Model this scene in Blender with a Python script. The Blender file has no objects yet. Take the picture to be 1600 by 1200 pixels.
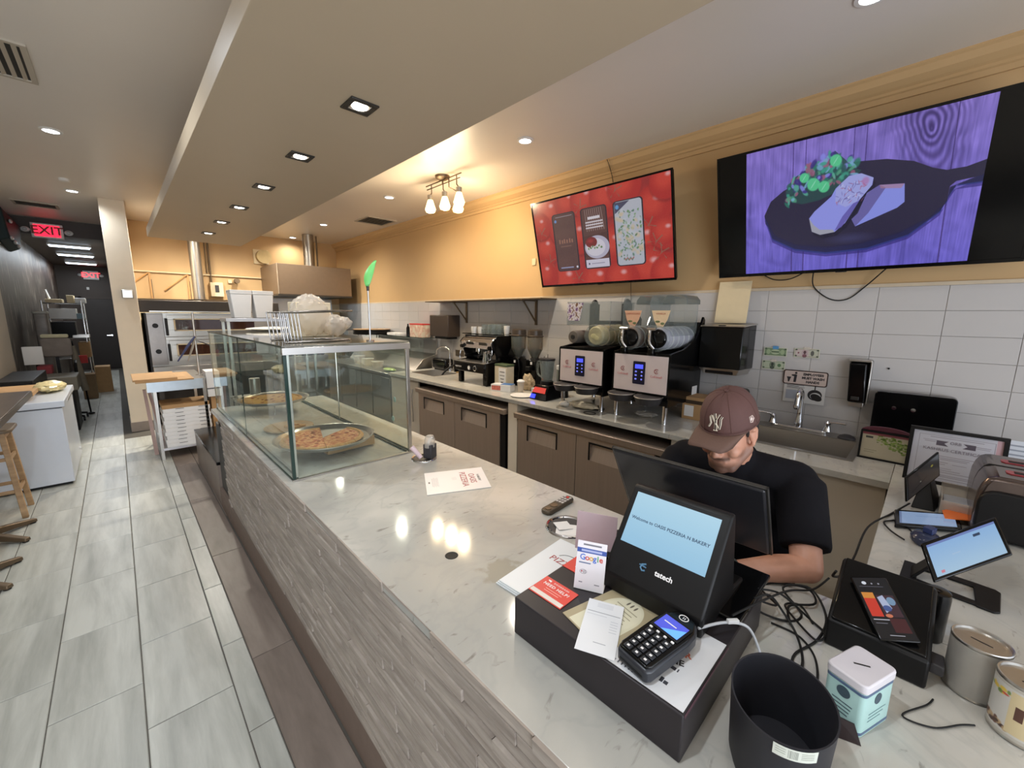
import bpy, bmesh, math, random
import numpy as np
from mathutils import Vector, Matrix, Euler

# ---------------------------------------------------------------- camera, world, lamps, exposure
SC = bpy.context.scene
COL = SC.collection
CAMH = 1.74
YAW, PITCH, ROLL = 0.7699, 0.16711, -0.0095
cam_d = bpy.data.cameras.new('camera')
cam = bpy.data.objects.new('camera', cam_d)
COL.objects.link(cam)
cam_d.sensor_width = 36.0
cam_d.lens = 36.0 * 633.0 / 1600.0
cam_d.clip_start = 0.02
_f = Vector((math.sin(YAW) * math.cos(PITCH), math.cos(YAW) * math.cos(PITCH), -math.sin(PITCH)))
_r = Vector((math.cos(YAW), -math.sin(YAW), 0))
_d = _f.cross(_r)
_r2 = math.cos(ROLL) * _r + math.sin(ROLL) * _d
_d2 = -math.sin(ROLL) * _r + math.cos(ROLL) * _d
cam.matrix_world = Matrix(((_r2.x, -_d2.x, -_f.x, 0), (_r2.y, -_d2.y, -_f.y, 0), (_r2.z, -_d2.z, -_f.z, CAMH), (0, 0, 0, 1)))
SC.camera = cam
SC.view_settings.view_transform = 'Standard'
SC.view_settings.look = 'None'
SC.view_settings.gamma = 1.0
SC.view_settings.use_curve_mapping = False
SC.view_settings.exposure = 0.9
EM = 0.5          # emission of screens and lenses is divided by the exposure gain
SC.cycles.max_bounces = 8
SC.cycles.transparent_max_bounces = 16
SC.cycles.sample_clamp_indirect = 4.0
SC.cycles.caustics_reflective = False
SC.cycles.caustics_refractive = False
W = bpy.data.worlds.new('world')
SC.world = W
W.use_nodes = True
W.node_tree.nodes['Background'].inputs[0].default_value = (0.80, 0.88, 1.0, 1)
W.node_tree.nodes['Background'].inputs[1].default_value = 1.0
PI = math.pi
R = math.radians

def lamp(kind, name, loc, energy, color, rot=(0, 0, 0), size=0.1, size_y=None, spot=120, blend=0.6):
    d = bpy.data.lights.new(name, kind)
    d.energy = energy
    d.color = color
    if kind == 'AREA':
        d.size = size
        if size_y:
            d.shape = 'RECTANGLE'
            d.size_y = size_y
    else:
        d.shadow_soft_size = size
    if kind == 'SPOT':
        d.spot_size = R(spot)
        d.spot_blend = blend
    o = bpy.data.objects.new(name, d)
    o.location = loc
    o.rotation_euler = rot
    COL.objects.link(o)
    return o

# daylight falling in through the shop front behind the camera
lamp('AREA', 'daylight', (-0.9, -2.85, 1.75), 18, (0.80, 0.90, 1.0), (R(90), 0, 0), 4.0, 2.3)
lamp('AREA', 'ceiling_fill', (-0.9, -2.85, 0.8), 62, (0.92, 0.95, 1.0), (R(122), 0, 0), 4.0, 0.9)  # added upward fill from the shop front, brightens the ceiling
WARM = (1.0, 0.78, 0.50)
NEUT = (1.0, 0.97, 0.93)
COOL = (0.86, 0.93, 1.0)
SOFFIT_LIGHTS = [(0.93, 2.0 + 0.862 * k) for k in range(-2, 6)]
CEIL_LIGHTS = [(-0.22, y) for y in (0.6, 3.0, 5.41, 7.82)] + [(2.74, y) for y in (0.4, 2.69, 5.16, 7.5, 9.2)] + [(0.8, 8.2), (1.9, 8.2)]  # last pair is added out of view to brighten the kitchen rear wall
for x, y in SOFFIT_LIGHTS:
    lamp('SPOT', 'soffit_lamp', (x, y, 2.688), 13 if y > 1.5 else 4, NEUT, size=0.03, spot=140, blend=0.9)
for x, y in CEIL_LIGHTS:
    lamp('SPOT', 'ceiling_lamp', (x, y, 3.235), (44 if y < 4 else 30) if x < 0 else (4 if y < 1 else (58 if y < 4 else (62 if y < 8 else (30 if x > 2 else 190)))), COOL if y < 2 or x < 0 else (1.0, 0.92, 0.78), size=0.04, spot=160, blend=0.9)
for x, y in ((2.74, 4.20), (2.78, 3.95), (2.80, 3.72)):
    lamp('POINT', 'track_bulb', (x, y, 2.86), 11, (1.0, 0.78, 0.50), size=0.05)
for y in (12.2, 14.0, 16.2):
    lamp('AREA', 'hall_lamp', (-0.5, y, 2.96), 10, COOL, size=0.5, size_y=0.15)

# ---------------------------------------------------------------- helpers
MW = {}

def lin(c):
    return tuple(((v / 255) / 12.92 if v / 255 <= 0.04045 else ((v / 255 + 0.055) / 1.055) ** 2.4) for v in c)

class MB:
    def __init__(s):
        s.v = []
        s.f = []
        s.T = Matrix.Identity(4)

    def add(s, vs, fs):
        n = len(s.v)
        s.v += [s.T @ Vector(p) for p in vs]
        s.f += [tuple(i + n for i in f) for f in fs]
        return s

    def at(s, loc=(0, 0, 0), rz=0, rx=0, ry=0):
        s.T = Matrix.Translation(loc) @ Euler((rx, ry, rz)).to_matrix().to_4x4()
        return s

    def box(s, x0, x1, y0, y1, z0, z1):
        if x0 > x1: x0, x1 = x1, x0
        if y0 > y1: y0, y1 = y1, y0
        if z0 > z1: z0, z1 = z1, z0
        return s.add([(x0, y0, z0), (x1, y0, z0), (x1, y1, z0), (x0, y1, z0), (x0, y0, z1), (x1, y0, z1), (x1, y1, z1), (x0, y1, z1)],
                     [(0, 3, 2, 1), (4, 5, 6, 7), (0, 1, 5, 4), (1, 2, 6, 5), (2, 3, 7, 6), (3, 0, 4, 7)])

    def hexa(s, pts):
        return s.add(pts, [(0, 3, 2, 1), (4, 5, 6, 7), (0, 1, 5, 4), (1, 2, 6, 5), (2, 3, 7, 6), (3, 0, 4, 7)])

    def lathe(s, prof, n=28, c=(0, 0, 0), axis='Z', cap=True, sx=1, sy=1):
        vs, fs = [], []
        for r, z in prof:
            for i in range(n):
                a = 2 * PI * i / n
                p = (r * math.cos(a) * sx, r * math.sin(a) * sy, z)
                if axis == 'X': p = (p[2], p[0], p[1])
                elif axis == 'Y': p = (p[1], p[2], p[0])
                vs.append((p[0] + c[0], p[1] + c[1], p[2] + c[2]))
        m = len(prof)
        for j in range(m - 1):
            for i in range(n):
                k = (i + 1) % n
                fs.append((j * n + i, j * n + k, (j + 1) * n + k, (j + 1) * n + i))
        if cap:
            if prof[0][0] > 1e-6: fs.append(tuple(range(n))[::-1])
            if prof[-1][0] > 1e-6: fs.append(tuple(range((m - 1) * n, m * n)))
        return s.add(vs, fs)

    def cyl(s, c, r, h, n=24, axis='Z', r2=None):
        return s.lathe([(r, 0), (r if r2 is None else r2, h)], n, c, axis)

    def ball(s, c, rx, ry=None, rz=None, n=16, m=10):
        ry = rx if ry is None else ry
        rz = rx if rz is None else rz
        vs, fs = [(c[0], c[1], c[2] - rz)], []
        for j in range(1, m):
            t = PI * j / m
            for i in range(n):
                a = 2 * PI * i / n
                vs.append((c[0] + rx * math.sin(t) * math.cos(a), c[1] + ry * math.sin(t) * math.sin(a), c[2] - rz * math.cos(t)))
        vs.append((c[0], c[1], c[2] + rz))
        for i in range(n):
            k = (i + 1) % n
            fs.append((0, 1 + k, 1 + i))
            for j in range(m - 2):
                a = 1 + j * n
                fs.append((a + i, a + k, a + n + k, a + n + i))
            fs.append((1 + (m - 2) * n + i, 1 + (m - 2) * n + k, len(vs) - 1))
        return s.add(vs, fs)

    def tube(s, pts, r, n=8, closed=False, flat=1.0):
        pts = [Vector(p) for p in pts]
        m = len(pts)
        rs = r if isinstance(r, (list, tuple)) else [r] * m
        vs, fs = [], []
        up = Vector((0, 0, 1))
        prev = None
        for j, p in enumerate(pts):
            if closed: t = pts[(j + 1) % m] - pts[j - 1]
            elif j == 0: t = pts[1] - p
            elif j == m - 1: t = p - pts[j - 1]
            else: t = (pts[j + 1] - p).normalized() + (p - pts[j - 1]).normalized()
            if t.length < 1e-9: t = Vector((0, 0, 1))
            t.normalize()
            if prev is None:
                a = up.cross(t)
                if a.length < 0.05: a = Vector((1, 0, 0)).cross(t)
            else:
                a = prev - t * prev.dot(t)
                if a.length < 1e-4: a = up.cross(t)
            a.normalize()
            prev = a
            b = t.cross(a)
            for i in range(n):
                q = 2 * PI * i / n
                vs.append(p + a * (rs[j] * math.cos(q)) + b * (rs[j] * flat * math.sin(q)))
        for j in range(m if closed else m - 1):
            for i in range(n):
                k = (i + 1) % n
                jn = (j + 1) % m
                fs.append((j * n + i, j * n + k, jn * n + k, jn * n + i))
        if not closed:
            fs.append(tuple(range(n))[::-1])
            fs.append(tuple(range((m - 1) * n, m * n)))
        return s.add(vs, fs)

    def prism(s, poly, h0, h1, plane='XY'):
        n = len(poly)
        def q(p, h):
            return {'XY': (p[0], p[1], h), 'XZ': (p[0], h, p[1]), 'YZ': (h, p[0], p[1])}[plane]
        vs = [q(p, h0) for p in poly] + [q(p, h1) for p in poly]
        fs = [tuple(range(n))[::-1], tuple(range(n, 2 * n))] + [(i, (i + 1) % n, n + (i + 1) % n, n + i) for i in range(n)]
        return s.add(vs, fs)

def rrect(x0, x1, y0, y1, r, n=4):
    out = []
    for cx, cy, a0 in ((x1 - r, y1 - r, 0), (x0 + r, y1 - r, 90), (x0 + r, y0 + r, 180), (x1 - r, y0 + r, 270)):
        for i in range(n + 1):
            a = R(a0 + 90 * i / n)
            out.append((cx + r * math.cos(a), cy + r * math.sin(a)))
    return out

def spline(pts, k=6, closed=False):
    pts = [Vector(p) for p in pts]
    m = len(pts)
    out = []
    rng = range(m) if closed else range(m - 1)
    for i in rng:
        p0 = pts[(i - 1) % m] if closed or i > 0 else pts[0]
        p1, p2 = pts[i], pts[(i + 1) % m]
        p3 = pts[(i + 2) % m] if closed or i + 2 < m else pts[-1]
        for j in range(k):
            t = j / k
            out.append(0.5 * ((2 * p1) + (p2 - p0) * t + (2 * p0 - 5 * p1 + 4 * p2 - p3) * t * t + (3 * p1 - p0 - 3 * p2 + p3) * t ** 3))
    if not closed: out.append(pts[-1])
    return out

def mesh_of(name, vs, fs, mat, sm=False, fix=True):
    me = bpy.data.meshes.new(name)
    me.from_pydata([tuple(v) for v in vs], [], fs)
    if fix:
        bm = bmesh.new()
        bm.from_mesh(me)
        bmesh.ops.recalc_face_normals(bm, faces=bm.faces)
        bm.to_mesh(me)
        bm.free()
    if mat is not None:
        me.materials.append(mat)
    if sm:
        me.shade_smooth()
        me.set_sharp_from_angle(angle=R(38))
    return me

def P(name, mb, mat, parent=None, bev=0.0, sm=False, label=None, mods=None):
    """a part: coordinates of mb are world coordinates as of the parent's first placement"""
    inv = MW.get(parent.name, Matrix.Identity(4)).inverted() if parent else Matrix.Identity(4)
    me = mesh_of(name, [inv @ v for v in mb.v], mb.f, mat, sm or bev > 0)
    o = bpy.data.objects.new(name, me)
    COL.objects.link(o)
    if parent:
        o.parent = parent
        MW[o.name] = MW.get(parent.name, Matrix.Identity(4)).copy()
    else:
        MW[o.name] = Matrix.Identity(4)
    if bev > 0:
        b = o.modifiers.new('bevel', 'BEVEL')
        b.width = bev
        b.segments = 2
        b.limit_method = 'ANGLE'
        b.angle_limit = R(40)
    if label: o['label'] = label
    return o

def thing(name, label, cat, loc=(0, 0, 0), rz=0, group=None):
    o = bpy.data.objects.new(name, None)
    COL.objects.link(o)
    o.empty_display_size = 0.05
    o.location = loc
    o.rotation_euler = (0, 0, rz)
    MW[o.name] = Matrix.Translation(loc) @ Matrix.Rotation(rz, 4, 'Z')
    o['label'] = label
    o['category'] = cat
    if group: o['group'] = group
    return o

def S(name, mb, mat, label, cat, group=None, bev=0.0, sm=False):
    """a thing that is one mesh, origin at its base"""
    xs = [v.x for v in mb.v]; ys = [v.y for v in mb.v]; zs = [v.z for v in mb.v]
    c = Vector(((min(xs) + max(xs)) / 2, (min(ys) + max(ys)) / 2, min(zs)))
    me = mesh_of(name, [v - c for v in mb.v], mb.f, mat, sm or bev > 0)
    o = bpy.data.objects.new(name, me)
    COL.objects.link(o)
    o.location = c
    MW[o.name] = Matrix.Translation(c)
    if bev > 0:
        b = o.modifiers.new('bevel', 'BEVEL')
        b.width = bev
        b.segments = 2
        b.limit_method = 'ANGLE'
        b.angle_limit = R(40)
    o['label'] = label
    o['category'] = cat
    if group: o['group'] = group
    return o

def structure(name, mb, mat, label=None, bev=0.0):
    o = P(name, mb, mat, bev=bev)
    o['kind'] = 'structure'
    o['label'] = label or name.replace('_', ' ')
    o['category'] = name.split('_')[0]
    return o

def dup(root, loc, label, rz=None, group=None):
    def cp(o, par):
        c = o.copy()
        COL.objects.link(c)
        c.parent = par
        for ch in o.children:
            cp(ch, c)
        return c
    r = cp(root, None)
    r.location = loc
    if rz is not None: r.rotation_euler = (0, 0, rz)
    r['label'] = label
    if group: r['group'] = group
    return r

FT = None
def text(name, s, size, o, right, up, mat, parent, align='CENTER', ext=0.0004, bold=0.0, label=None, sp=1.0):
    """flat lettering at point o, reading along 'right'"""
    cu = bpy.data.curves.new(name, 'FONT')
    cu.body = s
    cu.size = size
    cu.align_x = align
    cu.align_y = 'CENTER'
    cu.extrude = ext
    cu.offset = bold
    cu.space_character = sp
    cu.resolution_u = 2
    cu.materials.append(mat)
    ob = bpy.data.objects.new(name, cu)
    COL.objects.link(ob)
    r = Vector(right).normalized()
    u = Vector(up)
    u = (u - r * u.dot(r)).normalized()
    n = r.cross(u)
    m = Matrix(((r.x, u.x, n.x, o[0]), (r.y, u.y, n.y, o[1]), (r.z, u.z, n.z, o[2]), (0, 0, 0, 1)))
    ob.parent = parent
    ob.matrix_local = MW.get(parent.name, Matrix.Identity(4)).inverted() @ m
    MW[ob.name] = m
    if label: ob['label'] = label
    return ob

# ---------------------------------------------------------------- materials
def newmat(name):
    m = bpy.data.materials.new(name)
    m.use_nodes = True
    return m, m.node_tree, m.node_tree.nodes['Principled BSDF']

def mat(name, rgb, rough=0.5, metal=0.0, spec=0.5, var=0.06, vs=18.0, bump=0.0, bs=60.0, emit=0.0, ecol=None, trans=0.0, ior=1.45, coat=0.0, stretch=None, alpha=1.0, aniso=0.0):
    m, nt, b = newmat(name)
    c = lin(rgb)
    N = nt.nodes.new
    L = nt.links.new
    tc = N('ShaderNodeTexCoord')
    src = tc.outputs['Object']
    if stretch:
        mp = N('ShaderNodeMapping')
        mp.inputs['Scale'].default_value = stretch
        L(src, mp.inputs[0])
        src = mp.outputs[0]
    if var > 0:
        nz = N('ShaderNodeTexNoise')
        nz.inputs['Scale'].default_value = vs
        nz.inputs['Detail'].default_value = 4
        L(src, nz.inputs['Vector'])
        mx = N('ShaderNodeMix')
        mx.data_type = 'RGBA'
        mx.inputs[6].default_value = (*[max(0, v * (1 - var * 2)) for v in c], 1)
        mx.inputs[7].default_value = (*[min(1, v * (1 + var * 2)) for v in c], 1)
        L(nz.outputs['Fac'], mx.inputs[0])
        L(mx.outputs[2], b.inputs['Base Color'])
    else:
        b.inputs['Base Color'].default_value = (*c, 1)
    b.inputs['Roughness'].default_value = rough
    b.inputs['Metallic'].default_value = metal
    b.inputs['Specular IOR Level'].default_value = spec
    b.inputs['IOR'].default_value = ior
    b.inputs['Transmission Weight'].default_value = trans
    b.inputs['Coat Weight'].default_value = coat
    b.inputs['Alpha'].default_value = alpha
    if aniso: b.inputs['Anisotropic'].default_value = aniso
    if emit > 0:
        b.inputs['Emission Color'].default_value = (*(lin(ecol) if ecol else c), 1)
        b.inputs['Emission Strength'].default_value = emit
    if bump > 0:
        n2 = N('ShaderNodeTexNoise')
        n2.inputs['Scale'].default_value = bs
        n2.inputs['Detail'].default_value = 5
        L(src, n2.inputs['Vector'])
        bp = N('ShaderNodeBump')
        bp.inputs['Strength'].default_value = bump
        bp.inputs['Distance'].default_value = 0.01
        L(n2.outputs['Fac'], bp.inputs['Height'])
        L(bp.outputs[0], b.inputs['Normal'])
    return m

def thin_glass(name, rgb=(225, 240, 235), alpha=0.12, rough=0.02, haze=(190, 200, 195)):
    """clear pane: mostly see-through with a mirror-like sheen"""
    m = bpy.data.materials.new(name)
    m.use_nodes = True
    nt = m.node_tree
    nt.nodes.clear()
    N = nt.nodes.new
    L = nt.links.new
    out = N('ShaderNodeOutputMaterial')
    tr = N('ShaderNodeBsdfTransparent')
    tr.inputs[0].default_value = (*lin(rgb), 1)
    gl = N('ShaderNodeBsdfGlossy')
    gl.inputs['Roughness'].default_value = rough
    gl.inputs[0].default_value = (0.9, 0.95, 0.93, 1)
    df = N('ShaderNodeBsdfDiffuse')
    df.inputs[0].default_value = (*lin(haze), 1)
    fr = N('ShaderNodeFresnel')
    fr.inputs['IOR'].default_value = 1.45
    geo = N('ShaderNodeNewGeometry')
    bf = N('ShaderNodeMath'); bf.operation = 'SUBTRACT'; bf.inputs[0].default_value = 1.0
    L(geo.outputs['Backfacing'], bf.inputs[1])
    fm = N('ShaderNodeMath'); fm.operation = 'MULTIPLY'
    L(fr.outputs[0], fm.inputs[0]); L(bf.outputs[0], fm.inputs[1])
    m1 = N('ShaderNodeMixShader')
    m2 = N('ShaderNodeMixShader')
    L(fm.outputs[0], m1.inputs[0])
    L(tr.outputs[0], m1.inputs[1])
    L(gl.outputs[0], m1.inputs[2])
    m2.inputs[0].default_value = alpha
    L(m1.outputs[0], m2.inputs[1])
    L(df.outputs[0], m2.inputs[2])
    L(m2.outputs[0], out.inputs[0])
    return m

def emis(name, rgb, k):
    m, nt, b = newmat(name)
    b.inputs['Base Color'].default_value = (*lin(rgb), 1)
    b.inputs['Emission Color'].default_value = (*lin(rgb), 1)
    b.inputs['Emission Strength'].default_value = k * EM
    b.inputs['Roughness'].default_value = 0.3
    return m

def img_mat(name, im, emit=0.0, rough=0.4):
    m, nt, b = newmat(name)
    t = nt.nodes.new('ShaderNodeTexImage')
    t.image = im
    t.extension = 'EXTEND'
    if emit > 0:
        b.inputs['Base Color'].default_value = (0.01, 0.01, 0.01, 1)
        nt.links.new(t.outputs[0], b.inputs['Emission Color'])
        b.inputs['Emission Strength'].default_value = emit * EM
    else:
        nt.links.new(t.outputs[0], b.inputs['Base Color'])
    b.inputs['Roughness'].default_value = rough
    return m

def marble_mat(name):
    m, nt, b = newmat(name)
    N = nt.nodes.new
    L = nt.links.new
    tc = N('ShaderNodeTexCoord')
    n1 = N('ShaderNodeTexNoise'); n1.inputs['Scale'].default_value = 1.3; n1.inputs['Detail'].default_value = 8; n1.inputs['Distortion'].default_value = 0.5
    L(tc.outputs['Object'], n1.inputs['Vector'])
    r1 = N('ShaderNodeValToRGB')
    r1.color_ramp.elements[0].position = 0.36; r1.color_ramp.elements[0].color = (*lin((170, 169, 163)), 1)
    r1.color_ramp.elements[1].position = 0.62; r1.color_ramp.elements[1].color = (*lin((204, 200, 191)), 1)
    L(n1.outputs['Fac'], r1.inputs[0])
    # short dark flecks drawn out along the slab
    mp = N('ShaderNodeMapping'); mp.inputs['Rotation'].default_value = (0, 0, 0.5); mp.inputs['Scale'].default_value = (9, 21, 9)
    L(tc.outputs['Object'], mp.inputs[0])
    n2 = N('ShaderNodeTexNoise'); n2.inputs['Scale'].default_value = 1.3; n2.inputs['Detail'].default_value = 6; n2.inputs['Distortion'].default_value = 1.3
    L(mp.outputs[0], n2.inputs['Vector'])
    r2 = N('ShaderNodeValToRGB')
    r2.color_ramp.elements[0].position = 0.25; r2.color_ramp.elements[0].color = (1, 1, 1, 1)
    r2.color_ramp.elements[1].position = 0.37; r2.color_ramp.elements[1].color = (0, 0, 0, 1)
    L(n2.outputs['Fac'], r2.inputs[0])
    # long soft veins
    n3 = N('ShaderNodeTexNoise'); n3.inputs['Scale'].default_value = 2.3; n3.inputs['Detail'].default_value = 5; n3.inputs['Distortion'].default_value = 2.2
    L(tc.outputs['Object'], n3.inputs['Vector'])
    r3 = N('ShaderNodeValToRGB')
    e = r3.color_ramp.elements
    e[0].position = 0.46; e[0].color = (0, 0, 0, 1)
    e[1].position = 0.54; e[1].color = (0, 0, 0, 1)
    k = e.new(0.5); k.color = (0.22, 0.22, 0.22, 1)
    L(n3.outputs['Fac'], r3.inputs[0])
    mx = N('ShaderNodeMix'); mx.data_type = 'RGBA'
    L(r3.outputs[0], mx.inputs[0]); L(r1.outputs[0], mx.inputs[6]); mx.inputs[7].default_value = (*lin((150, 152, 150)), 1)
    mx2 = N('ShaderNodeMix'); mx2.data_type = 'RGBA'
    mm = N('ShaderNodeMath'); mm.operation = 'MULTIPLY'; mm.inputs[1].default_value = 0.75
    L(r2.outputs[0], mm.inputs[0]); L(mm.outputs[0], mx2.inputs[0]); L(mx.outputs[2], mx2.inputs[6]); mx2.inputs[7].default_value = (*lin((118, 112, 104)), 1)
    # one worn, greyish beige patch in the slab
    ds = N('ShaderNodeVectorMath'); ds.operation = 'DISTANCE'; ds.inputs[1].default_value = (-0.13, -0.51, 0.914)
    L(tc.outputs['Object'], ds.inputs[0])
    n4 = N('ShaderNodeTexNoise'); n4.inputs['Scale'].default_value = 24; n4.inputs['Detail'].default_value = 5
    L(tc.outputs['Object'], n4.inputs['Vector'])
    sb = N('ShaderNodeMath'); sb.operation = 'MULTIPLY_ADD'; sb.inputs[1].default_value = 0.16
    L(n4.outputs['Fac'], sb.inputs[0]); L(ds.outputs['Value'], sb.inputs[2])
    mr = N('ShaderNodeMapRange'); mr.inputs[1].default_value = 0.125; mr.inputs[2].default_value = 0.15; mr.inputs[3].default_value = 0.6; mr.inputs[4].default_value = 0.0
    L(sb.outputs[0], mr.inputs[0])
    mx3 = N('ShaderNodeMix'); mx3.data_type = 'RGBA'
    L(mr.outputs[0], mx3.inputs[0]); L(mx2.outputs[2], mx3.inputs[6]); mx3.inputs[7].default_value = (*lin((150, 144, 126)), 1)
    L(mx3.outputs[2], b.inputs['Base Color'])
    b.inputs['Roughness'].default_value = 0.09
    b.inputs['Specular IOR Level'].default_value = 0.45
    return m

def streak_mat(name, lo, hi, rough=0.35, scale=(26, 2.2, 1), var=0.10, spread=(0.3, 0.7), ns=1.0):
    """streaky porcelain or wood; each piece gets its own shade and its own patch of the pattern"""
    m, nt, b = newmat(name)
    N = nt.nodes.new
    L = nt.links.new
    tc = N('ShaderNodeTexCoord')
    oi = N('ShaderNodeObjectInfo')
    ad = N('ShaderNodeVectorMath'); ad.operation = 'ADD'
    mu = N('ShaderNodeVectorMath'); mu.operation = 'SCALE'; mu.inputs['Scale'].default_value = 37.0
    cb = N('ShaderNodeCombineXYZ')
    L(oi.outputs['Random'], cb.inputs[0]); L(oi.outputs['Random'], cb.inputs[1])
    L(cb.outputs[0], mu.inputs[0])
    L(tc.outputs['Object'], ad.inputs[0]); L(mu.outputs[0], ad.inputs[1])
    mp = N('ShaderNodeMapping'); mp.inputs['Scale'].default_value = scale
    L(ad.outputs[0], mp.inputs[0])
    nz = N('ShaderNodeTexNoise'); nz.inputs['Scale'].default_value = ns; nz.inputs['Detail'].default_value = 6; nz.inputs['Roughness'].default_value = 0.6; nz.inputs['Distortion'].default_value = 0.3
    L(mp.outputs[0], nz.inputs['Vector'])
    r = N('ShaderNodeValToRGB')
    r.color_ramp.elements[0].position = spread[0]; r.color_ramp.elements[0].color = (*lin(lo), 1)
    r.color_ramp.elements[1].position = spread[1]; r.color_ramp.elements[1].color = (*lin(hi), 1)
    L(nz.outputs['Fac'], r.inputs[0])
    hs = N('ShaderNodeHueSaturation')
    mr = N('ShaderNodeMapRange'); mr.inputs[3].default_value = 1 - var; mr.inputs[4].default_value = 1 + var
    L(oi.outputs['Random'], mr.inputs[0]); L(mr.outputs[0], hs.inputs['Value']); L(r.outputs[0], hs.inputs['Color'])
    L(hs.outputs[0], b.inputs['Base Color'])
    b.inputs['Roughness'].default_value = rough
    return m

M = {}
M['orange'] = mat('ochre wall paint', (200, 166, 120), 0.55, var=0.02, vs=3)
M['ceil'] = mat('ceiling paint', (226, 218, 208), 0.42, var=0.015, vs=2, bump=0.02, bs=200)
M['soffit'] = mat('taupe soffit paint', (194, 176, 151), 0.45, var=0.015, vs=3, bump=0.03, bs=160)
M['beige'] = mat('beige wall paint', (186, 176, 160), 0.6, var=0.03, vs=4)
M['dark_wall'] = mat('dark brown wall paint', (66, 56, 50), 0.5, var=0.1, vs=3)
M['column'] = mat('column paint', (228, 214, 192), 0.55, var=0.04, vs=5)
M['tile'] = mat('white wall tile', (192, 189, 188), 0.25, var=0.015, vs=3, spec=0.5)
M['grout'] = mat('pale grout', (184, 178, 170), 0.8)
M['fgrout'] = mat('floor grout', (84, 80, 74), 0.85)
M['ftile'] = streak_mat('streaked grey porcelain', (156, 157, 150), (192, 193, 186), 0.32, (10, 1.1, 1), 0.04, (0.32, 0.62))
M['btile'] = streak_mat('brown porcelain', (112, 99, 90), (140, 127, 117), 0.4, (11, 2, 1), 0.06)
M['kick'] = mat('brown kick board', (118, 102, 92), 0.5, var=0.08)
M['ledge'] = streak_mat('split stone strip', (140, 129, 120), (186, 176, 166), 0.7, (3, 5, 40), 0.10, (0.3, 0.75))
M['marble'] = marble_mat('veined white marble')
M['steel'] = mat('brushed stainless steel', (178, 174, 168), 0.30, 0.95, var=0.04, vs=3, stretch=(1, 1, 30))
M['fsteel'] = mat('fridge steel', (184, 168, 154), 0.42, 0.8, var=0.05, vs=2, stretch=(1, 25, 1))
M['wire'] = mat('zinc wire', (150, 150, 150), 0.25, 1.0, var=0)
M['chrome'] = mat('chrome', (220, 220, 222), 0.07, 1.0, var=0)
M['alu'] = mat('brushed aluminium', (196, 192, 186), 0.28, 0.95, var=0.03)
M['gunmetal'] = mat('gunmetal', (74, 72, 70), 0.4, 0.8)
M['black'] = mat('matt black plastic', (15, 14, 15), 0.45, var=0.05, spec=0.35)
M['gblack'] = mat('gloss black plastic', (10, 10, 11), 0.14, var=0.02, spec=0.4)
M['dgrey'] = mat('dark grey plastic', (52, 50, 52), 0.5)
M['rubber'] = mat('black rubber', (18, 18, 18), 0.6)
M['white'] = mat('white paint', (232, 230, 226), 0.4, var=0.02)
M['wplastic'] = mat('white plastic', (226, 226, 226), 0.35, var=0.02)
M['paper'] = mat('white paper', (228, 226, 224), 0.7, var=0.015)
M['cream'] = mat('cream board', (222, 204, 168), 0.6, var=0.03)
M['card'] = mat('brown cardboard', (176, 140, 98), 0.75, var=0.06)
M['wood'] = streak_mat('pale wood', (150, 118, 84), (186, 154, 114), 0.55, (4, 4, 30), 0.05)
M['dwood'] = streak_mat('dark table wood', (52, 42, 36), (78, 64, 54), 0.35, (12, 2, 2), 0.05)
M['bronze'] = mat('bronze metal', (112, 96, 78), 0.42, 0.7, var=0.06)
M['glass'] = thin_glass('clear glass', (250, 253, 251), 0.02)
M['glassedge'] = mat('green glass edge', (38, 58, 52), 0.15, var=0.03)
M['clear'] = thin_glass('clear plastic', (238, 240, 242), 0.14, 0.05)
M['film'] = thin_glass('plastic film', (252, 248, 242), 0.34, 0.10, (236, 230, 222))
M['red'] = mat('red print', (212, 62, 58), 0.5, var=0.03)
M['ink'] = mat('dark ink', (46, 44, 48), 0.7, var=0)
M['wink'] = mat('white ink', (238, 236, 236), 0.6, var=0)
M['bulbglass'] = emis('lit warm glass shade', (255, 226, 160), 5.0)
M['lens'] = emis('lit downlight lens', (236, 244, 255), 14.0)
M['lensw'] = emis('lit soffit lens', (255, 250, 240), 14.0)
M['tubel'] = emis('lit fluorescent diffuser', (225, 240, 255), 8.0)
# ---------------------------------------------------------------- the room
random.seed(7)
CZ = 3.25
floor = structure('floor', MB().box(-3.1, 3.8, -3.05, 18.0, -0.12, -0.004), M['fgrout'], 'dark jointed floor slab running from the shop into the hall')

def tile_mesh(name, w, l, mat_, t=0.004, b=0.003, axis='Z'):
    """a bevelled plate w x l, top at 0, centred"""
    vs = []
    for (k, z) in ((0, -t), (0, -b), (b, 0)):
        vs += [(-w / 2 + k, -l / 2 + k, z), (w / 2 - k, -l / 2 + k, z), (w / 2 - k, l / 2 - k, z), (-w / 2 + k, l / 2 - k, z)]
    fs = [(8, 9, 10, 11)]
    for j in (0, 4):
        for i in range(4):
            fs.append((j + i, j + (i + 1) % 4, j + 4 + (i + 1) % 4, j + 4 + i))
    if axis == 'X':   # face towards -X
        vs = [(-z, x, y) for x, y, z in vs]
    return mesh_of(name, vs, fs, mat_)

def piece(name, me, loc, parent):
    o = bpy.data.objects.new(name, me)
    COL.objects.link(o)
    o.parent = parent
    o.location = loc
    return o

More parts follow.
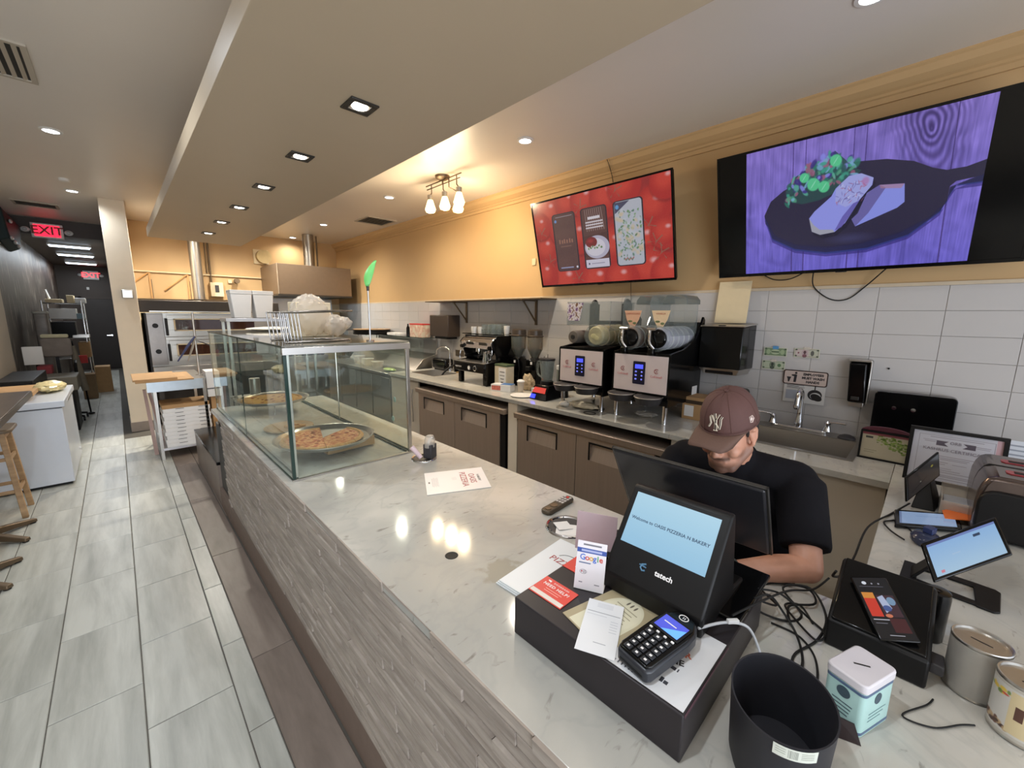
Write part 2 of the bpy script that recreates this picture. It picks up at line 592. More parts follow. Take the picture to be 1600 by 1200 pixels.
TW, TL, G = 0.307, 0.614, 0.004
tm = tile_mesh('floor_tile', TW - G, TL - G, M['ftile'])
tmc = tile_mesh('floor_tile_cut', 0.098 - G, TL - G, M['ftile'])
tmb = tile_mesh('border_tile', 0.192 - G, 1.216 - G, M['btile'])
tmk = tile_mesh('kitchen_tile', TW - G, TL - G, M['btile'])
x_edges = [0.215 - TW * k for k in range(0, 9)]
for k in range(8):
    xc = x_edges[k] - TW / 2
    off = 2.10 if k % 2 == 0 else 2.408
    for j in range(-5, 17):
        y = off + (j + 0.5) * TL
        if y < (0.0 if xc > -1.2 else 2.0) or y > 11.6: continue
        if xc < -1.15 and y > 6.0: continue
        if xc > -0.02 and y > 7.9: continue
        piece('floor_tile', tm, (xc, y, 0), floor)
for j in range(-4, 9):
    piece('floor_tile', tmc, (0.264, 2.408 + (j + 0.5) * TL, 0), floor)
for j in range(-2, 5):
    piece('border_tile', tmb, (0.409, 2.21 + (j + 0.5) * 1.216, 0), floor)
for i in range(3):
    for j in range(9):
        if 0.505 + TW * i < 1.5 and 4.4 + j * TL > 4.3:
            piece('kitchen_tile', tmk, (0.66 + TW * i, 4.4 + j * TL, 0), floor)
far = MB()
for k in range(4):
    xc = x_edges[k] - TW / 2
    for j in range(0, 11):
        y = 11.6 + (j + (0.5 if k % 2 else 0.0)) * TL
        if y + TL / 2 < 17.7 and xc < 0.0: far.box(xc - TW / 2 + 0.002, xc + TW / 2 - 0.002, y - TL / 2 + 0.002, y + TL / 2 - 0.002, -0.004, 0)
o = P('far_tiles', far, M['ftile'], floor)
o['kind'] = 'stuff'

structure('ceiling', MB().box(-3.1, 3.8, -3.05, 10.6, CZ, CZ + 0.1), M['ceil'], 'smooth pale ceiling over the shop and kitchen')
structure('ceiling_hall', MB().box(-1.2, 0.3, 10.5, 17.9, 3.05, 3.15), M['dark_wall'], 'dark lower ceiling of the rear hall')
structure('trim_1', MB().box(-1.2, 0.3, 10.45, 10.6, 2.99, CZ), M['dark_wall'], 'dark fascia where the hall ceiling drops')
wall_r = structure('wall_right', MB().box(3.70, 3.85, -3.05, 9.6, 0, CZ), M['orange'], 'ochre wall with white tile wainscot behind the counter')
structure('wall_back', MB().box(0.1, 3.8, 9.5, 9.65, 0, CZ), M['orange'], 'ochre rear wall of the kitchen')
structure('wall_front', MB().box(-3.1, -2.9, -3.15, -3.0, 0, CZ).box(3.3, 3.8, -3.15, -3.0, 0, CZ).box(-3.1, 3.8, -3.15, -3.0, 2.95, CZ), M['beige'], 'front wall around the shop window behind the camera')
structure('wall_left', MB().box(-3.15, -3.0, -3.05, 6.2, 0, CZ).box(-3.1, -1.15, 6.1, 6.2, 0, CZ), M['beige'], 'beige left wall of the seating side')
structure('wall_beige', MB().box(-1.25, -1.1, 6.2, 9.05, 0, CZ), M['beige'], 'beige wall behind the chest freezer')

# dark mural wall with pale brush marks
def mural():
    m, nt, b = newmat('dark mural with pale strokes')
    N = nt.nodes.new; L = nt.links.new
    tc = N('ShaderNodeTexCoord')
    mp = N('ShaderNodeMapping'); mp.inputs['Scale'].default_value = (1, 5.5, 1.6)
    L(tc.outputs['Object'], mp.inputs[0])
    nz = N('ShaderNodeTexNoise'); nz.inputs['Scale'].default_value = 1.7; nz.inputs['Detail'].default_value = 4
    L(mp.outputs[0], nz.inputs['Vector'])
    r = N('ShaderNodeValToRGB')
    r.color_ramp.elements[0].position = 0.54; r.color_ramp.elements[0].color = (*lin((62, 52, 46)), 1)
    r.color_ramp.elements[1].position = 0.72; r.color_ramp.elements[1].color = (*lin((150, 142, 128)), 1)
    L(nz.outputs['Fac'], r.inputs[0]); L(r.outputs[0], b.inputs['Base Color'])
    b.inputs['Roughness'].default_value = 0.45
    return m
structure('wall_mural', MB().box(-1.25, -1.1, 9.05, 17.9, 0, 3.2), mural(), 'dark brown hall wall brushed with pale marks')
structure('wall_end', MB().box(-1.2, 0.3, 17.7, 17.85, 0, 3.2), M['dark_wall'], 'dark end wall of the hall')
structure('wall_hall', MB().box(0.0, 0.26, 8.55, 17.8, 0, CZ), M['column'], 'cream wall between kitchen and hall')
col = structure('trim_2', MB().box(0.0, 0.26, 8.0, 8.55, 0, CZ), M['column'], 'cream square column at the kitchen entrance', bev=0.004)
P('column_base', MB().box(-0.008, 0.268, 7.985, 8.56, 0, 0.14), mat('grey base tile', (146, 134, 124), 0.5), col, bev=0.004)
P('column_clip', MB().box(0.10, 0.22, 7.93, 7.992, 1.93, 2.05), M['alu'], col, bev=0.01)
door = structure('door_1', MB().box(-0.66, 0.0, 17.64, 17.70, 0.01, 2.12), mat('dark door paint', (48, 42, 40), 0.4), 'dark door at the end of the hall')
P('door_frame', MB().box(-0.72, -0.66, 17.62, 17.7, 0, 2.18).box(-0.72, 0.0, 17.62, 17.7, 2.12, 2.18), M['dark_wall'], door)
P('door_handle', MB().cyl((-0.13, 17.60, 1.03), 0.025, 0.05, 12, 'Y').box(-0.24, -0.12, 17.575, 17.60, 1.015, 1.045), M['chrome'], door)

# wainscot tiles
wt = tile_mesh('wall_tile', 0.322 - 0.002, 0.155 - 0.002, M['tile'], 0.008, 0.0015, 'X')
grout = P('tile_grout', MB().box(3.692, 3.70, -1.3, 9.5, 0.86, 1.95), M['grout'], wall_r)
for i in range(34):
    y = -1.32 + 0.322 * (i + 0.5)
    if y > 9.45: break
    for j in range(7):
        piece('wall_tile', wt, (3.684, y, 0.865 + 0.155 * (j + 0.5)), wall_r)
wsm = MB().box(3.686, 3.70, -3.0, 9.5, 1.95, 1.972)
structure('trim_3', wsm, mat('cream tile cap', (206, 190, 166), 0.4), 'thin cream cap along the top of the wall tiles')
wb = structure('wall_backsplash', MB().box(0.26, 3.68, 9.44, 9.5, 0, 1.95), mat('pale kitchen panelling', (214, 196, 160), 0.4, var=0.03, vs=2), 'pale washable panelling low on the kitchen rear wall')

# crown moulding
prof = [(3.70, 3.10), (3.70, CZ), (3.60, CZ), (3.60, 3.238), (3.612, 3.228), (3.622, 3.19), (3.655, 3.165), (3.672, 3.155), (3.672, 3.138), (3.684, 3.132), (3.684, 3.10)]
def moulding(y0, y1):
    m = MB()
    vs = [(x, y0, z) for x, z in prof] + [(x, y1, z) for x, z in prof]
    n = len(prof)
    m.add(vs, [tuple(range(n)), tuple(range(n, 2 * n))[::-1]] + [(i, (i + 1) % n, n + (i + 1) % n, n + i) for i in range(n)])
    return m
structure('trim_4', moulding(2.397, 9.5), M['orange'], 'rear length of ochre crown moulding')
structure('trim_5', moulding(-3.0, 2.393), M['orange'], 'front length of ochre crown moulding over the large screen')

# floating soffit over the service counter
sf = structure('trim_6', MB().box(0.41, 1.43, -2.6, 7.2, 2.70, 2.81), M['soffit'], 'long taupe floating soffit over the service counter', bev=0.003)
P('soffit_neck', MB().box(0.66, 1.18, -2.4, 6.9, 2.81, CZ), M['soffit'], sf)

# recessed square lights in the soffit
def soffit_light(x, y, label):
    t = thing('downlight', label, 'light', (x, y, 2.6995), group='square downlights in the soffit')
    fr = MB()
    a, b_ = 0.066, 0.040
    for q in ((-a, a, -a, -b_), (-a, a, b_, a), (-a, -b_, -b_, b_), (b_, a, -b_, b_)):
        fr.box(x + q[0], x + q[1], y + q[2], y + q[3], 2.692, 2.70)
    P('trim_ring', fr, M['gunmetal'], t, bev=0.002)
    P('lens', MB().cyl((x, y, 2.694), 0.036, 0.006, 20), M['lensw'], t)
    return t
ordn = ['first', 'second', 'third', 'fourth', 'fifth', 'sixth']
for k, (x, y) in enumerate(SOFFIT_LIGHTS[2:]):
    soffit_light(x, y, ['square downlight in the soffit, largest and nearest the camera', 'square downlight in the soffit, second from the camera', 'square downlight in the soffit, third from the camera', 'square downlight in the soffit, fourth from the camera', 'square downlight in the soffit, second from its far end', 'square downlight at the far end of the soffit'][k])
def ceiling_light(x, y, label, grp):
    t = thing('recessed_light', label, 'light', (x, y, CZ), group=grp)
    P('trim_ring', MB().lathe([(0.052, 3.2495), (0.072, 3.2495), (0.072, 3.243), (0.052, 3.240)], 24, (x, y, 0), cap=False), M['white'], t, sm=True)
    P('lens', MB().cyl((x, y, 3.243), 0.052, 0.006, 20), M['lens'], t)
LL = ['round ceiling light on the walkway side, nearer the camera', 'round ceiling light on the walkway side, beyond the first one']
for (x, y), l in zip(CEIL_LIGHTS[2:4], LL): ceiling_light(x, y, l, 'round lights over the walkway')
LR = ['round ceiling light at the very top of the photo', 'round ceiling light between the track lamp and the large screen', 'round ceiling light just left of the track lamp', 'small round ceiling light over the steel duct', 'small round ceiling light farthest back by the soffit end']
LR += ['added unseen kitchen light hidden above the soffit end', 'second added unseen kitchen light above the oven']  # the added pair over the kitchen
for (x, y), l in zip(CEIL_LIGHTS[4:], LR): ceiling_light(x, y, l, 'round lights over the work aisle')

# air vents
def vent(x0, x1, y0, y1, label, n=9, along='Y'):
    t = thing('ceiling_vent', label, 'vent', ((x0 + x1) / 2, (y0 + y1) / 2, CZ))
    f = 0.028
    fr = MB().box(x0, x1, y0, y0 + f, 3.238, 3.2498).box(x0, x1, y1 - f, y1, 3.238, 3.2498).box(x0, x0 + f, y0 + f, y1 - f, 3.238, 3.2498).box(x1 - f, x1, y0 + f, y1 - f, 3.238, 3.2498)
    P('frame', fr, M['beige'], t)
    P('dark_back', MB().box(x0 + f, x1 - f, y0 + f, y1 - f, 3.2465, 3.2495), M['rubber'], t)
    for i in range(n):
        m = MB()
        if along == 'Y':
            xx = x0 + f + (x1 - x0 - 2 * f) * (i + 0.5) / n
            m.hexa([(xx - 0.012, y0 + f, 3.239), (xx - 0.008, y0 + f, 3.239), (xx - 0.008, y1 - f, 3.239), (xx - 0.012, y1 - f, 3.239), (xx + 0.006, y0 + f, 3.247), (xx + 0.010, y0 + f, 3.247), (xx + 0.010, y1 - f, 3.247), (xx + 0.006, y1 - f, 3.247)])
        else:
            yy = y0 + f + (y1 - y0 - 2 * f) * (i + 0.5) / n
            m.hexa([(x0 + f, yy - 0.012, 3.239), (x1 - f, yy - 0.012, 3.239), (x1 - f, yy - 0.008, 3.239), (x0 + f, yy - 0.008, 3.239), (x0 + f, yy + 0.006, 3.247), (x1 - f, yy + 0.006, 3.247), (x1 - f, yy + 0.010, 3.247), (x0 + f, yy + 0.010, 3.247)])
        P('slat', m, M['beige'], t)
vent(-0.62, -0.2, 3.84, 4.40, 'large slatted air vent at the left edge of the ceiling', 8)
vent(-0.86, -0.42, 8.98, 9.34, 'small slatted air vent in front of the lit exit sign', 6, 'X')
vent(2.99, 3.48, 6.34, 6.84, 'square air vent beside the crown moulding', 8, 'X')
t = thing('smoke_detector', 'tiny white smoke detector on the walkway ceiling', 'detector', (-0.25, 7.2, CZ))
P('housing', MB().lathe([(0.02, 3.215), (0.045, 3.222), (0.05, 3.2495)], 20, (-0.25, 7.2, 0)), M['white'], t, sm=True)

# hall fittings
def exit_sign(x0, x1, y, z0, z1, label, lit):
    t = thing('exit_sign', label, 'sign', ((x0 + x1) / 2, y, z0))
    P('housing', MB().box(x0, x1, y - 0.03, y + 0.02, z0, z1), M['wplastic'], t, bev=0.006)
    h = z1 - z0
    red = emis('lit red panel', (255, 30, 60), 2.2 if lit else 0.5) if lit else M['wplastic']
    P('face_panel', MB().box(x0 + 0.035, x1 - 0.035, y - 0.034, y - 0.03, z0 + 0.025, z1 - 0.025), red, t)
    text('lettering', 'EXIT', h * 0.78, ((x0 + x1) / 2, y - 0.0352, (z0 + z1) / 2), (1, 0, 0), (0, 0, 1), mat('dim letters', (150, 70, 66), 0.5, var=0) if lit else emis('lit red letters', (255, 60, 70), 2.0), t, bold=0.004)
    for s_ in (-1, 1):
        xc = x0 - 0.06 if s_ < 0 else x1 + 0.06
        e = P('emergency_lamp', MB().ball((xc, y - 0.01, (z0 + z1) / 2), 0.055, 0.035, 0.042), M['wplastic'], t, sm=True)
        P('lamp_lens', MB().cyl((xc, y - 0.048, (z0 + z1) / 2), 0.026, 0.006, 16, 'Y'), M['clear'], e)
exit_sign(-0.83, -0.47, 10.40, 2.93, 3.16, 'glowing red exit sign on the dark fascia at the hall mouth', True)
exit_sign(-0.55, -0.22, 17.66, 2.68, 2.93, 'smaller exit sign with red letters on the hall end wall', False)
for y, l in ((12.2, 'thin fluorescent ceiling fixture nearest the lit exit sign'), (14.0, 'middle fluorescent ceiling fixture in the hall'), (16.2, 'fluorescent ceiling fixture farthest down the hall')):
    t = thing('ceiling_fixture', l, 'light', (-0.5, y, 3.05), group='fluorescent fixtures of the hall')
    P('housing', MB().box(-0.80, -0.20, y - 0.09, y + 0.09, 3.015, 3.049), M['wplastic'], t)
    P('diffuser', MB().box(-0.78, -0.22, y - 0.07, y + 0.07, 2.995, 3.016), M['tubel'], t, bev=0.006)
S('wall_sensor', MB().box(-0.52, -0.46, 17.67, 17.70, 2.38, 2.46), M['wplastic'], 'tiny white box under the far exit sign', 'sensor', bev=0.005)
# ---------------------------------------------------------------- service counter
CT = 0.914
fc = thing('service_counter', 'long service counter with marble top and split stone front', 'counter', (0.95, 1.4, 0))
P('countertop', MB().box(0.512, 1.45, -1.2, 4.30, CT - 0.035, CT), M['marble'], fc, bev=0.003)
P('carcass', MB().box(0.55, 1.40, -1.2, 4.28, 0.0, CT - 0.036), M['beige'], fc)
P('front_panel', MB().box(0.528, 0.55, -1.0, 3.87, 0.19, CT - 0.002), M['ledge'], fc)
P('kick_board', MB().box(0.512, 0.549, -1.0, 3.87, 0.0, 0.188), M['kick'], fc)
rs = random.Random(3)
sv = {}
z = 0.19
rows = 20
rh = (CT - 0.19) / rows
for r_ in range(rows):
    y = 0.1 - rs.random() * 0.3
    while y < 3.86:
        l = rs.uniform(0.22, 0.46)
        y1 = min(y + l, 3.87)
        if y1 - y > 0.03:
            d = rs.uniform(0.000, 0.009)
            x0 = 0.503 + d
            m = MB()
            e = rs.uniform(-0.002, 0.002)
            zz0, zz1 = z + r_ * rh + 0.0008, z + (r_ + 1) * rh - 0.0008
            m.hexa([(x0 + 0.002, y + 0.001, zz0), (0.53, y + 0.001, zz0), (0.53, y1 - 0.001, zz0), (x0 + 0.003 + e, y1 - 0.001, zz0),
                    (x0, y + 0.001, zz1), (0.53, y + 0.001, zz1), (0.53, y1 - 0.001, zz1), (x0 + e, y1 - 0.001, zz1)])
            P('stone_strip', m, M['ledge'], fc)
        y = y1
# cable grommet and round waste openings in the worktop
S('grommet_hole', MB().lathe([(0.0, CT + 0.0006), (0.018, CT + 0.0006), (0.021, CT + 0.0016), (0.023, CT + 0.0004)], 24, (0.752, 1.07, 0)), M['rubber'], 'small dark cable hole in the middle of the marble worktop', 'hole', sm=True)
def chute(c, r, label):
    t = thing('waste_chute', label, 'waste opening', (c[0], c[1], CT))
    P('ring', MB().lathe([(r - 0.009, CT + 0.001), (r - 0.006, CT + 0.006), (r, CT + 0.008), (r + 0.004, CT + 0.004), (r + 0.005, CT + 0.0004)], 40, (c[0], c[1], 0), cap=False), M['chrome'], t, sm=True)
    P('well', MB().cyl((c[0], c[1], CT + 0.0004), r - 0.007, 0.001, 36), M['dgrey'], t)
    return t
chute((1.205, 1.975), 0.068, 'chrome ringed opening beside the glass case holding utensils')
t = chute((1.20, 0.915), 0.082, 'larger chrome ringed opening behind the standing cards')
P('folded_papers', MB().at((1.185, 0.90, CT + 0.0016), 0.6).box(-0.05, 0.035, -0.035, 0.045, 0, 0.003).at((1.20, 0.93, CT + 0.006), 1.1, 0.05).box(-0.04, 0.02, -0.02, 0.04, 0, 0.002), M['paper'], t)
# low black topped plinth beyond the stone front
t = thing('low_plinth', 'low black topped plinth beyond the end of the stone front', 'plinth', (0.64, 4.9, 0))
P('body', MB().box(0.513, 0.76, 4.31, 5.75, 0, 0.39), M['btile'], t)
P('black_top', MB().box(0.508, 0.765, 4.31, 5.76, 0.391, 0.42), M['gblack'], t, bev=0.003)
t = thing('recessed_bay', 'black recessed bay under the far end of the counter', 'bay', (0.53, 4.1, 0))
P('panel', MB().box(0.53, 0.549, 3.89, 4.27, 0.2, 0.80), M['black'], t)
P('ledge', MB().box(0.511, 0.549, 3.885, 4.27, 0.0, 0.19), M['kick'], t)
# ---------------------------------------------------------------- rear counter along the right wall
rc = thing('rear_counter', 'long marble topped work counter along the tiled wall', 'counter', (3.2, 2.6, 0))
def top_with_holes(x0, x1, y0, y1, holes):
    m = MB()
    ys = sorted(set([y0, y1] + [h[2] for h in holes] + [h[3] for h in holes]))
    for a, b_ in zip(ys[:-1], ys[1:]):
        hs = [h for h in holes if h[2] <= a + 1e-6 and h[3] >= b_ - 1e-6]
        if not hs: m.box(x0, x1, a, b_, CT - 0.035, CT)
        else:
            h = hs[0]
            m.box(x0, h[0], a, b_, CT - 0.035, CT)
            m.box(h[1], x1, a, b_, CT - 0.035, CT)
    return m
S1 = (3.04, 3.52, 0.265, 0.985)
S2 = (3.02, 3.42, 4.66, 5.22)
P('countertop', top_with_holes(2.755, 3.683, 0.062, 5.42, [S1, S2]), M['marble'], rc)
P('lower_panel', MB().box(2.79, 2.81, 0.07, 1.22, 0.0, 0.877), M['beige'], rc)
P('lower_panel', MB().box(2.79, 2.81, 4.66, 5.40, 0.0, 0.877), M['beige'], rc)
P('post', MB().box(2.775, 3.0, 2.785, 2.915, 0.0, 0.877), M['column'], rc, bev=0.002)
P('end_panel', MB().box(2.81, 3.68, 5.38, 5.40, 0.0, 0.877), M['beige'], rc)
P('back_panel', MB().box(3.64, 3.68, 0.07, 5.38, 0.0, 0.877), M['beige'], rc)
for y, h in ((4.9, 0.62),):
    S('hose_reel', MB().tube(spline([(2.78, 4.80, 0.75), (2.765, 4.80, 0.62), (2.77, 4.79, 0.45), (2.775, 4.80, 0.3)]), 0.008), M['alu'], 'thin metal pipe running down the beige panel left of the first cooler', 'pipe', sm=True)
# return counter to the right of the cashier
rt = thing('return_counter', 'marble topped return counter at the right joining both counters', 'counter', (2.5, -0.6, 0))
P('countertop', MB().box(1.451, 3.683, -1.2, 0.060, CT - 0.035, CT), M['marble'], rt, bev=0.002)
P('lower_panel', MB().box(1.46, 3.68, 0.015, 0.035, 0.0, 0.877), M['beige'], rt)

# undercounter coolers
def cooler(y0, y1, label):
    t = thing('undercounter_cooler', label, 'fridge', (3.15, (y0 + y1) / 2, 0), group='two door coolers under the rear counter')
    P('body', MB().box(2.80, 3.60, y0 + 0.01, y1 - 0.01, 0.08, 0.74), M['fsteel'], t)
    P('top', MB().hexa([(2.725, y0 - 0.01, 0.745), (3.55, y0 - 0.01, 0.745), (3.55, y1 + 0.01, 0.745), (2.725, y1 + 0.01, 0.745), (2.715, y0 - 0.01, 0.80), (3.55, y0 - 0.01, 0.82), (3.55, y1 + 0.01, 0.82), (2.715, y1 + 0.01, 0.80)]), M['fsteel'], t, bev=0.004)
    P('kick_plate', MB().box(2.82, 3.5, y0 + 0.02, y1 - 0.02, 0.0, 0.079), M['black'], t)
    P('side_post', MB().box(2.765, 2.799, y0 + 0.005, y0 + 0.075, 0.09, 0.742), M['black'], t)
    L_ = (y1 - y0 - 0.09) / 2
    for k in range(2):
        a = y0 + 0.08 + k * L_
        b_ = a + L_ - 0.006
        hy0, hy1 = a + 0.22, b_ - 0.14
        dz0, dz1, hz0, hz1 = 0.10, 0.735, 0.54, 0.685
        # door with a recessed grip
        m = MB().box(2.755, 2.799, a, b_, dz0, hz0).box(2.755, 2.799, a, b_, hz1, dz1).box(2.755, 2.799, a, hy0, hz0, hz1).box(2.755, 2.799, hy1, b_, hz0, hz1)
        d = P('door', m, M['fsteel'], t)
        P('grip_recess', MB().hexa([(2.757, hy0, hz0), (2.796, hy0, hz0), (2.796, hy1, hz0), (2.757, hy1, hz0), (2.794, hy0, hz1), (2.796, hy0, hz1), (2.796, hy1, hz1), (2.794, hy1, hz1)]), M['fsteel'], d)
        g = 0.012
        P('grip_edge', MB().box(2.751, 2.756, hy0 - g, hy1 + g, hz1 - 0.002, hz1 + g).box(2.751, 2.756, hy0 - g, hy0 + 0.002, hz0, hz1).box(2.751, 2.756, hy1 - 0.002, hy1 + g, hz0, hz1), M['black'], d)
    return t
cooler(2.94, 4.62, 'steel two door cooler left of the cream post, under the espresso machine')
cooler(1.24, 2.77, 'steel two door cooler right of the cream post, under the slush machines')

# hand sink
def sink(x0, x1, y0, y1, depth, label, rimw, deck):
    t = thing('sink', label, 'sink', ((x0 + x1) / 2, (y0 + y1) / 2, CT))
    z1 = CT + 0.006
    ox0, ox1, oy0, oy1 = x0 - rimw, x1 + deck, y0 - rimw, y1 + rimw
    m = MB().box(ox0, ox1, oy0, y0, CT + 0.0005, z1).box(ox0, ox1, y1, oy1, CT + 0.0005, z1).box(ox0, x0, y0, y1, CT + 0.0005, z1).box(x1, ox1, y0, y1, CT + 0.0005, z1)
    P('rim', m, M['steel'], t)
    zb = CT - depth
    k = 0.03
    bm_ = MB()
    top = [(x0, y0, CT + 0.001), (x1, y0, CT + 0.001), (x1, y1, CT + 0.001), (x0, y1, CT + 0.001)]
    bot = [(x0 + k, y0 + k, zb), (x1 - k, y0 + k, zb), (x1 - k, y1 - k, zb), (x0 + k, y1 - k, zb)]
    out = [(x, y, z - 0.0) for x, y, z in top]
    bm_.add(top + bot, [(0, 1, 5, 4), (1, 2, 6, 5), (2, 3, 7, 6), (3, 0, 4, 7), (4, 5, 6, 7)])
    P('basin', bm_, M['steel'], t)
    P('drain', MB().cyl(((x0 + x1) / 2, (y0 + y1) / 2, zb), 0.04, 0.004, 20), M['chrome'], t)
    return t
t = sink(3.045, 3.515, 0.27, 0.98, 0.19, 'large steel hand sink in the rear counter behind the cashier', 0.035, 0.16)
P('soap_plug', MB().lathe([(0.0, CT + 0.035), (0.02, CT + 0.034), (0.04, CT + 0.024), (0.05, CT + 0.012), (0.05, CT + 0.0065)], 20, (3.56, 0.33, 0)), M['dgrey'], t, sm=True, label='dark rubber drain stopper on the sink deck')
sink(3.025, 3.415, 4.665, 5.215, 0.17, 'small steel prep sink at the far end of the rear counter', 0.004, 0.004)
# two handle tap
t = thing('tap', 'chrome two handle tap with tall gooseneck spout at the hand sink', 'tap', (3.61, 0.625, CT + 0.006))
zr = CT + 0.0065
P('base_plate', MB().prism(rrect(3.58, 3.64, 0.44, 0.80, 0.03), zr, zr + 0.018), M['chrome'], t, bev=0.004)
P('spout', MB().tube(spline([(3.61, 0.625, zr + 0.015), (3.612, 0.625, zr + 0.16), (3.60, 0.625, zr + 0.265), (3.55, 0.625, zr + 0.30), (3.50, 0.625, zr + 0.27), (3.478, 0.625, zr + 0.20)], 5), [0.024] * 3 + [0.017] * 23, 14), M['chrome'], t, sm=True)
P('aerator', MB().lathe([(0.019, zr + 0.205), (0.021, zr + 0.19), (0.016, zr + 0.17)], 16, (3.478, 0.625, 0)), M['chrome'], t, sm=True)
for sgn, yy in ((-1, 0.45), (1, 0.79)):
    h = P('handle', MB().lathe([(0.028, zr + 0.018), (0.022, zr + 0.04), (0.016, zr + 0.06), (0.022, zr + 0.078), (0.012, zr + 0.09)], 18, (3.61, yy, 0)), M['chrome'], t, sm=True)
    P('lever', MB().tube([(3.61, yy, zr + 0.082), (3.60, yy + sgn * 0.05, zr + 0.090), (3.59, yy + sgn * 0.105, zr + 0.092)], [0.010, 0.007, 0.011], 10), M['chrome'], h, sm=True)
# gooseneck tap at the small sink
t = thing('gooseneck_tap', 'thin chrome gooseneck tap at the small far sink', 'tap', (3.50, 4.94, CT))
P('spout', MB().tube(spline([(3.50, 4.94, CT + 0.002), (3.50, 4.94, CT + 0.22), (3.50, 4.97, CT + 0.33), (3.46, 5.06, CT + 0.36), (3.42, 5.14, CT + 0.32), (3.41, 5.16, CT + 0.24)], 6), 0.011, 10), M['chrome'], t, sm=True)
P('base', MB().lathe([(0.03, CT + 0.001), (0.024, CT + 0.05), (0.012, CT + 0.06)], 16, (3.50, 4.94, 0)), M['chrome'], t, sm=True)
S('spray_hose', MB().tube(spline([(3.50, 4.78, CT + 0.11), (3.40, 4.76, CT + 0.10), (3.30, 4.80, CT + 0.02), (3.24, 4.84, CT - 0.10)], 6), 0.014, 10), M['rubber'], 'black spray hose hanging into the small far sink', 'hose', sm=True)
t = thing('spray_valve', 'brass and chrome valve block beside the small far sink', 'valve', (3.50, 4.76, CT))
P('body', MB().cyl((3.50, 4.76, CT + 0.001), 0.02, 0.13, 14).cyl((3.44, 4.76, CT + 0.105), 0.016, 0.12, 12, 'X'), mat('brass', (200, 160, 96), 0.3, 0.9), t, sm=True)
P('knob', MB().ball((3.50, 4.76, CT + 0.145), 0.022), M['chrome'], t, sm=True)

# ---------------------------------------------------------------- glass display case
gc = thing('display_case', 'glass display case with chrome posts holding pizzas on the counter', 'display case', (0.88, 3.2, CT))
X0, X1, Y0, Y1 = 0.552, 1.215, 2.13, 4.27
ZT = 1.585
gm = M['glass']
P('glass_pane', MB().box(X0, X0 + 0.006, Y0 + 0.012, (Y0 + Y1) / 2 - 0.002, CT + 0.006, ZT - 0.012), gm, gc)
P('glass_pane', MB().box(X0, X0 + 0.006, (Y0 + Y1) / 2 + 0.002, Y1 - 0.012, CT + 0.006, ZT - 0.012), gm, gc)
P('glass_pane', MB().box(X0 + 0.012, X1 - 0.012, Y0 + 0.002, Y0 + 0.008, CT + 0.006, ZT - 0.03), gm, gc, label='front glass pane facing the camera')
P('glass_pane', MB().box(X0 + 0.012, X1 - 0.012, Y1 - 0.008, Y1 - 0.002, CT + 0.006, ZT - 0.012), gm, gc)
for k in range(2):
    a = Y0 + 0.012 + k * 1.05
    P('sliding_door', MB().box(X1 - 0.010 - 0.010 * k, X1 - 0.005 - 0.010 * k, a, a + 1.07, CT + 0.012, ZT - 0.012), gm, gc)
tg = mat('tinted glass top', (112, 108, 94), 0.06, var=0.02, spec=0.9)
P('glass_top', MB().box(X0 - 0.004, X1 + 0.004, Y0 - 0.004, Y1, ZT - 0.004, ZT + 0.004), tg, gc, bev=0.001)
P('top_edge', MB().box(X0 - 0.006, X0 - 0.004, Y0 - 0.004, Y1, ZT - 0.006, ZT + 0.003), M['glassedge'], gc)
P('top_rail', MB().box(X0 - 0.006, X1 + 0.006, Y0 - 0.012, Y0 + 0.002, ZT - 0.040, ZT - 0.006), M['alu'], gc, bev=0.001)
P('corner_post', MB().box(X0 - 0.002, X0 + 0.014, Y0, Y0 + 0.014, CT + 0.001, ZT - 0.006), M['glassedge'], gc, bev=0.001, label='dark edged front left corner post')
P('corner_post', MB().box(X0 + 0.015, X0 + 0.026, Y0 + 0.009, Y0 + 0.016, CT + 0.012, ZT - 0.04), M['alu'], gc)
P('corner_post', MB().box(X1 - 0.016, X1 + 0.004, Y0 - 0.002, Y0 + 0.016, CT + 0.001, ZT - 0.006), M['alu'], gc, bev=0.001, label='aluminium front right corner post')
P('corner_post', MB().box(X0, X0 + 0.008, Y1 - 0.010, Y1, CT + 0.001, ZT - 0.004), M['glassedge'], gc)
P('corner_post', MB().box(X1 - 0.012, X1, Y1 - 0.012, Y1, CT + 0.001, ZT - 0.004), M['alu'], gc)
P('centre_rod', MB().cyl((X1 - 0.018, 3.2, CT + 0.001), 0.005, ZT - CT - 0.006, 8), M['alu'], gc)
P('centre_rod', MB().cyl((X0 + 0.012, 3.2, CT + 0.001), 0.0035, ZT - CT - 0.006, 8), M['glassedge'], gc)
P('bottom_channel', MB().box(X0 - 0.006, X1 + 0.006, Y0 - 0.014, Y0 + 0.001, CT + 0.0006, CT + 0.008), M['alu'], gc)
for xa in (X0 - 0.004, X0 + 0.022):
    P('bottom_channel', MB().box(xa, xa + 0.005, Y0 + 0.016, Y1, CT + 0.0006, CT + 0.009), M['glassedge'], gc)
for xa in (X1 - 0.028, X1 - 0.004):
    P('bottom_channel', MB().box(xa, xa + 0.005, Y0 + 0.016, Y1, CT + 0.0006, CT + 0.009), M['glassedge'], gc)
for yy, zz in ((2.35, 1.08), (2.32, 1.21)):
    P('door_pull', MB().lathe([(0.016, 0), (0.018, 0.004), (0.010, 0.006)], 18, (X1 - 0.003, yy, zz), 'X'), mat('frosted pull', (180, 200, 192), 0.3), gc, sm=True)

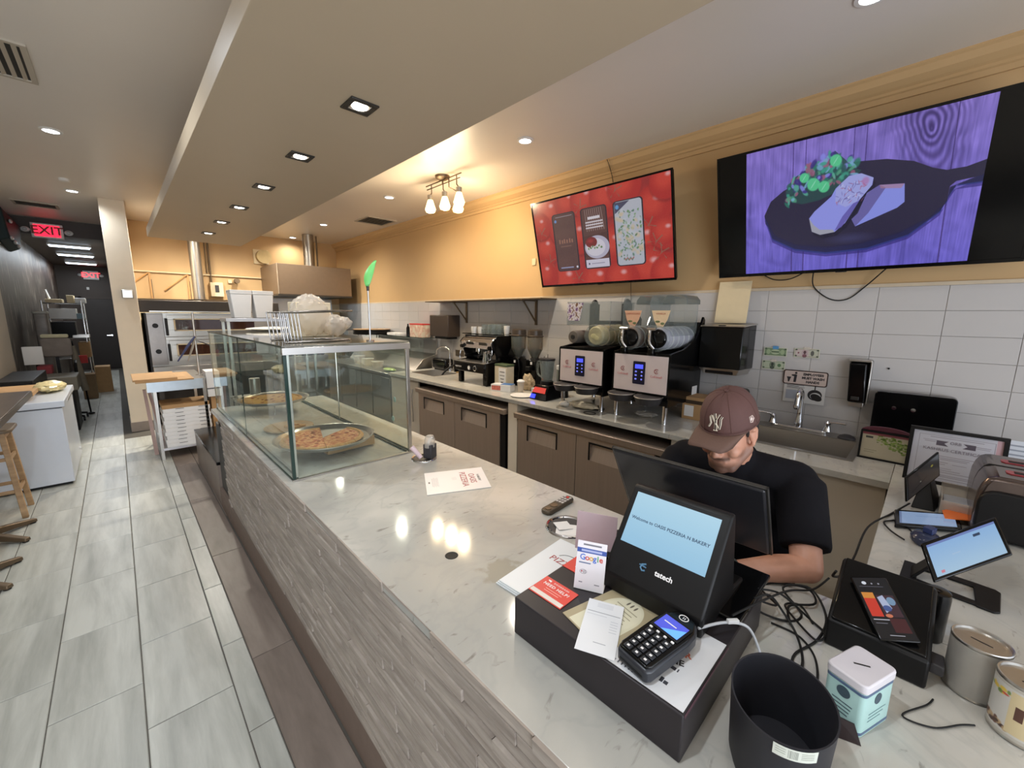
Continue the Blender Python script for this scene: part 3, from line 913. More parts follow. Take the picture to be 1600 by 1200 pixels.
crust = mat('baked pizza crust', (206, 160, 104), 0.7, var=0.22, vs=60, bump=0.5, bs=90)
def topping_mat(name, a, b_, c_, sc=55):
    m, nt, b = newmat(name)
    N = nt.nodes.new; L = nt.links.new
    tc = N('ShaderNodeTexCoord')
    n1 = N('ShaderNodeTexNoise'); n1.inputs['Scale'].default_value = sc; n1.inputs['Detail'].default_value = 3
    L(tc.outputs['Object'], n1.inputs['Vector'])
    r = N('ShaderNodeValToRGB')
    r.color_ramp.elements[0].position = 0.38; r.color_ramp.elements[0].color = (*lin(a), 1)
    r.color_ramp.elements[1].position = 0.62; r.color_ramp.elements[1].color = (*lin(c_), 1)
    k = r.color_ramp.elements.new(0.5); k.color = (*lin(b_), 1)
    L(n1.outputs['Fac'], r.inputs[0]); L(r.outputs[0], b.inputs['Base Color'])
    bp = N('ShaderNodeBump'); bp.inputs['Strength'].default_value = 0.6; bp.inputs['Distance'].default_value = 0.006
    L(n1.outputs['Fac'], bp.inputs['Height']); L(bp.outputs[0], b.inputs['Normal'])
    b.inputs['Roughness'].default_value = 0.5
    return m
TOP1 = topping_mat('cheese and tomato topping', (176, 86, 48), (214, 140, 84), (226, 176, 118))
TOP2 = topping_mat('golden cheese topping', (196, 140, 50), (214, 170, 84), (206, 150, 90))
def pan_mesh(c, r, h=0.022):
    return MB().lathe([(0, c[2]), (r - 0.03, c[2]), (r - 0.012, c[2] + h), (r, c[2] + h + 0.002), (r, c[2] + h + 0.004), (r - 0.014, c[2] + h + 0.003), (r - 0.033, c[2] + 0.003), (0, c[2] + 0.003)], 44, (c[0], c[1], 0), cap=False)
def pizza(c, r, a0, a1, mt, label, n_top=26, seed=1, cuts=8):
    """pizza made of the slices between angles a0 and a1 (degrees)"""
    t = thing('pizza', label, 'pizza', c)
    rr = random.Random(seed)
    step = 360 / cuts
    k = a0
    while k < a1 - 1:
        b0, b1 = R(k + 0.5), R(k + step - 0.5)
        m = MB()
        n = 7
        angs = [b0 + (b1 - b0) * i / n for i in range(n + 1)]
        rings = [(0.004, 0.007), (r * 0.45, 0.009), (r * 0.86, 0.009), (r * 0.91, 0.018), (r * 0.97, 0.017), (r, 0.008), (r * 0.985, 0.001)]
        vs = []
        for q, h in rings:
            vs += [(c[0] + q * math.cos(a), c[1] + q * math.sin(a), c[2] + h) for a in angs]
        fs = []
        w = n + 1
        for j in range(len(rings) - 1):
            for i in range(n): fs.append((j * w + i, (j + 1) * w + i, (j + 1) * w + i + 1, j * w + i + 1))
        bot = len(vs)
        vs += [(c[0] + 0.004 * math.cos(angs[0]), c[1] + 0.004 * math.sin(angs[0]), c[2] + 0.001)]
        L0 = [j * w for j in range(len(rings))]
        L1 = [j * w + n for j in range(len(rings))]
        fs.append(tuple([bot] + L0)); fs.append(tuple([bot] + L1[::-1]))
        m.add(vs, fs)
        sl = P('slice', m, crust, t, sm=True)
        P('topping', MB().add([(c[0] + q * math.cos(a), c[1] + q * math.sin(a), c[2] + h + 0.0025) for q, h in ((0.008, 0.007), (r * 0.45, 0.0095), (r * 0.87, 0.0095)) for a in angs], [(j * w + i, (j + 1) * w + i, (j + 1) * w + i + 1, j * w + i + 1) for j in range(2) for i in range(n)]), mt, sl, sm=True)
        k += step
    blobs = MB()
    for _ in range(n_top):
        a = R(rr.uniform(a0 + 4, a1 - 4)); q = r * 0.82 * math.sqrt(rr.random())
        blobs.ball((c[0] + q * math.cos(a), c[1] + q * math.sin(a), c[2] + 0.012), rr.uniform(0.008, 0.016), rr.uniform(0.006, 0.012), 0.004, 8, 5)
    o = P('topping_bits', blobs, mat('roasted vegetable bits', (150, 84, 50), 0.5, var=0.3), t, sm=True)
    o['kind'] = 'stuff'
    return t
# front pizza on a box riser
S('riser_box', MB().at((0.95, 2.52, CT + 0.009), 0.08).box(-0.15, 0.15, -0.13, 0.13, 0, 0.055), M['card'], 'brown cardboard riser under the front pizza tray', 'box', bev=0.002)
tr_z = CT + 0.0655
S('pizza_tray', pan_mesh((0.85, 2.52, tr_z), 0.285), M['alu'], 'large round metal tray under the front pizza', 'tray', sm=True)
pizza((0.835, 2.52, tr_z + 0.0045), 0.235, 75, 390, TOP1, 'large pizza missing a slice at the front of the case', 13, 4)
# middle small board
S('serving_board', MB().lathe([(0, CT + 0.01), (0.15, CT + 0.01), (0.16, CT + 0.016), (0.16, CT + 0.024), (0, CT + 0.024)], 36, (0.82, 3.16, 0), cap=False), M['wood'], 'round pale board with a slice in the middle of the case', 'board', sm=True)
pizza((0.87, 3.16, CT + 0.025), 0.10, 200, 290, TOP2, 'single leftover slice on the round board', 4, 9)
# rear pizza on a stand
t = thing('pizza_stand', 'wire stand lifting the rear pizza', 'stand', (0.88, 3.78, CT))
P('ring', MB().tube([(0.88 + 0.14 * math.cos(2 * PI * i / 28), 3.78 + 0.14 * math.sin(2 * PI * i / 28), CT + 0.10) for i in range(28)], 0.004, 8, True), M['chrome'], t, sm=True)
for a in (0.3, 2.4, 4.5):
    P('leg', MB().tube([(0.88 + 0.14 * math.cos(a), 3.78 + 0.14 * math.sin(a), CT + 0.10), (0.88 + 0.15 * math.cos(a), 3.78 + 0.15 * math.sin(a), CT + 0.013)], 0.004, 8), M['chrome'], t, sm=True)
S('pizza_tray', pan_mesh((0.88, 3.78, CT + 0.105), 0.27), M['alu'], 'round metal tray under the rear golden pizza', 'tray', sm=True)
pizza((0.87, 3.78, CT + 0.1095), 0.225, 0, 360, TOP2, 'whole golden cheese pizza at the rear of the case', 20, 6)
t = thing('serving_spatula', 'black spatula lying behind the front pizza', 'spatula', (1.12, 2.86, CT))
P('blade', MB().at((1.08, 2.98, CT + 0.0065), 0.5).box(-0.05, 0.05, -0.04, 0.05, 0, 0.003), M['gunmetal'], t)
P('handle', MB().tube([(1.10, 2.93, CT + 0.010), (1.17, 2.80, CT + 0.022), (1.185, 2.70, CT + 0.020)], 0.009, 10), M['black'], t, sm=True)
# ---------------------------------------------------------------- painted pictures (flat prints and screens)
class CV:
    def __init__(s, w, h, bg=(255, 255, 255)):
        s.w, s.h = w, h
        s.a = np.empty((h, w, 3), np.float32)
        s.a[:] = bg
        s.Y, s.X = np.mgrid[0:h, 0:w].astype(np.float32)
    def blend(s, m, c, al=1.0):
        m = (m * al)[..., None]
        s.a = s.a * (1 - m) + np.array(c, np.float32) * m
    def poly(s, pts, c, al=1.0, norm=True):
        if norm: pts = [(x * s.w, y * s.h) for x, y in pts]
        x0 = max(0, int(min(p[0] for p in pts)) - 1); x1 = min(s.w, int(max(p[0] for p in pts)) + 2)
        y0 = max(0, int(min(p[1] for p in pts)) - 1); y1 = min(s.h, int(max(p[1] for p in pts)) + 2)
        if x1 <= x0 or y1 <= y0: return s
        acc = np.zeros((y1 - y0, x1 - x0), np.float32)
        for dx, dy in ((0.25, 0.25), (0.75, 0.25), (0.25, 0.75), (0.75, 0.75)):
            X = s.X[y0:y1, x0:x1] + dx; Y = s.Y[y0:y1, x0:x1] + dy
            ins = np.zeros(X.shape, bool)
            n = len(pts)
            for i in range(n):
                ax, ay = pts[i]; bx, by = pts[(i + 1) % n]
                if ay == by: continue
                cnd = (ay > Y) != (by > Y)
                ins ^= cnd & (X < (bx - ax) * (Y - ay) / (by - ay) + ax)
            acc += ins * 0.25
        m = (acc * al)[..., None]
        s.a[y0:y1, x0:x1] = s.a[y0:y1, x0:x1] * (1 - m) + np.array(c, np.float32) * m
        return s
    def rect(s, x0, y0, x1, y1, c, al=1.0):
        return s.poly([(x0, y0), (x1, y0), (x1, y1), (x0, y1)], c, al)
    def ell(s, cx, cy, rx, ry, c, al=1.0, soft=0.03, rot=0):
        X = s.X / s.w - cx; Y = (s.Y / s.h - cy)
        asp = s.h / s.w
        Y2 = Y * asp; ry2 = ry * asp
        co, si = math.cos(rot), math.sin(rot)
        u = X * co + Y2 * si; v = -X * si + Y2 * co
        d = np.sqrt((u / rx) ** 2 + (v / ry2) ** 2)
        s.blend(np.clip((1 - d) / soft, 0, 1), c, al)
        return s
    def noise(s, sx, sy, seed=0, octs=3):
        r = np.random.RandomState(seed)
        out = np.zeros((s.h, s.w), np.float32); amp = 1.0; tot = 0
        for o in range(octs):
            gx, gy = int(sx * 2 ** o) + 2, int(sy * 2 ** o) + 2
            g = r.rand(gy, gx).astype(np.float32)
            fx = s.X / s.w * (gx - 1.001); fy = s.Y / s.h * (gy - 1.001)
            ix, iy = fx.astype(int), fy.astype(int)
            tx, ty = fx - ix, fy - iy
            tx = tx * tx * (3 - 2 * tx); ty = ty * ty * (3 - 2 * ty)
            out += amp * ((g[iy, ix] * (1 - tx) + g[iy, ix + 1] * tx) * (1 - ty) + (g[iy + 1, ix] * (1 - tx) + g[iy + 1, ix + 1] * tx) * ty)
            tot += amp; amp *= 0.5
        return out / tot
    def image(s, name):
        im = bpy.data.images.new(name, s.w, s.h)
        a = np.ones((s.h, s.w, 4), np.float32)
        a[..., :3] = np.clip(s.a[::-1] / 255, 0, 1)
        im.pixels.foreach_set(a.ravel())
        im.pack()
        return im

def picture(name, tl, tr, bl, mat_, parent, thick=0.0006, label=None):
    """flat printed sheet: front face carries the picture"""
    tl, tr, bl = Vector(tl), Vector(tr), Vector(bl)
    br = tr + bl - tl
    n = (tr - tl).cross(tl - bl).normalized()
    inv = MW.get(parent.name, Matrix.Identity(4)).inverted() if parent else Matrix.Identity(4)
    vs = [tl, tr, br, bl] + [p - n * thick for p in (tl, tr, br, bl)]
    org = Vector((0, 0, 0)) if parent else (bl + br) / 2
    vs = [inv @ v - org for v in vs]
    me = bpy.data.meshes.new(name)
    me.from_pydata([tuple(v) for v in vs], [], [(0, 3, 2, 1), (4, 5, 6, 7), (0, 1, 5, 4), (1, 2, 6, 5), (2, 3, 7, 6), (3, 0, 4, 7)])
    uv = me.uv_layers.new(name='uv')
    uvs = [(0, 1), (1, 1), (1, 0), (0, 0)]
    for pi, p in enumerate(me.polygons):
        for k, li in enumerate(p.loop_indices):
            vi = me.loops[li].vertex_index
            uv.data[li].uv = uvs[vi % 4] if pi == 0 else (0.01, 0.99)
    me.materials.append(mat_)
    o = bpy.data.objects.new(name, me)
    COL.objects.link(o)
    if parent:
        o.parent = parent
        MW[o.name] = MW[parent.name].copy()
    else:
        o.location = org
        MW[o.name] = Matrix.Translation(org)
    if label: o['label'] = label
    return o

rnd = random.Random(11)
# --- large screen: food on a black pan over mauve planks
cv = CV(880, 520)
g = cv.noise(5, 60, 3, 3) ; g2 = cv.noise(46, 3, 5, 3); g3 = cv.noise(5, 4, 8, 3)
sw = np.sin((cv.X / cv.w * 34 + g3 * 18 + g2 * 3))
gf = cv.noise(200, 5, 77, 2)
base = 0.55 + 0.34 * (gf - 0.5) + 0.22 * (g2 - 0.5) * 2 + 0.10 * sw * (0.4 + g3 * 0.6)
top = np.clip(1 - cv.Y / cv.h * 0.8, 0, 1)
cR = (106 + 34 * top) * (0.60 + base * 0.75); cG = (96 + 20 * top) * (0.60 + base * 0.75); cB = (206 - 6 * top) * (0.66 + base * 0.60)
cv.a = np.stack([cR, cG, cB], -1).astype(np.float32)
for x in (0.24, 0.30, 0.51, 0.56, 0.88):       # plank joints
    cv.poly([(x, 0), (x + 0.004, 0), (x + 0.02, 1), (x + 0.014, 1)], (60, 40, 96), 0.7)
# knot rings
kx, ky = cv.X / cv.w - 0.80, cv.Y / cv.h - 0.12
kr = np.sqrt((kx * 7) ** 2 + (ky * 2.6 - kx * 2.5) ** 2) + (g3 - 0.5) * 0.35
cv.blend(np.clip(1.15 - kr, 0, 1) * (0.5 + 0.5 * np.sin(kr * 46)), (52, 34, 88), 0.85)
pl = [(0.103, 0.512), (0.136, 0.406), (0.2, 0.34), (0.294, 0.285), (0.40, 0.245), (0.526, 0.227), (0.652, 0.251), (0.755, 0.298), (0.825, 0.361), (0.875, 0.391), (0.94, 0.39), (1.0, 0.366), (1.0, 0.46), (0.914, 0.47), (0.895, 0.496), (0.894, 0.598), (0.841, 0.69), (0.731, 0.775), (0.573, 0.824), (0.425, 0.828), (0.272, 0.786), (0.161, 0.691), (0.11, 0.58)]
rim = [(0.104, 0.528), (0.161, 0.691), (0.272, 0.786), (0.425, 0.828), (0.573, 0.824), (0.731, 0.775), (0.841, 0.69), (0.894, 0.598), (0.896, 0.509), (1.0, 0.456), (1.0, 0.503), (0.916, 0.502), (0.901, 0.549), (0.876, 0.658), (0.771, 0.797), (0.61, 0.868), (0.426, 0.876), (0.272, 0.827), (0.15, 0.722)]
cv.poly([(x, y + 0.02) for x, y in rim], (40, 28, 100), 0.6)
cv.poly(pl, (36, 30, 46))
cv.poly(rim, (40, 50, 120))
cv.poly([(x, y * 0.985) for x, y in rim], (26, 24, 52), 0.85)
cv.ell(0.53, 0.77, 0.13, 0.05, (74, 76, 120), 0.5, 0.9)
sal = [(0.212, 0.347), (0.242, 0.263), (0.312, 0.21), (0.408, 0.185), (0.434, 0.123), (0.481, 0.197), (0.519, 0.266), (0.554, 0.292), (0.504, 0.375), (0.451, 0.417), (0.376, 0.455), (0.297, 0.465), (0.234, 0.432)]
cv.poly(sal, (34, 74, 60), 0.9)
cols = [(62, 170, 130), (96, 190, 150), (40, 130, 90), (130, 190, 210), (58, 40, 120), (150, 150, 240), (170, 90, 110), (40, 100, 80), (90, 170, 120), (36, 80, 70)]
for i in range(150):
    a, b_ = rnd.random(), rnd.random()
    x = 0.22 + a * 0.32; yc = 0.39 - 0.14 * math.sin(a * PI * 0.9) - a * 0.02; y = yc + (b_ - 0.5) * 0.20
    k = rnd.choice(cols)
    cv.ell(x, y, rnd.uniform(0.008, 0.026), rnd.uniform(0.012, 0.03), k, 0.85, 0.4, rnd.uniform(0, 3))
for x, y, r_ in ((0.345, 0.33, 0.034), (0.30, 0.27, 0.026), (0.44, 0.19, 0.03), (0.395, 0.36, 0.03)):
    cv.ell(x, y, r_, r_ * 1.5, (92, 222, 140), 0.95, 0.2, 0.6)
    cv.ell(x, y, r_ * 0.1, r_ * 1.3, (160, 240, 190), 0.8, 0.4, 0.6)
w1 = [(0.335, 0.583), (0.359, 0.535), (0.433, 0.441), (0.45, 0.388), (0.503, 0.317), (0.555, 0.314), (0.607, 0.358), (0.605, 0.406), (0.561, 0.492), (0.529, 0.585), (0.504, 0.653), (0.46, 0.711), (0.393, 0.721), (0.352, 0.689)]
w1e = [(0.451, 0.395), (0.503, 0.317), (0.555, 0.314), (0.607, 0.358), (0.601, 0.412), (0.553, 0.504), (0.5, 0.534), (0.453, 0.491)]
w2 = [(0.586, 0.456), (0.634, 0.415), (0.731, 0.432), (0.74, 0.556), (0.714, 0.59), (0.55, 0.686), (0.531, 0.629), (0.556, 0.592)]
cv.poly([(x + 0.01, y + 0.03) for x, y in w1], (14, 12, 24), 0.7)
cv.poly(w2, (150, 156, 236)); cv.poly([w2[0], w2[1], (0.66, 0.44), (0.60, 0.60), (0.55, 0.686), w2[6], w2[7]], (96, 80, 130), 0.7)
cv.poly([w2[1], w2[2], (0.72, 0.46), (0.64, 0.44)], (196, 130, 130), 0.6)
cv.poly(w1, (158, 160, 236))
cv.poly([(0.49, 0.68), (0.529, 0.585), (0.561, 0.492), (0.54, 0.50), (0.49, 0.60), (0.46, 0.70)], (98, 84, 160), 0.8)
cv.poly([(0.335, 0.583), (0.352, 0.689), (0.393, 0.721), (0.46, 0.711), (0.45, 0.69), (0.39, 0.68), (0.36, 0.64)], (186, 180, 150), 0.7)
cv.poly(w1e, (176, 178, 232))
for i in range(60):
    x, y = 0.455 + rnd.random() * 0.13, 0.35 + rnd.random() * 0.15
    cv.ell(x, y, 0.012, 0.004, rnd.choice([(120, 110, 170), (220, 220, 246), (92, 70, 120), (190, 90, 110)]), 0.6, 0.5, rnd.uniform(0, 3))
cv.ell(0.575, 0.37, 0.02, 0.035, (196, 110, 160), 0.6, 0.5)
cv.a = cv.a * np.array((0.80, 0.82, 0.82), np.float32) + np.array((8, 8, 22), np.float32)
BIGPIC = img_mat('large screen picture', cv.image('screen food'), 1.0, 0.25)

# --- smaller screen: tomatoes with three phones
cv = CV(800, 460, (170, 34, 30))
g = cv.noise(8, 5, 21, 3)
cv.a *= (0.7 + 0.6 * g)[..., None]
tom = [(0.147, 0.13, 0.12), (0.306, 0.07, 0.11), (0.44, 0.08, 0.12), (0.60, 0.10, 0.13), (0.72, 0.03, 0.12), (0.896, 0.28, 0.12), (0.077, 0.55, 0.12), (0.05, 0.27, 0.10), (0.22, 0.36, 0.10), (0.36, 0.45, 0.13), (0.228, 0.97, 0.16), (0.481, 0.99, 0.15), (0.62, 0.6, 0.13), (0.83, 0.60, 0.13), (0.86, 0.90, 0.16), (0.96, 0.55, 0.10), (0.97, 0.95, 0.12), (0.66, 0.98, 0.13), (0.04, 0.86, 0.12), (0.5, 0.3, 0.1), (0.97, 0.08, 0.1)]
for x, y, r_ in tom:
    ry = r_ * 800 / 460
    cv.ell(x, y + 0.02, r_ * 1.02, ry * 1.02, (92, 10, 12), 0.7, 0.25)
    cv.ell(x, y, r_, ry, (188, 32, 24), 1, 0.12)
    cv.ell(x - r_ * 0.1, y - ry * 0.15, r_ * 0.75, ry * 0.72, (226, 62, 40), 0.8, 0.6)
    cv.ell(x + r_ * 0.15, y - ry * 0.35, r_ * 0.22, ry * 0.16, (250, 190, 190), 0.85, 0.7)
for x, y in ((0.40, 0.14), (0.9, 0.62), (0.1, 0.7), (0.33, 0.93), (0.66, 0.05), (0.86, 0.45), (0.05, 0.35), (0.93, 0.73)):
    for a in range(5):
        q = a * 1.26 + x * 9
        cv.poly([(x, y), (x + 0.05 * math.cos(q), y + 0.09 * math.sin(q)), (x + 0.052 * math.cos(q + 0.15), y + 0.09 * math.sin(q + 0.15)), (x + 0.006, y + 0.008)], (150, 96, 70), 0.8)
def rr_uv(x0, x1, y0, y1, r_):
    return [(a / 800, b_ / 460) for a, b_ in rrect(x0 * 800, x1 * 800, y0 * 460, y1 * 460, r_)]
for x0, x1 in ((0.165, 0.347), (0.402, 0.588), (0.643, 0.828)):
    cv.poly(rr_uv(x0 - 0.006, x1 + 0.006, 0.165, 0.84, 18), (30, 22, 30))
cv.poly(rr_uv(0.168, 0.344, 0.175, 0.83, 14), (74, 46, 44))
m_ = cv.noise(4, 6, 31, 3)
msk = ((cv.X > 0.17 * 800) & (cv.X < 0.342 * 800) & (cv.Y > 0.2 * 460) & (cv.Y < 0.80 * 460)).astype(np.float32)
cv.blend(msk * m_, (126, 86, 64), 0.5)
cv.rect(0.19, 0.20, 0.33, 0.207, (190, 190, 200), 0.8); cv.ell(0.187, 0.245, 0.01, 0.018, (90, 150, 220))
for k, x in enumerate((0.20, 0.222, 0.24, 0.262, 0.285, 0.305)): cv.rect(x, 0.46 + 0.01 * (k % 2), x + 0.012, 0.51, (176, 120, 90), 0.8)
cv.rect(0.21, 0.54, 0.30, 0.55, (150, 110, 90), 0.7); cv.rect(0.19, 0.79, 0.30, 0.805, (150, 160, 200)); cv.ell(0.33, 0.797, 0.008, 0.014, (230, 235, 250))
cv.poly(rr_uv(0.405, 0.585, 0.175, 0.83, 14), (84, 52, 44))
for k in range(9): cv.poly([(0.43 + 0.015 * k, 0.18), (0.433 + 0.015 * k, 0.18), (0.44 + 0.016 * k, 0.42), (0.436 + 0.016 * k, 0.42)], (210, 190, 180), 0.7)
cv.rect(0.45, 0.265, 0.54, 0.295, (238, 236, 240))
for y in (0.315, 0.345, 0.375): cv.rect(0.43, y, 0.56, y + 0.016, (238, 236, 240), 0.9)
cv.poly([(0.405, 0.47), (0.585, 0.45), (0.585, 0.70), (0.405, 0.70)], (70, 40, 34))
cv.ell(0.50, 0.60, 0.095, 0.13, (196, 196, 216), 1, 0.04); cv.ell(0.49, 0.60, 0.075, 0.10, (230, 230, 240), 1, 0.05)
cv.ell(0.46, 0.54, 0.045, 0.06, (120, 24, 26)); cv.ell(0.455, 0.525, 0.03, 0.03, (178, 40, 40), 0.8, 0.6)
for k in range(14): cv.ell(0.43 + 0.008 * k, 0.60 + 0.012 * math.sin(k), 0.008, 0.012, (70, 120, 60) if k % 2 else (236, 236, 226), 0.9)
cv.rect(0.407, 0.735, 0.584, 0.826, (224, 224, 240)); cv.ell(0.43, 0.78, 0.006, 0.012, (70, 70, 90)); cv.rect(0.45, 0.775, 0.55, 0.787, (170, 170, 190))
cv.poly(rr_uv(0.646, 0.825, 0.175, 0.83, 14), (196, 206, 214))
for i in range(150):
    x, y = rnd.uniform(0.66, 0.815), rnd.uniform(0.27, 0.74)
    k = i % 3
    if k == 0: cv.ell(x, y, rnd.uniform(0.012, 0.026), rnd.uniform(0.018, 0.035), rnd.choice([(214, 196, 160), (206, 218, 224), (190, 206, 214), (220, 206, 170)]), 0.8, 0.6, rnd.uniform(0, 3))
    else: cv.ell(x, y, rnd.uniform(0.006, 0.014), rnd.uniform(0.006, 0.014), rnd.choice([(84, 140, 76), (60, 112, 64), (110, 160, 90), (70, 120, 90)]), 0.75, 0.5, rnd.uniform(0, 3))
cv.poly([(0.648, 0.18), (0.75, 0.18), (0.66, 0.28), (0.648, 0.29)], (60, 66, 90)); cv.ell(0.665, 0.225, 0.012, 0.022, (90, 170, 230))
for k in range(10): cv.ell(0.69 + 0.007 * k, 0.76 + 0.008 * (k % 3), 0.004, 0.016, (170, 50, 30) if k % 2 else (30, 90, 40), 0.9, 0.5, 0.4)
cv.a = cv.a * 0.70 + np.array((26, 22, 26), np.float32)
SMALLPIC = img_mat('smaller screen picture', cv.image('screen tomatoes'), 1.0, 0.25)

def tv(label, y0, y1, px, pz, h, tilt, u0, u1, pic, cable_y):
    """wall screen leaning forward: bottom edge at (px, pz), top nearer the room"""
    t = thing('wall_screen', label, 'television', (px, (y0 + y1) / 2, pz), group='screens on the ochre wall')
    ux, uz = -math.sin(tilt), math.cos(tilt)
    nx, nz = -math.cos(tilt), -math.sin(tilt)
    def q(y, a, d): return (px + ux * a + nx * d, y, pz + uz * a + nz * d)
    def slab(ya, yb, a0, a1, d0, d1):
        return [q(ya, a0, d0), q(yb, a0, d0), q(yb, a1, d0), q(ya, a1, d0), q(ya, a0, d1), q(yb, a0, d1), q(yb, a1, d1), q(ya, a1, d1)]
    b = 0.014
    fr = MB().hexa(slab(y0, y1, 0, b + 0.006, 0, 0.016)).hexa(slab(y0, y1, h - b, h, 0, 0.016)).hexa(slab(y0, y0 + b, b, h - b, 0, 0.016)).hexa(slab(y1 - b, y1, b, h - b, 0, 0.016))
    P('bezel', fr, M['gblack'], t)
    P('back_shell', MB().hexa(slab(y0 + 0.01, y1 - 0.01, 0.01, h - 0.01, -0.035, 0.006)).hexa(slab((y0 + y1) / 2 - 0.3, (y0 + y1) / 2 + 0.3, 0.12, h - 0.3, -0.05, -0.034)), M['black'], t, bev=0.004)
    P('panel', MB().hexa(slab(y0 + b - 0.001, y1 - b + 0.001, b, h - b, 0.006, 0.010)), M['gblack'], t)
    w = y1 - y0
    # the picture reads left to right from the room: left is the far (+Y) side
    ya, yb = y1 - u0 * w, y1 - u1 * w
    picture('picture', q(ya, h - b - 0.002, 0.0112), q(yb, h - b - 0.002, 0.0112), q(ya, b + 0.007, 0.0112), pic, t)
    P('wall_arm', MB().hexa([(3.60, (y0 + y1) / 2 - 0.08, pz + 0.25), (3.69, (y0 + y1) / 2 - 0.08, pz + 0.25), (3.69, (y0 + y1) / 2 + 0.08, pz + 0.25), (3.60, (y0 + y1) / 2 + 0.08, pz + 0.25), (3.52, (y0 + y1) / 2 - 0.08, pz + 0.62), (3.69, (y0 + y1) / 2 - 0.08, pz + 0.62), (3.69, (y0 + y1) / 2 + 0.08, pz + 0.62), (3.52, (y0 + y1) / 2 + 0.08, pz + 0.62)]), M['black'], t)
    P('logo_chip', MB().hexa(slab((y0 + y1) / 2 - 0.03, (y0 + y1) / 2 + 0.03, -0.006, 0.001, 0.004, 0.014)), M['dgrey'], t)
    return t
tv('smaller wall screen showing tomatoes and three phones', 1.635, 3.21, 3.60, 2.068, 0.895, 0.250, 0.012, 0.988, SMALLPIC, 0)
tv('largest wall screen showing a wrap and salad on a black pan', -0.29, 1.277, 3.60, 2.062, 0.875, 0.300, 0.126, 0.866, BIGPIC, 0)
S('power_cable', MB().tube(spline([(3.63, 0.98, 2.075), (3.66, 0.90, 2.03), (3.66, 0.80, 2.03), (3.63, 0.70, 2.075)], 6), 0.004, 6), M['rubber'], 'short black cable loop under the large screen', 'cable', sm=True)
S('power_cable', MB().tube(spline([(3.63, 0.655, 2.075), (3.67, 0.65, 1.97), (3.675, 0.55, 1.88), (3.675, 0.45, 1.875), (3.67, 0.36, 1.96), (3.63, 0.26, 2.075)], 6), 0.004, 6), M['rubber'], 'long black cable drooping below the large screen onto the tiles', 'cable', sm=True)
S('power_cable', MB().tube([(3.66, 2.12, 2.07), (3.681, 2.12, 1.9), (3.681, 2.11, 1.5)], 0.003, 6), M['rubber'], 'thin cable running down behind the slush machines', 'cable', sm=True)
S('crown_wire', MB().tube(spline([(3.59, 2.41, 3.24), (3.605, 2.40, 3.20), (3.66, 2.40, 3.13), (3.69, 2.395, 3.05)], 5), 0.003, 6), M['rubber'], 'thin dark wire crossing the moulding above the smaller screen', 'wire', sm=True)
S('wall_plate', MB().box(3.688, 3.70, 3.42, 3.48, 2.34, 2.42), M['cream'], 'small cream wall plate left of the smaller screen', 'plate', bev=0.003)
S('wall_plate', MB().box(3.676, 3.683, 4.83, 5.04, 1.13, 1.22), mat('dark label plate', (88, 78, 66), 0.5), 'dark outlet plate on the tiles by the gooseneck tap', 'plate', bev=0.003)

# ---------------------------------------------------------------- wall shelf over the espresso machine
t = thing('wall_shelf', 'long thin wall shelf on two angle brackets above the espresso machine', 'shelf', (3.55, 4.2, 1.92))
P('board', MB().box(3.40, 3.683, 3.07, 5.42, 1.925, 1.94), M['bronze'], t, bev=0.002)
for y in (3.38, 4.75):
    P('bracket', MB().box(3.665, 3.683, y - 0.015, y + 0.015, 1.63, 1.925).box(3.41, 3.683, y - 0.015, y + 0.015, 1.912, 1.924).hexa([(3.44, y - 0.012, 1.90), (3.455, y - 0.012, 1.90), (3.455, y + 0.012, 1.90), (3.44, y + 0.012, 1.90), (3.46, y - 0.012, 1.912), (3.475, y - 0.012, 1.912), (3.475, y + 0.012, 1.912), (3.46, y + 0.012, 1.912)]).tube([(3.455, y, 1.908), (3.672, y, 1.66)], 0.010, 6), M['bronze'], t)

# dark panel (towel dispenser) by the small sink
t = thing('paper_dispenser', 'dark brown towel dispenser on the tiles by the small sink', 'dispenser', (3.6, 5.22, 1.40))
P('body', MB().box(3.46, 3.683, 4.92, 5.40, 1.42, 1.74), mat('dark brown plastic', (62, 52, 46), 0.4), t, bev=0.012)
P('outlet', MB().box(3.50, 3.683, 5.0, 5.32, 1.385, 1.42), M['black'], t, bev=0.004)

# black paper towel dispenser by the hand sink
t = thing('towel_dispenser', 'large black paper towel dispenser between the slush machines and sink', 'dispenser', (3.55, 1.17, 1.30))
P('body', MB().hexa([(3.445, 1.015, 1.335), (3.683, 0.99, 1.335), (3.683, 1.36, 1.335), (3.445, 1.335, 1.335), (3.455, 1.015, 1.668), (3.683, 0.99, 1.685), (3.683, 1.36, 1.685), (3.455, 1.335, 1.668)]), M['gblack'], t, bev=0.008)
P('top_trim', MB().hexa([(3.45, 1.01, 1.669), (3.683, 0.985, 1.686), (3.683, 1.365, 1.686), (3.45, 1.34, 1.669), (3.452, 1.012, 1.676), (3.683, 0.987, 1.694), (3.683, 1.363, 1.694), (3.452, 1.338, 1.676)]), M['alu'], t)
P('lower_frame', MB().hexa([(3.49, 1.05, 1.285), (3.683, 1.02, 1.285), (3.683, 1.33, 1.285), (3.49, 1.30, 1.285), (3.455, 1.02, 1.334), (3.683, 1.0, 1.334), (3.683, 1.35, 1.334), (3.455, 1.33, 1.334)]), M['alu'], t, bev=0.003)
P('paper_slot', MB().box(3.468, 3.49, 1.07, 1.28, 1.292, 1.322), M['black'], t)
P('release_tab', MB().box(3.45, 3.47, 1.15, 1.20, 1.674, 1.682), M['gunmetal'], t)
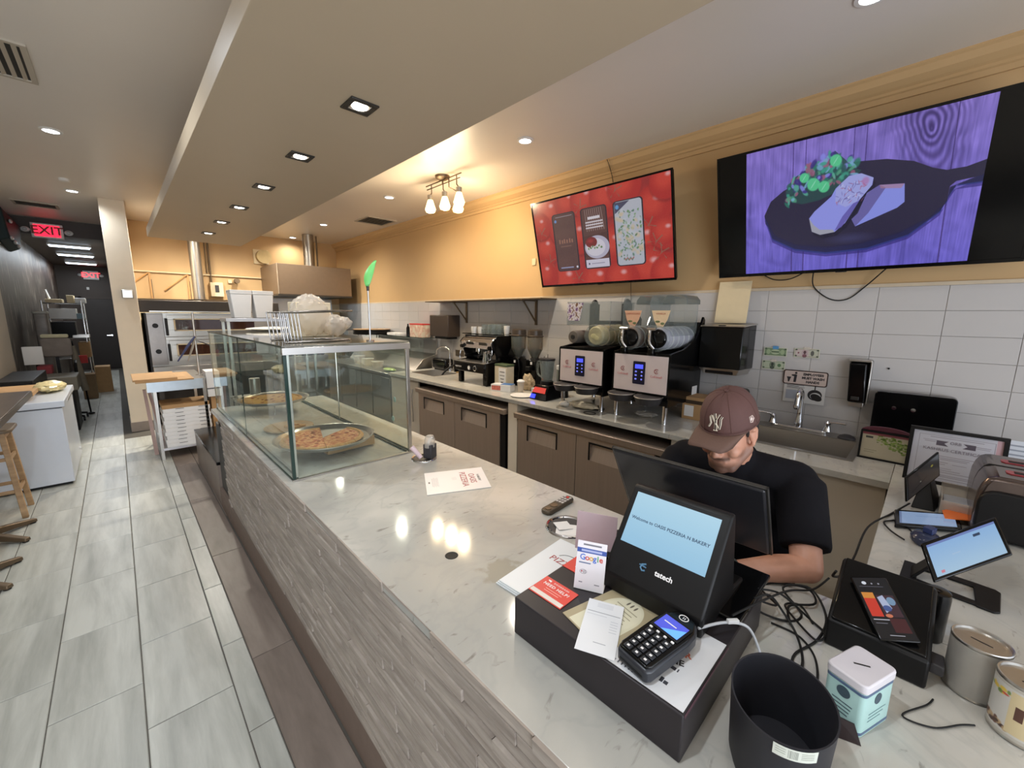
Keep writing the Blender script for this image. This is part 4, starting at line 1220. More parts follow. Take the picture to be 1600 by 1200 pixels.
# cream board leaning on top of it
m = MB().hexa([(3.63, 1.06, 1.697), (3.64, 1.06, 1.697), (3.64, 1.30, 1.697), (3.63, 1.30, 1.697), (3.652, 1.05, 2.03), (3.660, 1.05, 2.03), (3.660, 1.29, 2.03), (3.652, 1.29, 2.03)])
S('leaning_board', m, M['cream'], 'plain cream board leaning on the wall above the towel dispenser', 'board')

# soap dispenser
t = thing('soap_dispenser', 'narrow black soap dispenser on the tiles right of the tap', 'dispenser', (3.63, 0.32, 1.13))
P('body', MB().hexa([(3.59, 0.27, 1.175), (3.683, 0.26, 1.175), (3.683, 0.37, 1.175), (3.59, 0.36, 1.175), (3.585, 0.285, 1.44), (3.683, 0.275, 1.45), (3.683, 0.385, 1.45), (3.585, 0.375, 1.44)]), M['gblack'], t, bev=0.008)
P('frame', MB().box(3.60, 3.683, 0.258, 0.266, 1.17, 1.46).box(3.60, 3.683, 0.262, 0.385, 1.452, 1.466).box(3.61, 3.683, 0.275, 0.355, 1.14, 1.173), M['alu'], t, bev=0.003)
P('push_bar', MB().box(3.583, 3.60, 0.30, 0.345, 1.19, 1.215), M['gunmetal'], t, bev=0.003)

# banknotes taped to the tiles
def note(y, z, green, label, w=0.156, h=0.066):
    cv = CV(300, 128, (206, 208, 186))
    c1 = (84, 108, 76) if green else (96, 84, 84)
    cv.rect(0.03, 0.06, 0.97, 0.94, c1, 0.55); cv.rect(0.06, 0.14, 0.94, 0.86, (196, 202, 178), 0.7)
    if green == 2:
        cv.rect(0.05, 0.1, 0.95, 0.9, (104, 128, 92), 0.8); cv.ell(0.5, 0.5, 0.2, 0.3, (176, 188, 156)); cv.ell(0.2, 0.5, 0.09, 0.3, (160, 176, 140)); cv.ell(0.8, 0.5, 0.09, 0.3, (160, 176, 140)); cv.rect(0.33, 0.42, 0.67, 0.58, (84, 104, 76))
    elif green == 1:
        cv.ell(0.45, 0.5, 0.13, 0.44, (120, 132, 110)); cv.ell(0.45, 0.42, 0.06, 0.22, (56, 64, 56)); cv.ell(0.45, 0.8, 0.1, 0.2, (70, 80, 68)); cv.ell(0.75, 0.5, 0.08, 0.2, (90, 120, 84))
    else:
        cv.rect(0.05, 0.1, 0.6, 0.9, (196, 176, 178), 0.7); cv.ell(0.42, 0.5, 0.12, 0.44, (180, 158, 162)); cv.ell(0.42, 0.42, 0.055, 0.2, (86, 60, 66)); cv.ell(0.42, 0.82, 0.09, 0.2, (120, 80, 88)); cv.ell(0.72, 0.5, 0.07, 0.3, (90, 90, 84)); cv.ell(0.17, 0.5, 0.035, 0.1, (130, 80, 90))
    for x in (0.03, 0.88):
        for y_ in (0.06, 0.76): cv.rect(x, y_, x + 0.09, y_ + 0.18, (60, 70, 56), 0.8)
    t = thing('banknote', label, 'banknote', (3.675, y, z), group='banknotes taped to the tiles')
    picture('print', (3.6748, y + w / 2, z + h), (3.6748, y - w / 2, z + h), (3.6748, y + w / 2, z), img_mat('banknote print', cv.image('note'), 0, 0.6), t)
    P('tape', MB().box(3.6735, 3.6741, y - 0.02, y + 0.02, z + h - 0.012, z + h + 0.012), mat('blue tape', (90, 150, 200), 0.4) if green == 2 else M['film'], t)
note(0.842, 1.448, 2, 'green banknote with a strip of blue tape, upper left')
note(0.640, 1.452, 0, 'pinkish banknote taped right of the green one')
note(0.845, 1.345, 1, 'banknote with a portrait taped below the green one')
# signs
t = thing('wash_sign', 'rounded sign telling employees they must wash hands', 'sign', (3.67, 0.63, 1.25))
P('border', MB().prism(rrect(0.492, 0.768, 1.243, 1.353, 0.015), 3.6700, 3.6740, 'YZ'), mat('dark brown print', (58, 40, 38), 0.5), t)
P('panel', MB().prism(rrect(0.499, 0.761, 1.250, 1.346, 0.011), 3.6690, 3.6702, 'YZ'), mat('rose beige panel', (198, 180, 172), 0.5, var=0.02), t)
for k, s_ in enumerate(('EMPLOYEES', 'MUST WASH', 'HANDS')):
    text('lettering', s_, 0.024, (3.6686, 0.580, 1.326 - 0.028 * k), (0, -1, 0), (0, 0, 1), M['ink'], t, bold=0.0012)
P('pictogram', MB().prism([(0.690, 1.262), (0.700, 1.262), (0.698, 1.305), (0.715, 1.31), (0.715, 1.318), (0.690, 1.322), (0.680, 1.318), (0.684, 1.262)], 3.668, 3.669, 'YZ').cyl((3.668, 0.688, 1.332), 0.008, 0.001, 14, 'X').prism([(0.745, 1.300), (0.715, 1.300), (0.722, 1.282), (0.727, 1.262), (0.735, 1.262), (0.738, 1.282)], 3.668, 3.669, 'YZ'), M['ink'], t)
cv = CV(320, 200, (214, 212, 210))
for k in range(5): cv.rect(0.07, 0.10 + 0.045 * k, 0.07 + (0.5, 0.42, 0.3, 0.44, 0.36)[k], 0.12 + 0.045 * k, (60, 60, 66), 0.8)
cv.rect(0.06, 0.4, 0.35, 0.85, (176, 182, 196)); cv.ell(0.76, 0.55, 0.17, 0.26, (36, 34, 36)); cv.ell(0.78, 0.60, 0.13, 0.17, (214, 212, 210)); cv.ell(0.80, 0.66, 0.15, 0.16, (30, 28, 30), 1, 0.1, 0.5); cv.rect(0.74, 0.12, 0.77, 0.35, (60, 60, 60))
t = thing('notice_card', 'white notice card with a drawing of hands half behind the wash sign', 'notice', (3.67, 0.63, 1.11))
picture('print', (3.6752, 0.757, 1.262), (3.6752, 0.497, 1.262), (3.6752, 0.757, 1.108), img_mat('notice print', cv.image('notice'), 0, 0.4), t)
S('wall_screw', MB().cyl((3.676, 0.18, 1.415), 0.006, 0.007, 10, 'X'), M['rubber'], 'small dark hole in the tiles right of the soap dispenser', 'hole')
# black organiser on the wall above the frames
t = thing('black_organizer', 'wide black box standing behind the frames against the tiles', 'box', (3.62, 0.03, CT))
P('shell', MB().prism(rrect(-0.155, 0.222, CT + 0.008, 1.27, 0.025), 3.585, 3.67, 'YZ'), M['gblack'], t, bev=0.004)
P('lip', MB().box(3.575, 3.6, -0.14, 0.20, CT + 0.001, CT + 0.06), M['black'], t, bev=0.003)
for y in (0.12, 0.03): P('screw', MB().cyl((3.580, y, 1.17), 0.012, 0.006, 14, 'X'), M['chrome'], t)
# black rounded box and cardboard box behind the cashier
t = thing('black_canister_box', 'black rounded box with chrome studs left of the sink', 'box', (3.62, 1.05, CT))
P('shell', MB().prism(rrect(0.985, 1.118, CT + 0.001, 1.17, 0.03), 3.55, 3.67, 'YZ'), M['gblack'], t, bev=0.006)
for k in range(3): P('stud', MB().ball((3.55, 1.09 - 0.04 * k, 1.135), 0.008), M['chrome'], t, sm=True)
t = thing('cardboard_box', 'cardboard carton with a dark stripe beside the slush machine', 'box', (3.40, 1.24, CT))
P('body', MB().box(3.30, 3.52, 1.13, 1.375, CT + 0.0005, 1.10), M['card'], t, bev=0.002)
P('stripe', MB().box(3.2992, 3.2999, 1.14, 1.35, 1.045, 1.075), mat('dark print', (64, 50, 36), 0.6), t)
P('shipping_label', MB().box(3.2992, 3.2999, 1.28, 1.355, 0.94, 1.03), M['paper'], t)

# ---------------------------------------------------------------- slush machines
def slush(yc, label, left_bare):
    t = thing('slush_machine', label, 'slush machine', (3.2, yc, CT), group='slush machines')
    y0, y1 = yc - 0.245, yc + 0.245
    side = [(2.962, 1.05), (3.56, 1.05), (3.56, 1.72), (3.53, 1.745), (3.48, 1.66), (3.40, 1.56), (3.20, 1.49), (2.962, 1.462)]
    P('side_panel', MB().prism(side, y0, y0 + 0.02, 'XZ'), M['gblack'], t, bev=0.004)
    P('side_panel', MB().prism(side, y1 - 0.02, y1, 'XZ'), M['gblack'], t, bev=0.004)
    P('body', MB().box(2.965, 3.55, y0 + 0.021, y1 - 0.021, 1.06, 1.455), M['black'], t)
    P('back_wall', MB().box(3.50, 3.55, y0 + 0.021, y1 - 0.021, 1.456, 1.70), M['black'], t, bev=0.01)
    P('front_frame', MB().prism(rrect(y0, y1, 1.10, 1.465, 0.02), 2.955, 2.9645, 'YZ'), M['gblack'], t)
    fp = P('front_plate', MB().box(2.950, 2.9548, y0 + 0.012, y1 - 0.02, 1.15, 1.442), mat('pinkish white plate', (226, 210, 206), 0.25, var=0.01), t)
    P('control_panel', MB().prism(rrect(yc - 0.052, yc + 0.052, 1.21, 1.392, 0.008), 2.946, 2.950, 'YZ'), mat('navy control panel', (30, 28, 52), 0.3), t)
    P('display', MB().box(2.9445, 2.946, yc - 0.034, yc + 0.034, 1.335, 1.368), emis('blue display glow', (70, 80, 255), 1.3), t)
    for a in range(3):
        for s_ in (-1, 1):
            P('button', MB().ball((2.9455, yc + s_ * 0.025, 1.31 - 0.03 * a), 0.002, 0.010 if s_ > 0 else 0.008, 0.007, 10, 6), emis('blue button glow', (120, 130, 250), 0.6), t, sm=True)
    pk = mat('faded rose print', (216, 128, 132), 0.5, var=0)
    for s_ in (-1, 1):
        yy = yc + s_ * 0.145
        P('emblem', MB().tube([(2.949, yy - 0.017 * math.cos(a), 1.325 + 0.017 * math.sin(a)) for a in [R(40 + 280 * i / 16) for i in range(17)]], 0.0022, 6).tube([(2.949, yy + 0.008, 1.333), (2.949, yy - 0.008, 1.325), (2.949, yy + 0.004, 1.315)], 0.002, 6), mat('brown red print', (150, 52, 56), 0.5, var=0), fp, sm=True)
        text('lettering', 'Cofrimell', 0.026, (2.949, yy, 1.282), (0, -1, 0), (0, 0, 1), pk, fp)
    for s_ in (-1, 1):
        ty = yc + s_ * 0.118
        P('drip_tray', MB().lathe([(0, 1.075), (0.085, 1.075), (0.10, 1.112), (0.104, 1.13), (0.10, 1.132), (0, 1.128)], 26, (2.90, ty, 0), sx=1.1), M['dgrey'], t, sm=True)
        P('tray_rim', MB().tube([(2.90 + 0.114 * math.cos(2 * PI * i / 26), ty + 0.104 * math.sin(2 * PI * i / 26), 1.131) for i in range(26)], 0.0045, 6, True), M['alu'], t, sm=True)
        P('leg', MB().lathe([(0.022, CT + 0.0005), (0.02, CT + 0.02), (0.017, 1.06)], 14, (2.99, yc + s_ * 0.215, 0)), M['chrome'], t, sm=True)
        P('leg', MB().lathe([(0.022, CT + 0.0005), (0.02, CT + 0.02), (0.017, 1.06)], 14, (3.50, yc + s_ * 0.215, 0)), M['chrome'], t, sm=True)
    return t
def tank(t, y, col, label_col, spout, drink_name):
    zc = 1.575
    r_ = 0.094
    P('freezing_drum', MB().lathe([(r_ - 0.01, 2.985), (r_, 3.0), (r_, 3.49)], 30, (0, y, zc), 'X'), M['clear'], t, sm=True)
    P('drink', MB().lathe([(r_ - 0.02, 2.995), (r_ - 0.009, 3.01), (r_ - 0.009, 3.48)], 26, (0, y, zc), 'X'), col, t, sm=True)
    sp = MB()
    for k in range(5):
        x = 3.05 + k * 0.095
        sp.tube([(x + 0.05 * (a / (2 * PI)), y + (r_ - 0.006) * math.cos(a), zc + (r_ - 0.006) * math.sin(a)) for a in [2 * PI * i / 18 for i in range(19)]], 0.006, 6)
    P('auger', sp, M['wplastic'], t, sm=True)
    P('front_ring', MB().lathe([(r_ + 0.006, 2.99), (r_ + 0.008, 2.975), (r_ - 0.004, 2.968)], 30, (0, y, zc), 'X', cap=False), M['clear'], t, sm=True)
    # hopper: tall clear box with rounded shoulders
    hp = [(y - 0.098, zc + 0.02), (y - 0.098, 1.86)] + [(y - 0.068 - 0.03 * math.cos(R(a)), 1.86 + 0.045 * math.sin(R(a))) for a in (30, 60, 90)] + [(y + 0.068 + 0.03 * math.cos(R(a)), 1.86 + 0.045 * math.sin(R(a))) for a in (90, 60, 30)] + [(y + 0.098, 1.86), (y + 0.098, zc + 0.02)]
    m = MB()
    n = len(hp)
    vs = [(3.03, a, b_) for a, b_ in hp] + [(3.47, a, b_) for a, b_ in hp]
    m.add(vs, [(i, i + 1, n + i + 1, n + i) for i in range(n - 1)] + [tuple(range(n)), tuple(range(n, 2 * n))])
    P('hopper', m, M['clear'], t, sm=True)
    P('hopper_lid', MB().prism([(y - 0.102, 1.845), (y + 0.102, 1.845), (y + 0.10, 1.88), (y + 0.07, 1.915), (y - 0.07, 1.915), (y - 0.10, 1.88)], 3.24, 3.50, 'YZ'), thin_glass('smoky lid', (150, 142, 140), 0.25, 0.1), t, bev=0.006)
    P('lid_edge', MB().box(3.022, 3.03, y - 0.1, y + 0.1, 1.846, 1.852), M['clear'], t)
    lm = mat('drink label', label_col, 0.5, var=0.05, vs=60)
    lb = P('label_card', MB().prism([(y - 0.075, 1.79), (y + 0.075, 1.79), (y + 0.055, 1.72), (y + 0.02, 1.66), (y - 0.02, 1.66), (y - 0.055, 1.72)], 3.016, 3.019, 'YZ'), lm, t)
    text('lettering', drink_name, 0.020, (3.0155, y, 1.765), (0, -1, 0), (0, 0, 1), mat('rust ink', (176, 96, 72), 0.5, var=0), lb)
    P('label_art', MB().ball((3.0155, y + 0.022, 1.705), 0.002, 0.02, 0.008).ball((3.0155, y - 0.018, 1.69), 0.002, 0.016, 0.010), mat('green art', (110, 120, 80), 0.5, var=0.3), lb, sm=True)
    if spout:
        P('face_disc', MB().lathe([(0.0, 2.955), (0.06, 2.957), (0.074, 2.967), (0.075, 2.985)], 28, (0, y, zc), 'X'), M['gblack'], t, sm=True)
        P('tap_handle', MB().tube(spline([(2.94, y + 0.04, zc + 0.068), (2.93, y + 0.035, zc + 0.03), (2.915, y + 0.025, zc - 0.03), (2.93, y - 0.005, zc - 0.075)], 5), 0.011, 10), M['chrome'], t, sm=True)
        P('tap_pivot', MB().cyl((2.94, y - 0.01, zc + 0.072), 0.013, 0.07, 14, 'Y'), M['chrome'], t, sm=True)
        P('spout', MB().box(2.925, 2.965, y - 0.002, y + 0.045, zc - 0.13, zc - 0.075), M['gblack'], t, bev=0.006)
tA = slush(2.17, 'slush machine nearer the blender with one bare drum', True)
P('bare_drum', MB().lathe([(0.0, 2.97), (0.052, 2.972), (0.058, 2.985), (0.058, 3.40)], 26, (0, 2.275, 1.555), 'X'), mat('dull drum', (120, 112, 104), 0.5, 0.4), tA, sm=True)
P('drum_bolt', MB().lathe([(0.02, 2.962), (0.022, 2.971)], 8, (0, 2.275, 1.555), 'X'), M['gunmetal'], tA)
for y in (2.39, 2.03):
    P('rear_pillar', MB().box(3.42, 3.50, y - 0.032, y + 0.032, 1.48, 1.86).ball((3.46, y, 1.86), 0.04, 0.032, 0.045), M['black'], tA, sm=True)
P('purple_card', MB().hexa([(3.05, 2.27, 1.70), (3.055, 2.27, 1.70), (3.055, 2.40, 1.70), (3.05, 2.40, 1.70), (3.05, 2.235, 1.86), (3.055, 2.235, 1.86), (3.055, 2.415, 1.86), (3.05, 2.415, 1.86)]), topping_mat('purple berry print', (112, 72, 120), (226, 220, 224), (120, 84, 60), 26), tA, label='card printed with berries')
drink1 = mat('creamy banana drink', (206, 190, 140), 0.4, var=0.25, vs=14)
zc = 1.575
P('freezing_drum', MB().lathe([(0.086, 2.945), (0.096, 2.96), (0.096, 3.49)], 30, (0, 2.045, zc), 'X'), M['clear'], tA, sm=True)
P('drink', MB().lathe([(0.0, 2.985), (0.07, 2.985), (0.082, 3.0), (0.082, 3.48)], 26, (0, 2.045, zc), 'X'), drink1, tA, sm=True)
P('banana_print', MB().ball((2.982, 2.06, zc - 0.005), 0.004, 0.03, 0.022).ball((2.982, 2.03, zc - 0.02), 0.004, 0.026, 0.02), mat('pale yellow', (232, 216, 150), 0.5), tA, sm=True)
sp = MB()
for k in range(5):
    x = 3.05 + k * 0.095
    sp.tube([(x + 0.05 * (a / (2 * PI)), 2.045 + 0.088 * math.cos(a), zc + 0.088 * math.sin(a)) for a in [2 * PI * i / 18 for i in range(19)]], 0.006, 6)
P('auger', sp, M['cream'], tA, sm=True)
P('clear_hopper', MB().box(3.058, 3.066, 1.95, 2.42, 1.66, 1.87).box(3.066, 3.45, 1.95, 1.957, 1.62, 1.87).box(3.066, 3.45, 2.413, 2.42, 1.66, 1.87), M['clear'], tA)
tB = slush(1.592, 'slush machine next to the towel dispenser with two full hoppers', False)
tank(tB, 1.712, mat('brown iced drink', (150, 122, 106), 0.35, var=0.1), (226, 178, 146), True, 'CAPPUCCINO')
tank(tB, 1.476, mat('white iced drink', (196, 192, 204), 0.35, var=0.1), (234, 206, 168), True, 'VANILLA')
P('rating_label', MB().box(3.40, 3.50, 1.3455, 1.3468, 1.10, 1.17), M['paper'], tB)
# rag, o-ring and pads under the machines
def crumple(name, c, r_, mt, label, cat, seed, flat=0.45, n=26, m_=16):
    rr = random.Random(seed)
    mb = MB().ball(c, r_[0], r_[1], r_[2], n, m_)
    out = []
    for v in mb.v:
        d = Vector((v.x - c[0], v.y - c[1], v.z - c[2]))
        k = 1 + flat * (math.sin(d.x * 90 + seed) * math.sin(d.y * 75 + seed * 2) * 0.3 + (rr.random() - 0.5) * 0.35)
        p = Vector(c) + d * k
        p.z = max(p.z, c[2] - r_[2] + 0.0006)
        out.append(p)
    mb.v = out
    return S(name, mb, mt, label, cat, sm=True)
crumple('cleaning_rag', (2.97, 2.13, CT + 0.032), (0.07, 0.15, 0.031), mat('beige cloth', (196, 184, 160), 0.9, var=0.1), 'beige cleaning rag under the left slush machine', 'rag', 5)
crumple('cleaning_rag', (2.91, 2.30, CT + 0.026), (0.04, 0.05, 0.025), mat('white cloth', (216, 212, 204), 0.9, var=0.1), 'white rag at the corner of the left slush machine', 'rag', 8)
S('rubber_gasket', MB().tube([(2.855 + 0.04 * math.cos(2 * PI * i / 30), 1.98 + 0.055 * math.sin(2 * PI * i / 30), CT + 0.0045) for i in range(30)], 0.004, 6, True), M['rubber'], 'black rubber ring lying on the marble before the slush machines', 'gasket', sm=True)
S('rubber_gasket', MB().tube([(3.03 + 0.05 * math.cos(2 * PI * i / 30), 2.03 + 0.07 * math.sin(2 * PI * i / 30), CT + 0.0105) for i in range(30)], 0.009, 6, True), M['rubber'], 'thicker black rubber ring half under the left slush machine', 'gasket', sm=True)
crumple('plastic_scrap', (3.12, 1.60, CT + 0.022), (0.07, 0.09, 0.021), M['film'], 'scrap of clear plastic under the right slush machine', 'plastic', 15)
# ---------------------------------------------------------------- espresso machine and neighbours
t = thing('espresso_machine', 'black and chrome two group espresso machine with glasses on its top', 'coffee machine', (3.35, 3.85, CT))
ey0, ey1 = 3.56, 4.18
for yy in (ey0, ey1 - 0.02):
    P('side_panel', MB().prism([(3.02, 1.03), (3.60, 1.03), (3.62, 1.50), (3.20, 1.50), (3.12, 1.42), (3.22, 1.20), (3.02, 1.18)], yy, yy + 0.02, 'XZ'), M['gblack'], t, bev=0.006)
P('lower_body', MB().box(3.02, 3.58, ey0 + 0.021, ey1 - 0.021, 1.06, 1.175), M['gblack'], t, bev=0.01)
P('drip_grid', MB().box(3.02, 3.22, ey0 + 0.022, ey1 - 0.022, 1.176, 1.186), M['steel'], t, bev=0.002)
P('upper_body', MB().prism([(3.14, 1.34), (3.60, 1.34), (3.60, 1.48), (3.18, 1.48), (3.12, 1.42)], ey0 + 0.021, ey1 - 0.021, 'XZ'), M['chrome'], t, bev=0.006)
P('back_panel', MB().box(3.40, 3.58, ey0 + 0.021, ey1 - 0.021, 1.187, 1.339), M['steel'], t)
P('cup_rail', MB().tube([(3.16, ey0 + 0.01, 1.515), (3.16, ey1 - 0.01, 1.515), (3.60, ey1 - 0.01, 1.515), (3.60, ey0 + 0.01, 1.515)], 0.006, 8, True), M['gblack'], t, sm=True)
P('cup_tray', MB().box(3.19, 3.59, ey0 + 0.025, ey1 - 0.025, 1.482, 1.494), M['black'], t)
for yy in (3.62, 4.10):
    P('foot', MB().box(3.05, 3.11, yy - 0.025, yy + 0.025, CT + 0.001, 1.06), M['gblack'], t, bev=0.006)
    P('foot', MB().box(3.48, 3.54, yy - 0.025, yy + 0.025, CT + 0.001, 1.06), M['gblack'], t, bev=0.006)
P('end_leg_panel', MB().box(3.04, 3.30, ey0 + 0.001, ey0 + 0.02, CT + 0.001, 1.06), M['gblack'], t)
text('lettering', 'espresso', 0.035, (3.0185, 4.08, 1.118), (0, -1, 0), (0, 0, 1), M['wink'], t)
for yy, r_ in ((3.86, 0.028), (3.75, 0.032)):
    g = P('gauge', MB().lathe([(r_, 3.022), (r_, 3.012), (r_ - 0.006, 3.009)], 24, (0, yy, 1.115), 'X'), M['chrome'], t, sm=True)
    P('gauge_face', MB().cyl((3.008, yy, 1.115), r_ - 0.008, 0.002, 20, 'X'), M['wink'] if r_ < 0.03 else M['black'], g)
for yy in (3.73, 3.98):
    g = P('group_head', MB().lathe([(0.045, 1.34), (0.045, 1.29), (0.034, 1.285), (0.034, 1.262)], 20, (3.27, yy, 0)), M['chrome'], t, sm=True)
    P('portafilter', MB().tube([(3.27, yy, 1.268), (3.14, yy + 0.01, 1.262), (3.06, yy + 0.015, 1.25)], [0.024, 0.011, 0.016], 12), M['gblack'], g, sm=True)
    P('button_strip', MB().box(3.118, 3.135, yy - 0.07, yy + 0.07, 1.385, 1.42), M['gunmetal'], t, bev=0.004)
for yy in (3.60, 4.13):
    P('steam_wand', MB().tube(spline([(3.16, yy, 1.34), (3.10, yy, 1.31), (3.08, yy, 1.22), (3.085, yy - 0.01, 1.19)], 5), 0.006, 8), M['chrome'], t, sm=True)
P('steam_knob', MB().cyl((3.10, 3.60, 1.36), 0.022, 0.03, 14, 'X').cyl((3.10, 4.13, 1.36), 0.022, 0.03, 14, 'X'), M['gblack'], t, sm=True)
# cups and glasses on the machine
def cup(name, c, r0, r1, h, mt, label, grp):
    return S(name, MB().lathe([(0, c[2]), (r0, c[2]), (r1, c[2] + h), (r1 - 0.004, c[2] + h), (r0 - 0.003, c[2] + 0.006), (0, c[2] + 0.006)], 20, (c[0], c[1], 0), cap=False), mt, label, 'cup', grp, sm=True)
def cup_stack(c, n, label):
    for i in range(n):
        cup('paper_cup', (c[0], c[1], c[2] + i * 0.018), 0.028, 0.038, 0.085, M['wplastic'], label, 'paper cup stacks on the espresso machine')
cup_stack((3.27, 4.08, 1.4945), 2, 'white paper cup in the leftmost stack on the espresso machine')
cup_stack((3.30, 3.98, 1.4945), 2, 'white paper cup in the second stack on the espresso machine')
cup_stack((3.45, 3.66, 1.4945), 3, 'white paper cup in the rightmost stack on the espresso machine')
gi = 0
for x in (3.29, 3.39, 3.49):
    for y in (3.74, 3.82, 3.90):
        cup('glass_cup', (x, y, 1.4945), 0.024, 0.032, 0.075, M['clear'], 'clear glass cup standing on top of the espresso machine', 'glass cups on the espresso machine')
        cup('glass_cup', (x, y, 1.5705), 0.024, 0.032, 0.06, M['clear'], 'clear glass cup standing on top of the espresso machine', 'glass cups on the espresso machine')
S('milk_jug', MB().lathe([(0, 1.1865), (0.046, 1.1865), (0.048, 1.22), (0.038, 1.29), (0.042, 1.315), (0.039, 1.315), (0.035, 1.29), (0.044, 1.22), (0, 1.19)], 24, (3.12, 3.66, 0), cap=False).tube(spline([(3.12, 3.615, 1.30), (3.12, 3.58, 1.28), (3.12, 3.58, 1.23), (3.12, 3.61, 1.215)], 4), 0.006, 8), M['chrome'], 'shiny steel milk jug standing on the espresso drip grid', 'jug', sm=True)
P_h = thing('knock_frame', 'black wire frame beside the milk jug on the espresso machine', 'rack', (3.12, 3.60, 1.19))
P('frame', MB().tube([(3.05, 3.575, 1.192), (3.05, 3.575, 1.34), (3.20, 3.575, 1.34), (3.20, 3.575, 1.192)], 0.006, 8), M['gblack'], P_h, sm=True)

def grinder(x, y, label):
    t = thing('coffee_grinder', label, 'grinder', (x, y, CT), group='coffee grinders by the espresso machine')
    P('body', MB().prism([(x - 0.09, CT + 0.001), (x + 0.12, CT + 0.001), (x + 0.12, 1.16), (x + 0.06, 1.24), (x - 0.08, 1.24), (x - 0.06, 1.12)], y - 0.075, y + 0.075, 'XZ'), M['gblack'], t, bev=0.012)
    P('hopper', MB().lathe([(0.035, 1.242), (0.05, 1.28), (0.088, 1.36), (0.09, 1.50)], 26, (x, y, 0), cap=False), thin_glass('smoky hopper', (196, 176, 156), 0.22, 0.08), t, sm=True)
    P('coffee_beans', MB().lathe([(0.03, 1.245), (0.046, 1.28), (0.080, 1.352), (0.05, 1.366), (0, 1.37)], 22, (x, y, 0)), mat('roasted beans', (70, 44, 30), 0.5, var=0.4, vs=160, bump=0.8, bs=200), t, sm=True)
    P('hopper_lid', MB().lathe([(0.094, 1.500), (0.098, 1.512), (0.088, 1.52), (0.085, 1.575), (0.07, 1.585), (0, 1.585)], 26, (x, y, 0)), mat('smoked brown lid', (72, 62, 54), 0.3), t, sm=True)
    P('collar', MB().lathe([(0.05, 1.228), (0.058, 1.243), (0.05, 1.258)], 20, (x, y, 0)), M['black'], t, sm=True)
    P('spout', MB().box(x - 0.13, x - 0.07, y - 0.03, y + 0.03, 1.12, 1.17), M['black'], t, bev=0.006)
    P('fork', MB().box(x - 0.14, x - 0.06, y - 0.02, y + 0.02, 1.02, 1.035), M['chrome'], t)
    P('maker_badge', MB().box(x - 0.084, x - 0.078, y - 0.03, y - 0.005, 1.19, 1.22), M['wink'], t)
grinder(3.44, 3.44, 'coffee grinder directly beside the espresso machine')
grinder(3.44, 3.17, 'coffee grinder farther right, by the blender')
t = thing('oil_tin', 'tall white and green carton in front of the espresso machine end', 'carton', (3.17, 3.42, CT))
P('body', MB().box(3.11, 3.23, 3.30, 3.50, CT + 0.0006, 1.165), mat('cream carton', (206, 194, 170), 0.5), t, bev=0.003)
P('top', MB().box(3.108, 3.232, 3.298, 3.502, 1.1655, 1.19), mat('dark green carton', (78, 92, 66), 0.5), t, bev=0.004)
P('label', MB().box(3.1085, 3.1097, 3.31, 3.43, 0.95, 1.15), M['paper'], t)
P('print_lines', MB().box(3.107, 3.108, 3.33, 3.41, 1.10, 1.108).box(3.107, 3.108, 3.33, 3.41, 1.06, 1.066).box(3.107, 3.108, 3.34, 3.40, 1.02, 1.028).box(3.107, 3.108, 3.35, 3.39, 0.965, 0.99), M['ink'], t)
t = thing('tissue_box', 'small white box printed red with a blue lid by the carton', 'box', (2.99, 3.24, CT))
P('body', MB().at((3.02, 3.26, CT + 0.0006), 0.35).box(-0.06, 0.06, -0.12, 0.12, 0, 0.075), M['wplastic'], t, bev=0.002)
P('blue_strip', MB().at((3.03, 3.25, CT + 0.0762), 0.35).box(-0.05, 0.05, -0.11, 0.02, 0, 0.004), mat('blue print', (60, 110, 170), 0.4), t)
P('red_print', MB().at((3.02, 3.26, CT + 0.0006), 0.35).box(-0.0608, -0.0602, 0.0, 0.11, 0.012, 0.062), mat('red flower print', (206, 110, 96), 0.5, var=0.4, vs=70), t)
crumple('coffee_bag', (3.26, 3.10, CT + 0.09), (0.055, 0.075, 0.089), mat('speckled paper bag', (196, 176, 146), 0.7, var=0.35, vs=60), 'crumpled speckled paper bag leaning on the grinder', 'bag', 21, 0.8)
t = thing('plastic_cup', 'clear plastic cup with white lid before the grinder', 'cup', (3.08, 3.04, CT))
P('cup', MB().lathe([(0.028, CT + 0.001), (0.04, CT + 0.12), (0.038, CT + 0.12), (0.026, CT + 0.003)], 20, (3.08, 3.04, 0), cap=False), M['film'], t, sm=True)
P('lid', MB().lathe([(0.043, CT + 0.121), (0.043, CT + 0.13), (0.025, CT + 0.145), (0, CT + 0.148)], 20, (3.08, 3.04, 0)), M['wplastic'], t, sm=True)
S('small_cup', MB().lathe([(0, CT + 0.001), (0.022, CT + 0.001), (0.03, CT + 0.05), (0.026, CT + 0.05), (0, CT + 0.01)], 18, (3.20, 2.96, 0), cap=False), M['wplastic'], 'small white cup left of the blender base', 'cup', sm=True)
S('paper_plate', MB().lathe([(0, CT + 0.001), (0.085, CT + 0.001), (0.125, CT + 0.010), (0.124, CT + 0.012), (0.085, CT + 0.004), (0, CT + 0.004)], 36, (2.965, 2.905, 0), cap=False), M['white'], 'round white plate at the counter edge before the blender', 'plate', sm=True)
S('sauce_bottle', MB().lathe([(0, CT + 0.001), (0.026, CT + 0.001), (0.026, CT + 0.11), (0.012, CT + 0.14), (0.009, CT + 0.17), (0, CT + 0.172)], 18, (3.22, 2.85, 0)), mat('orange sauce', (190, 86, 50), 0.3), 'orange sauce bottle between the grinder and blender', 'bottle', sm=True)
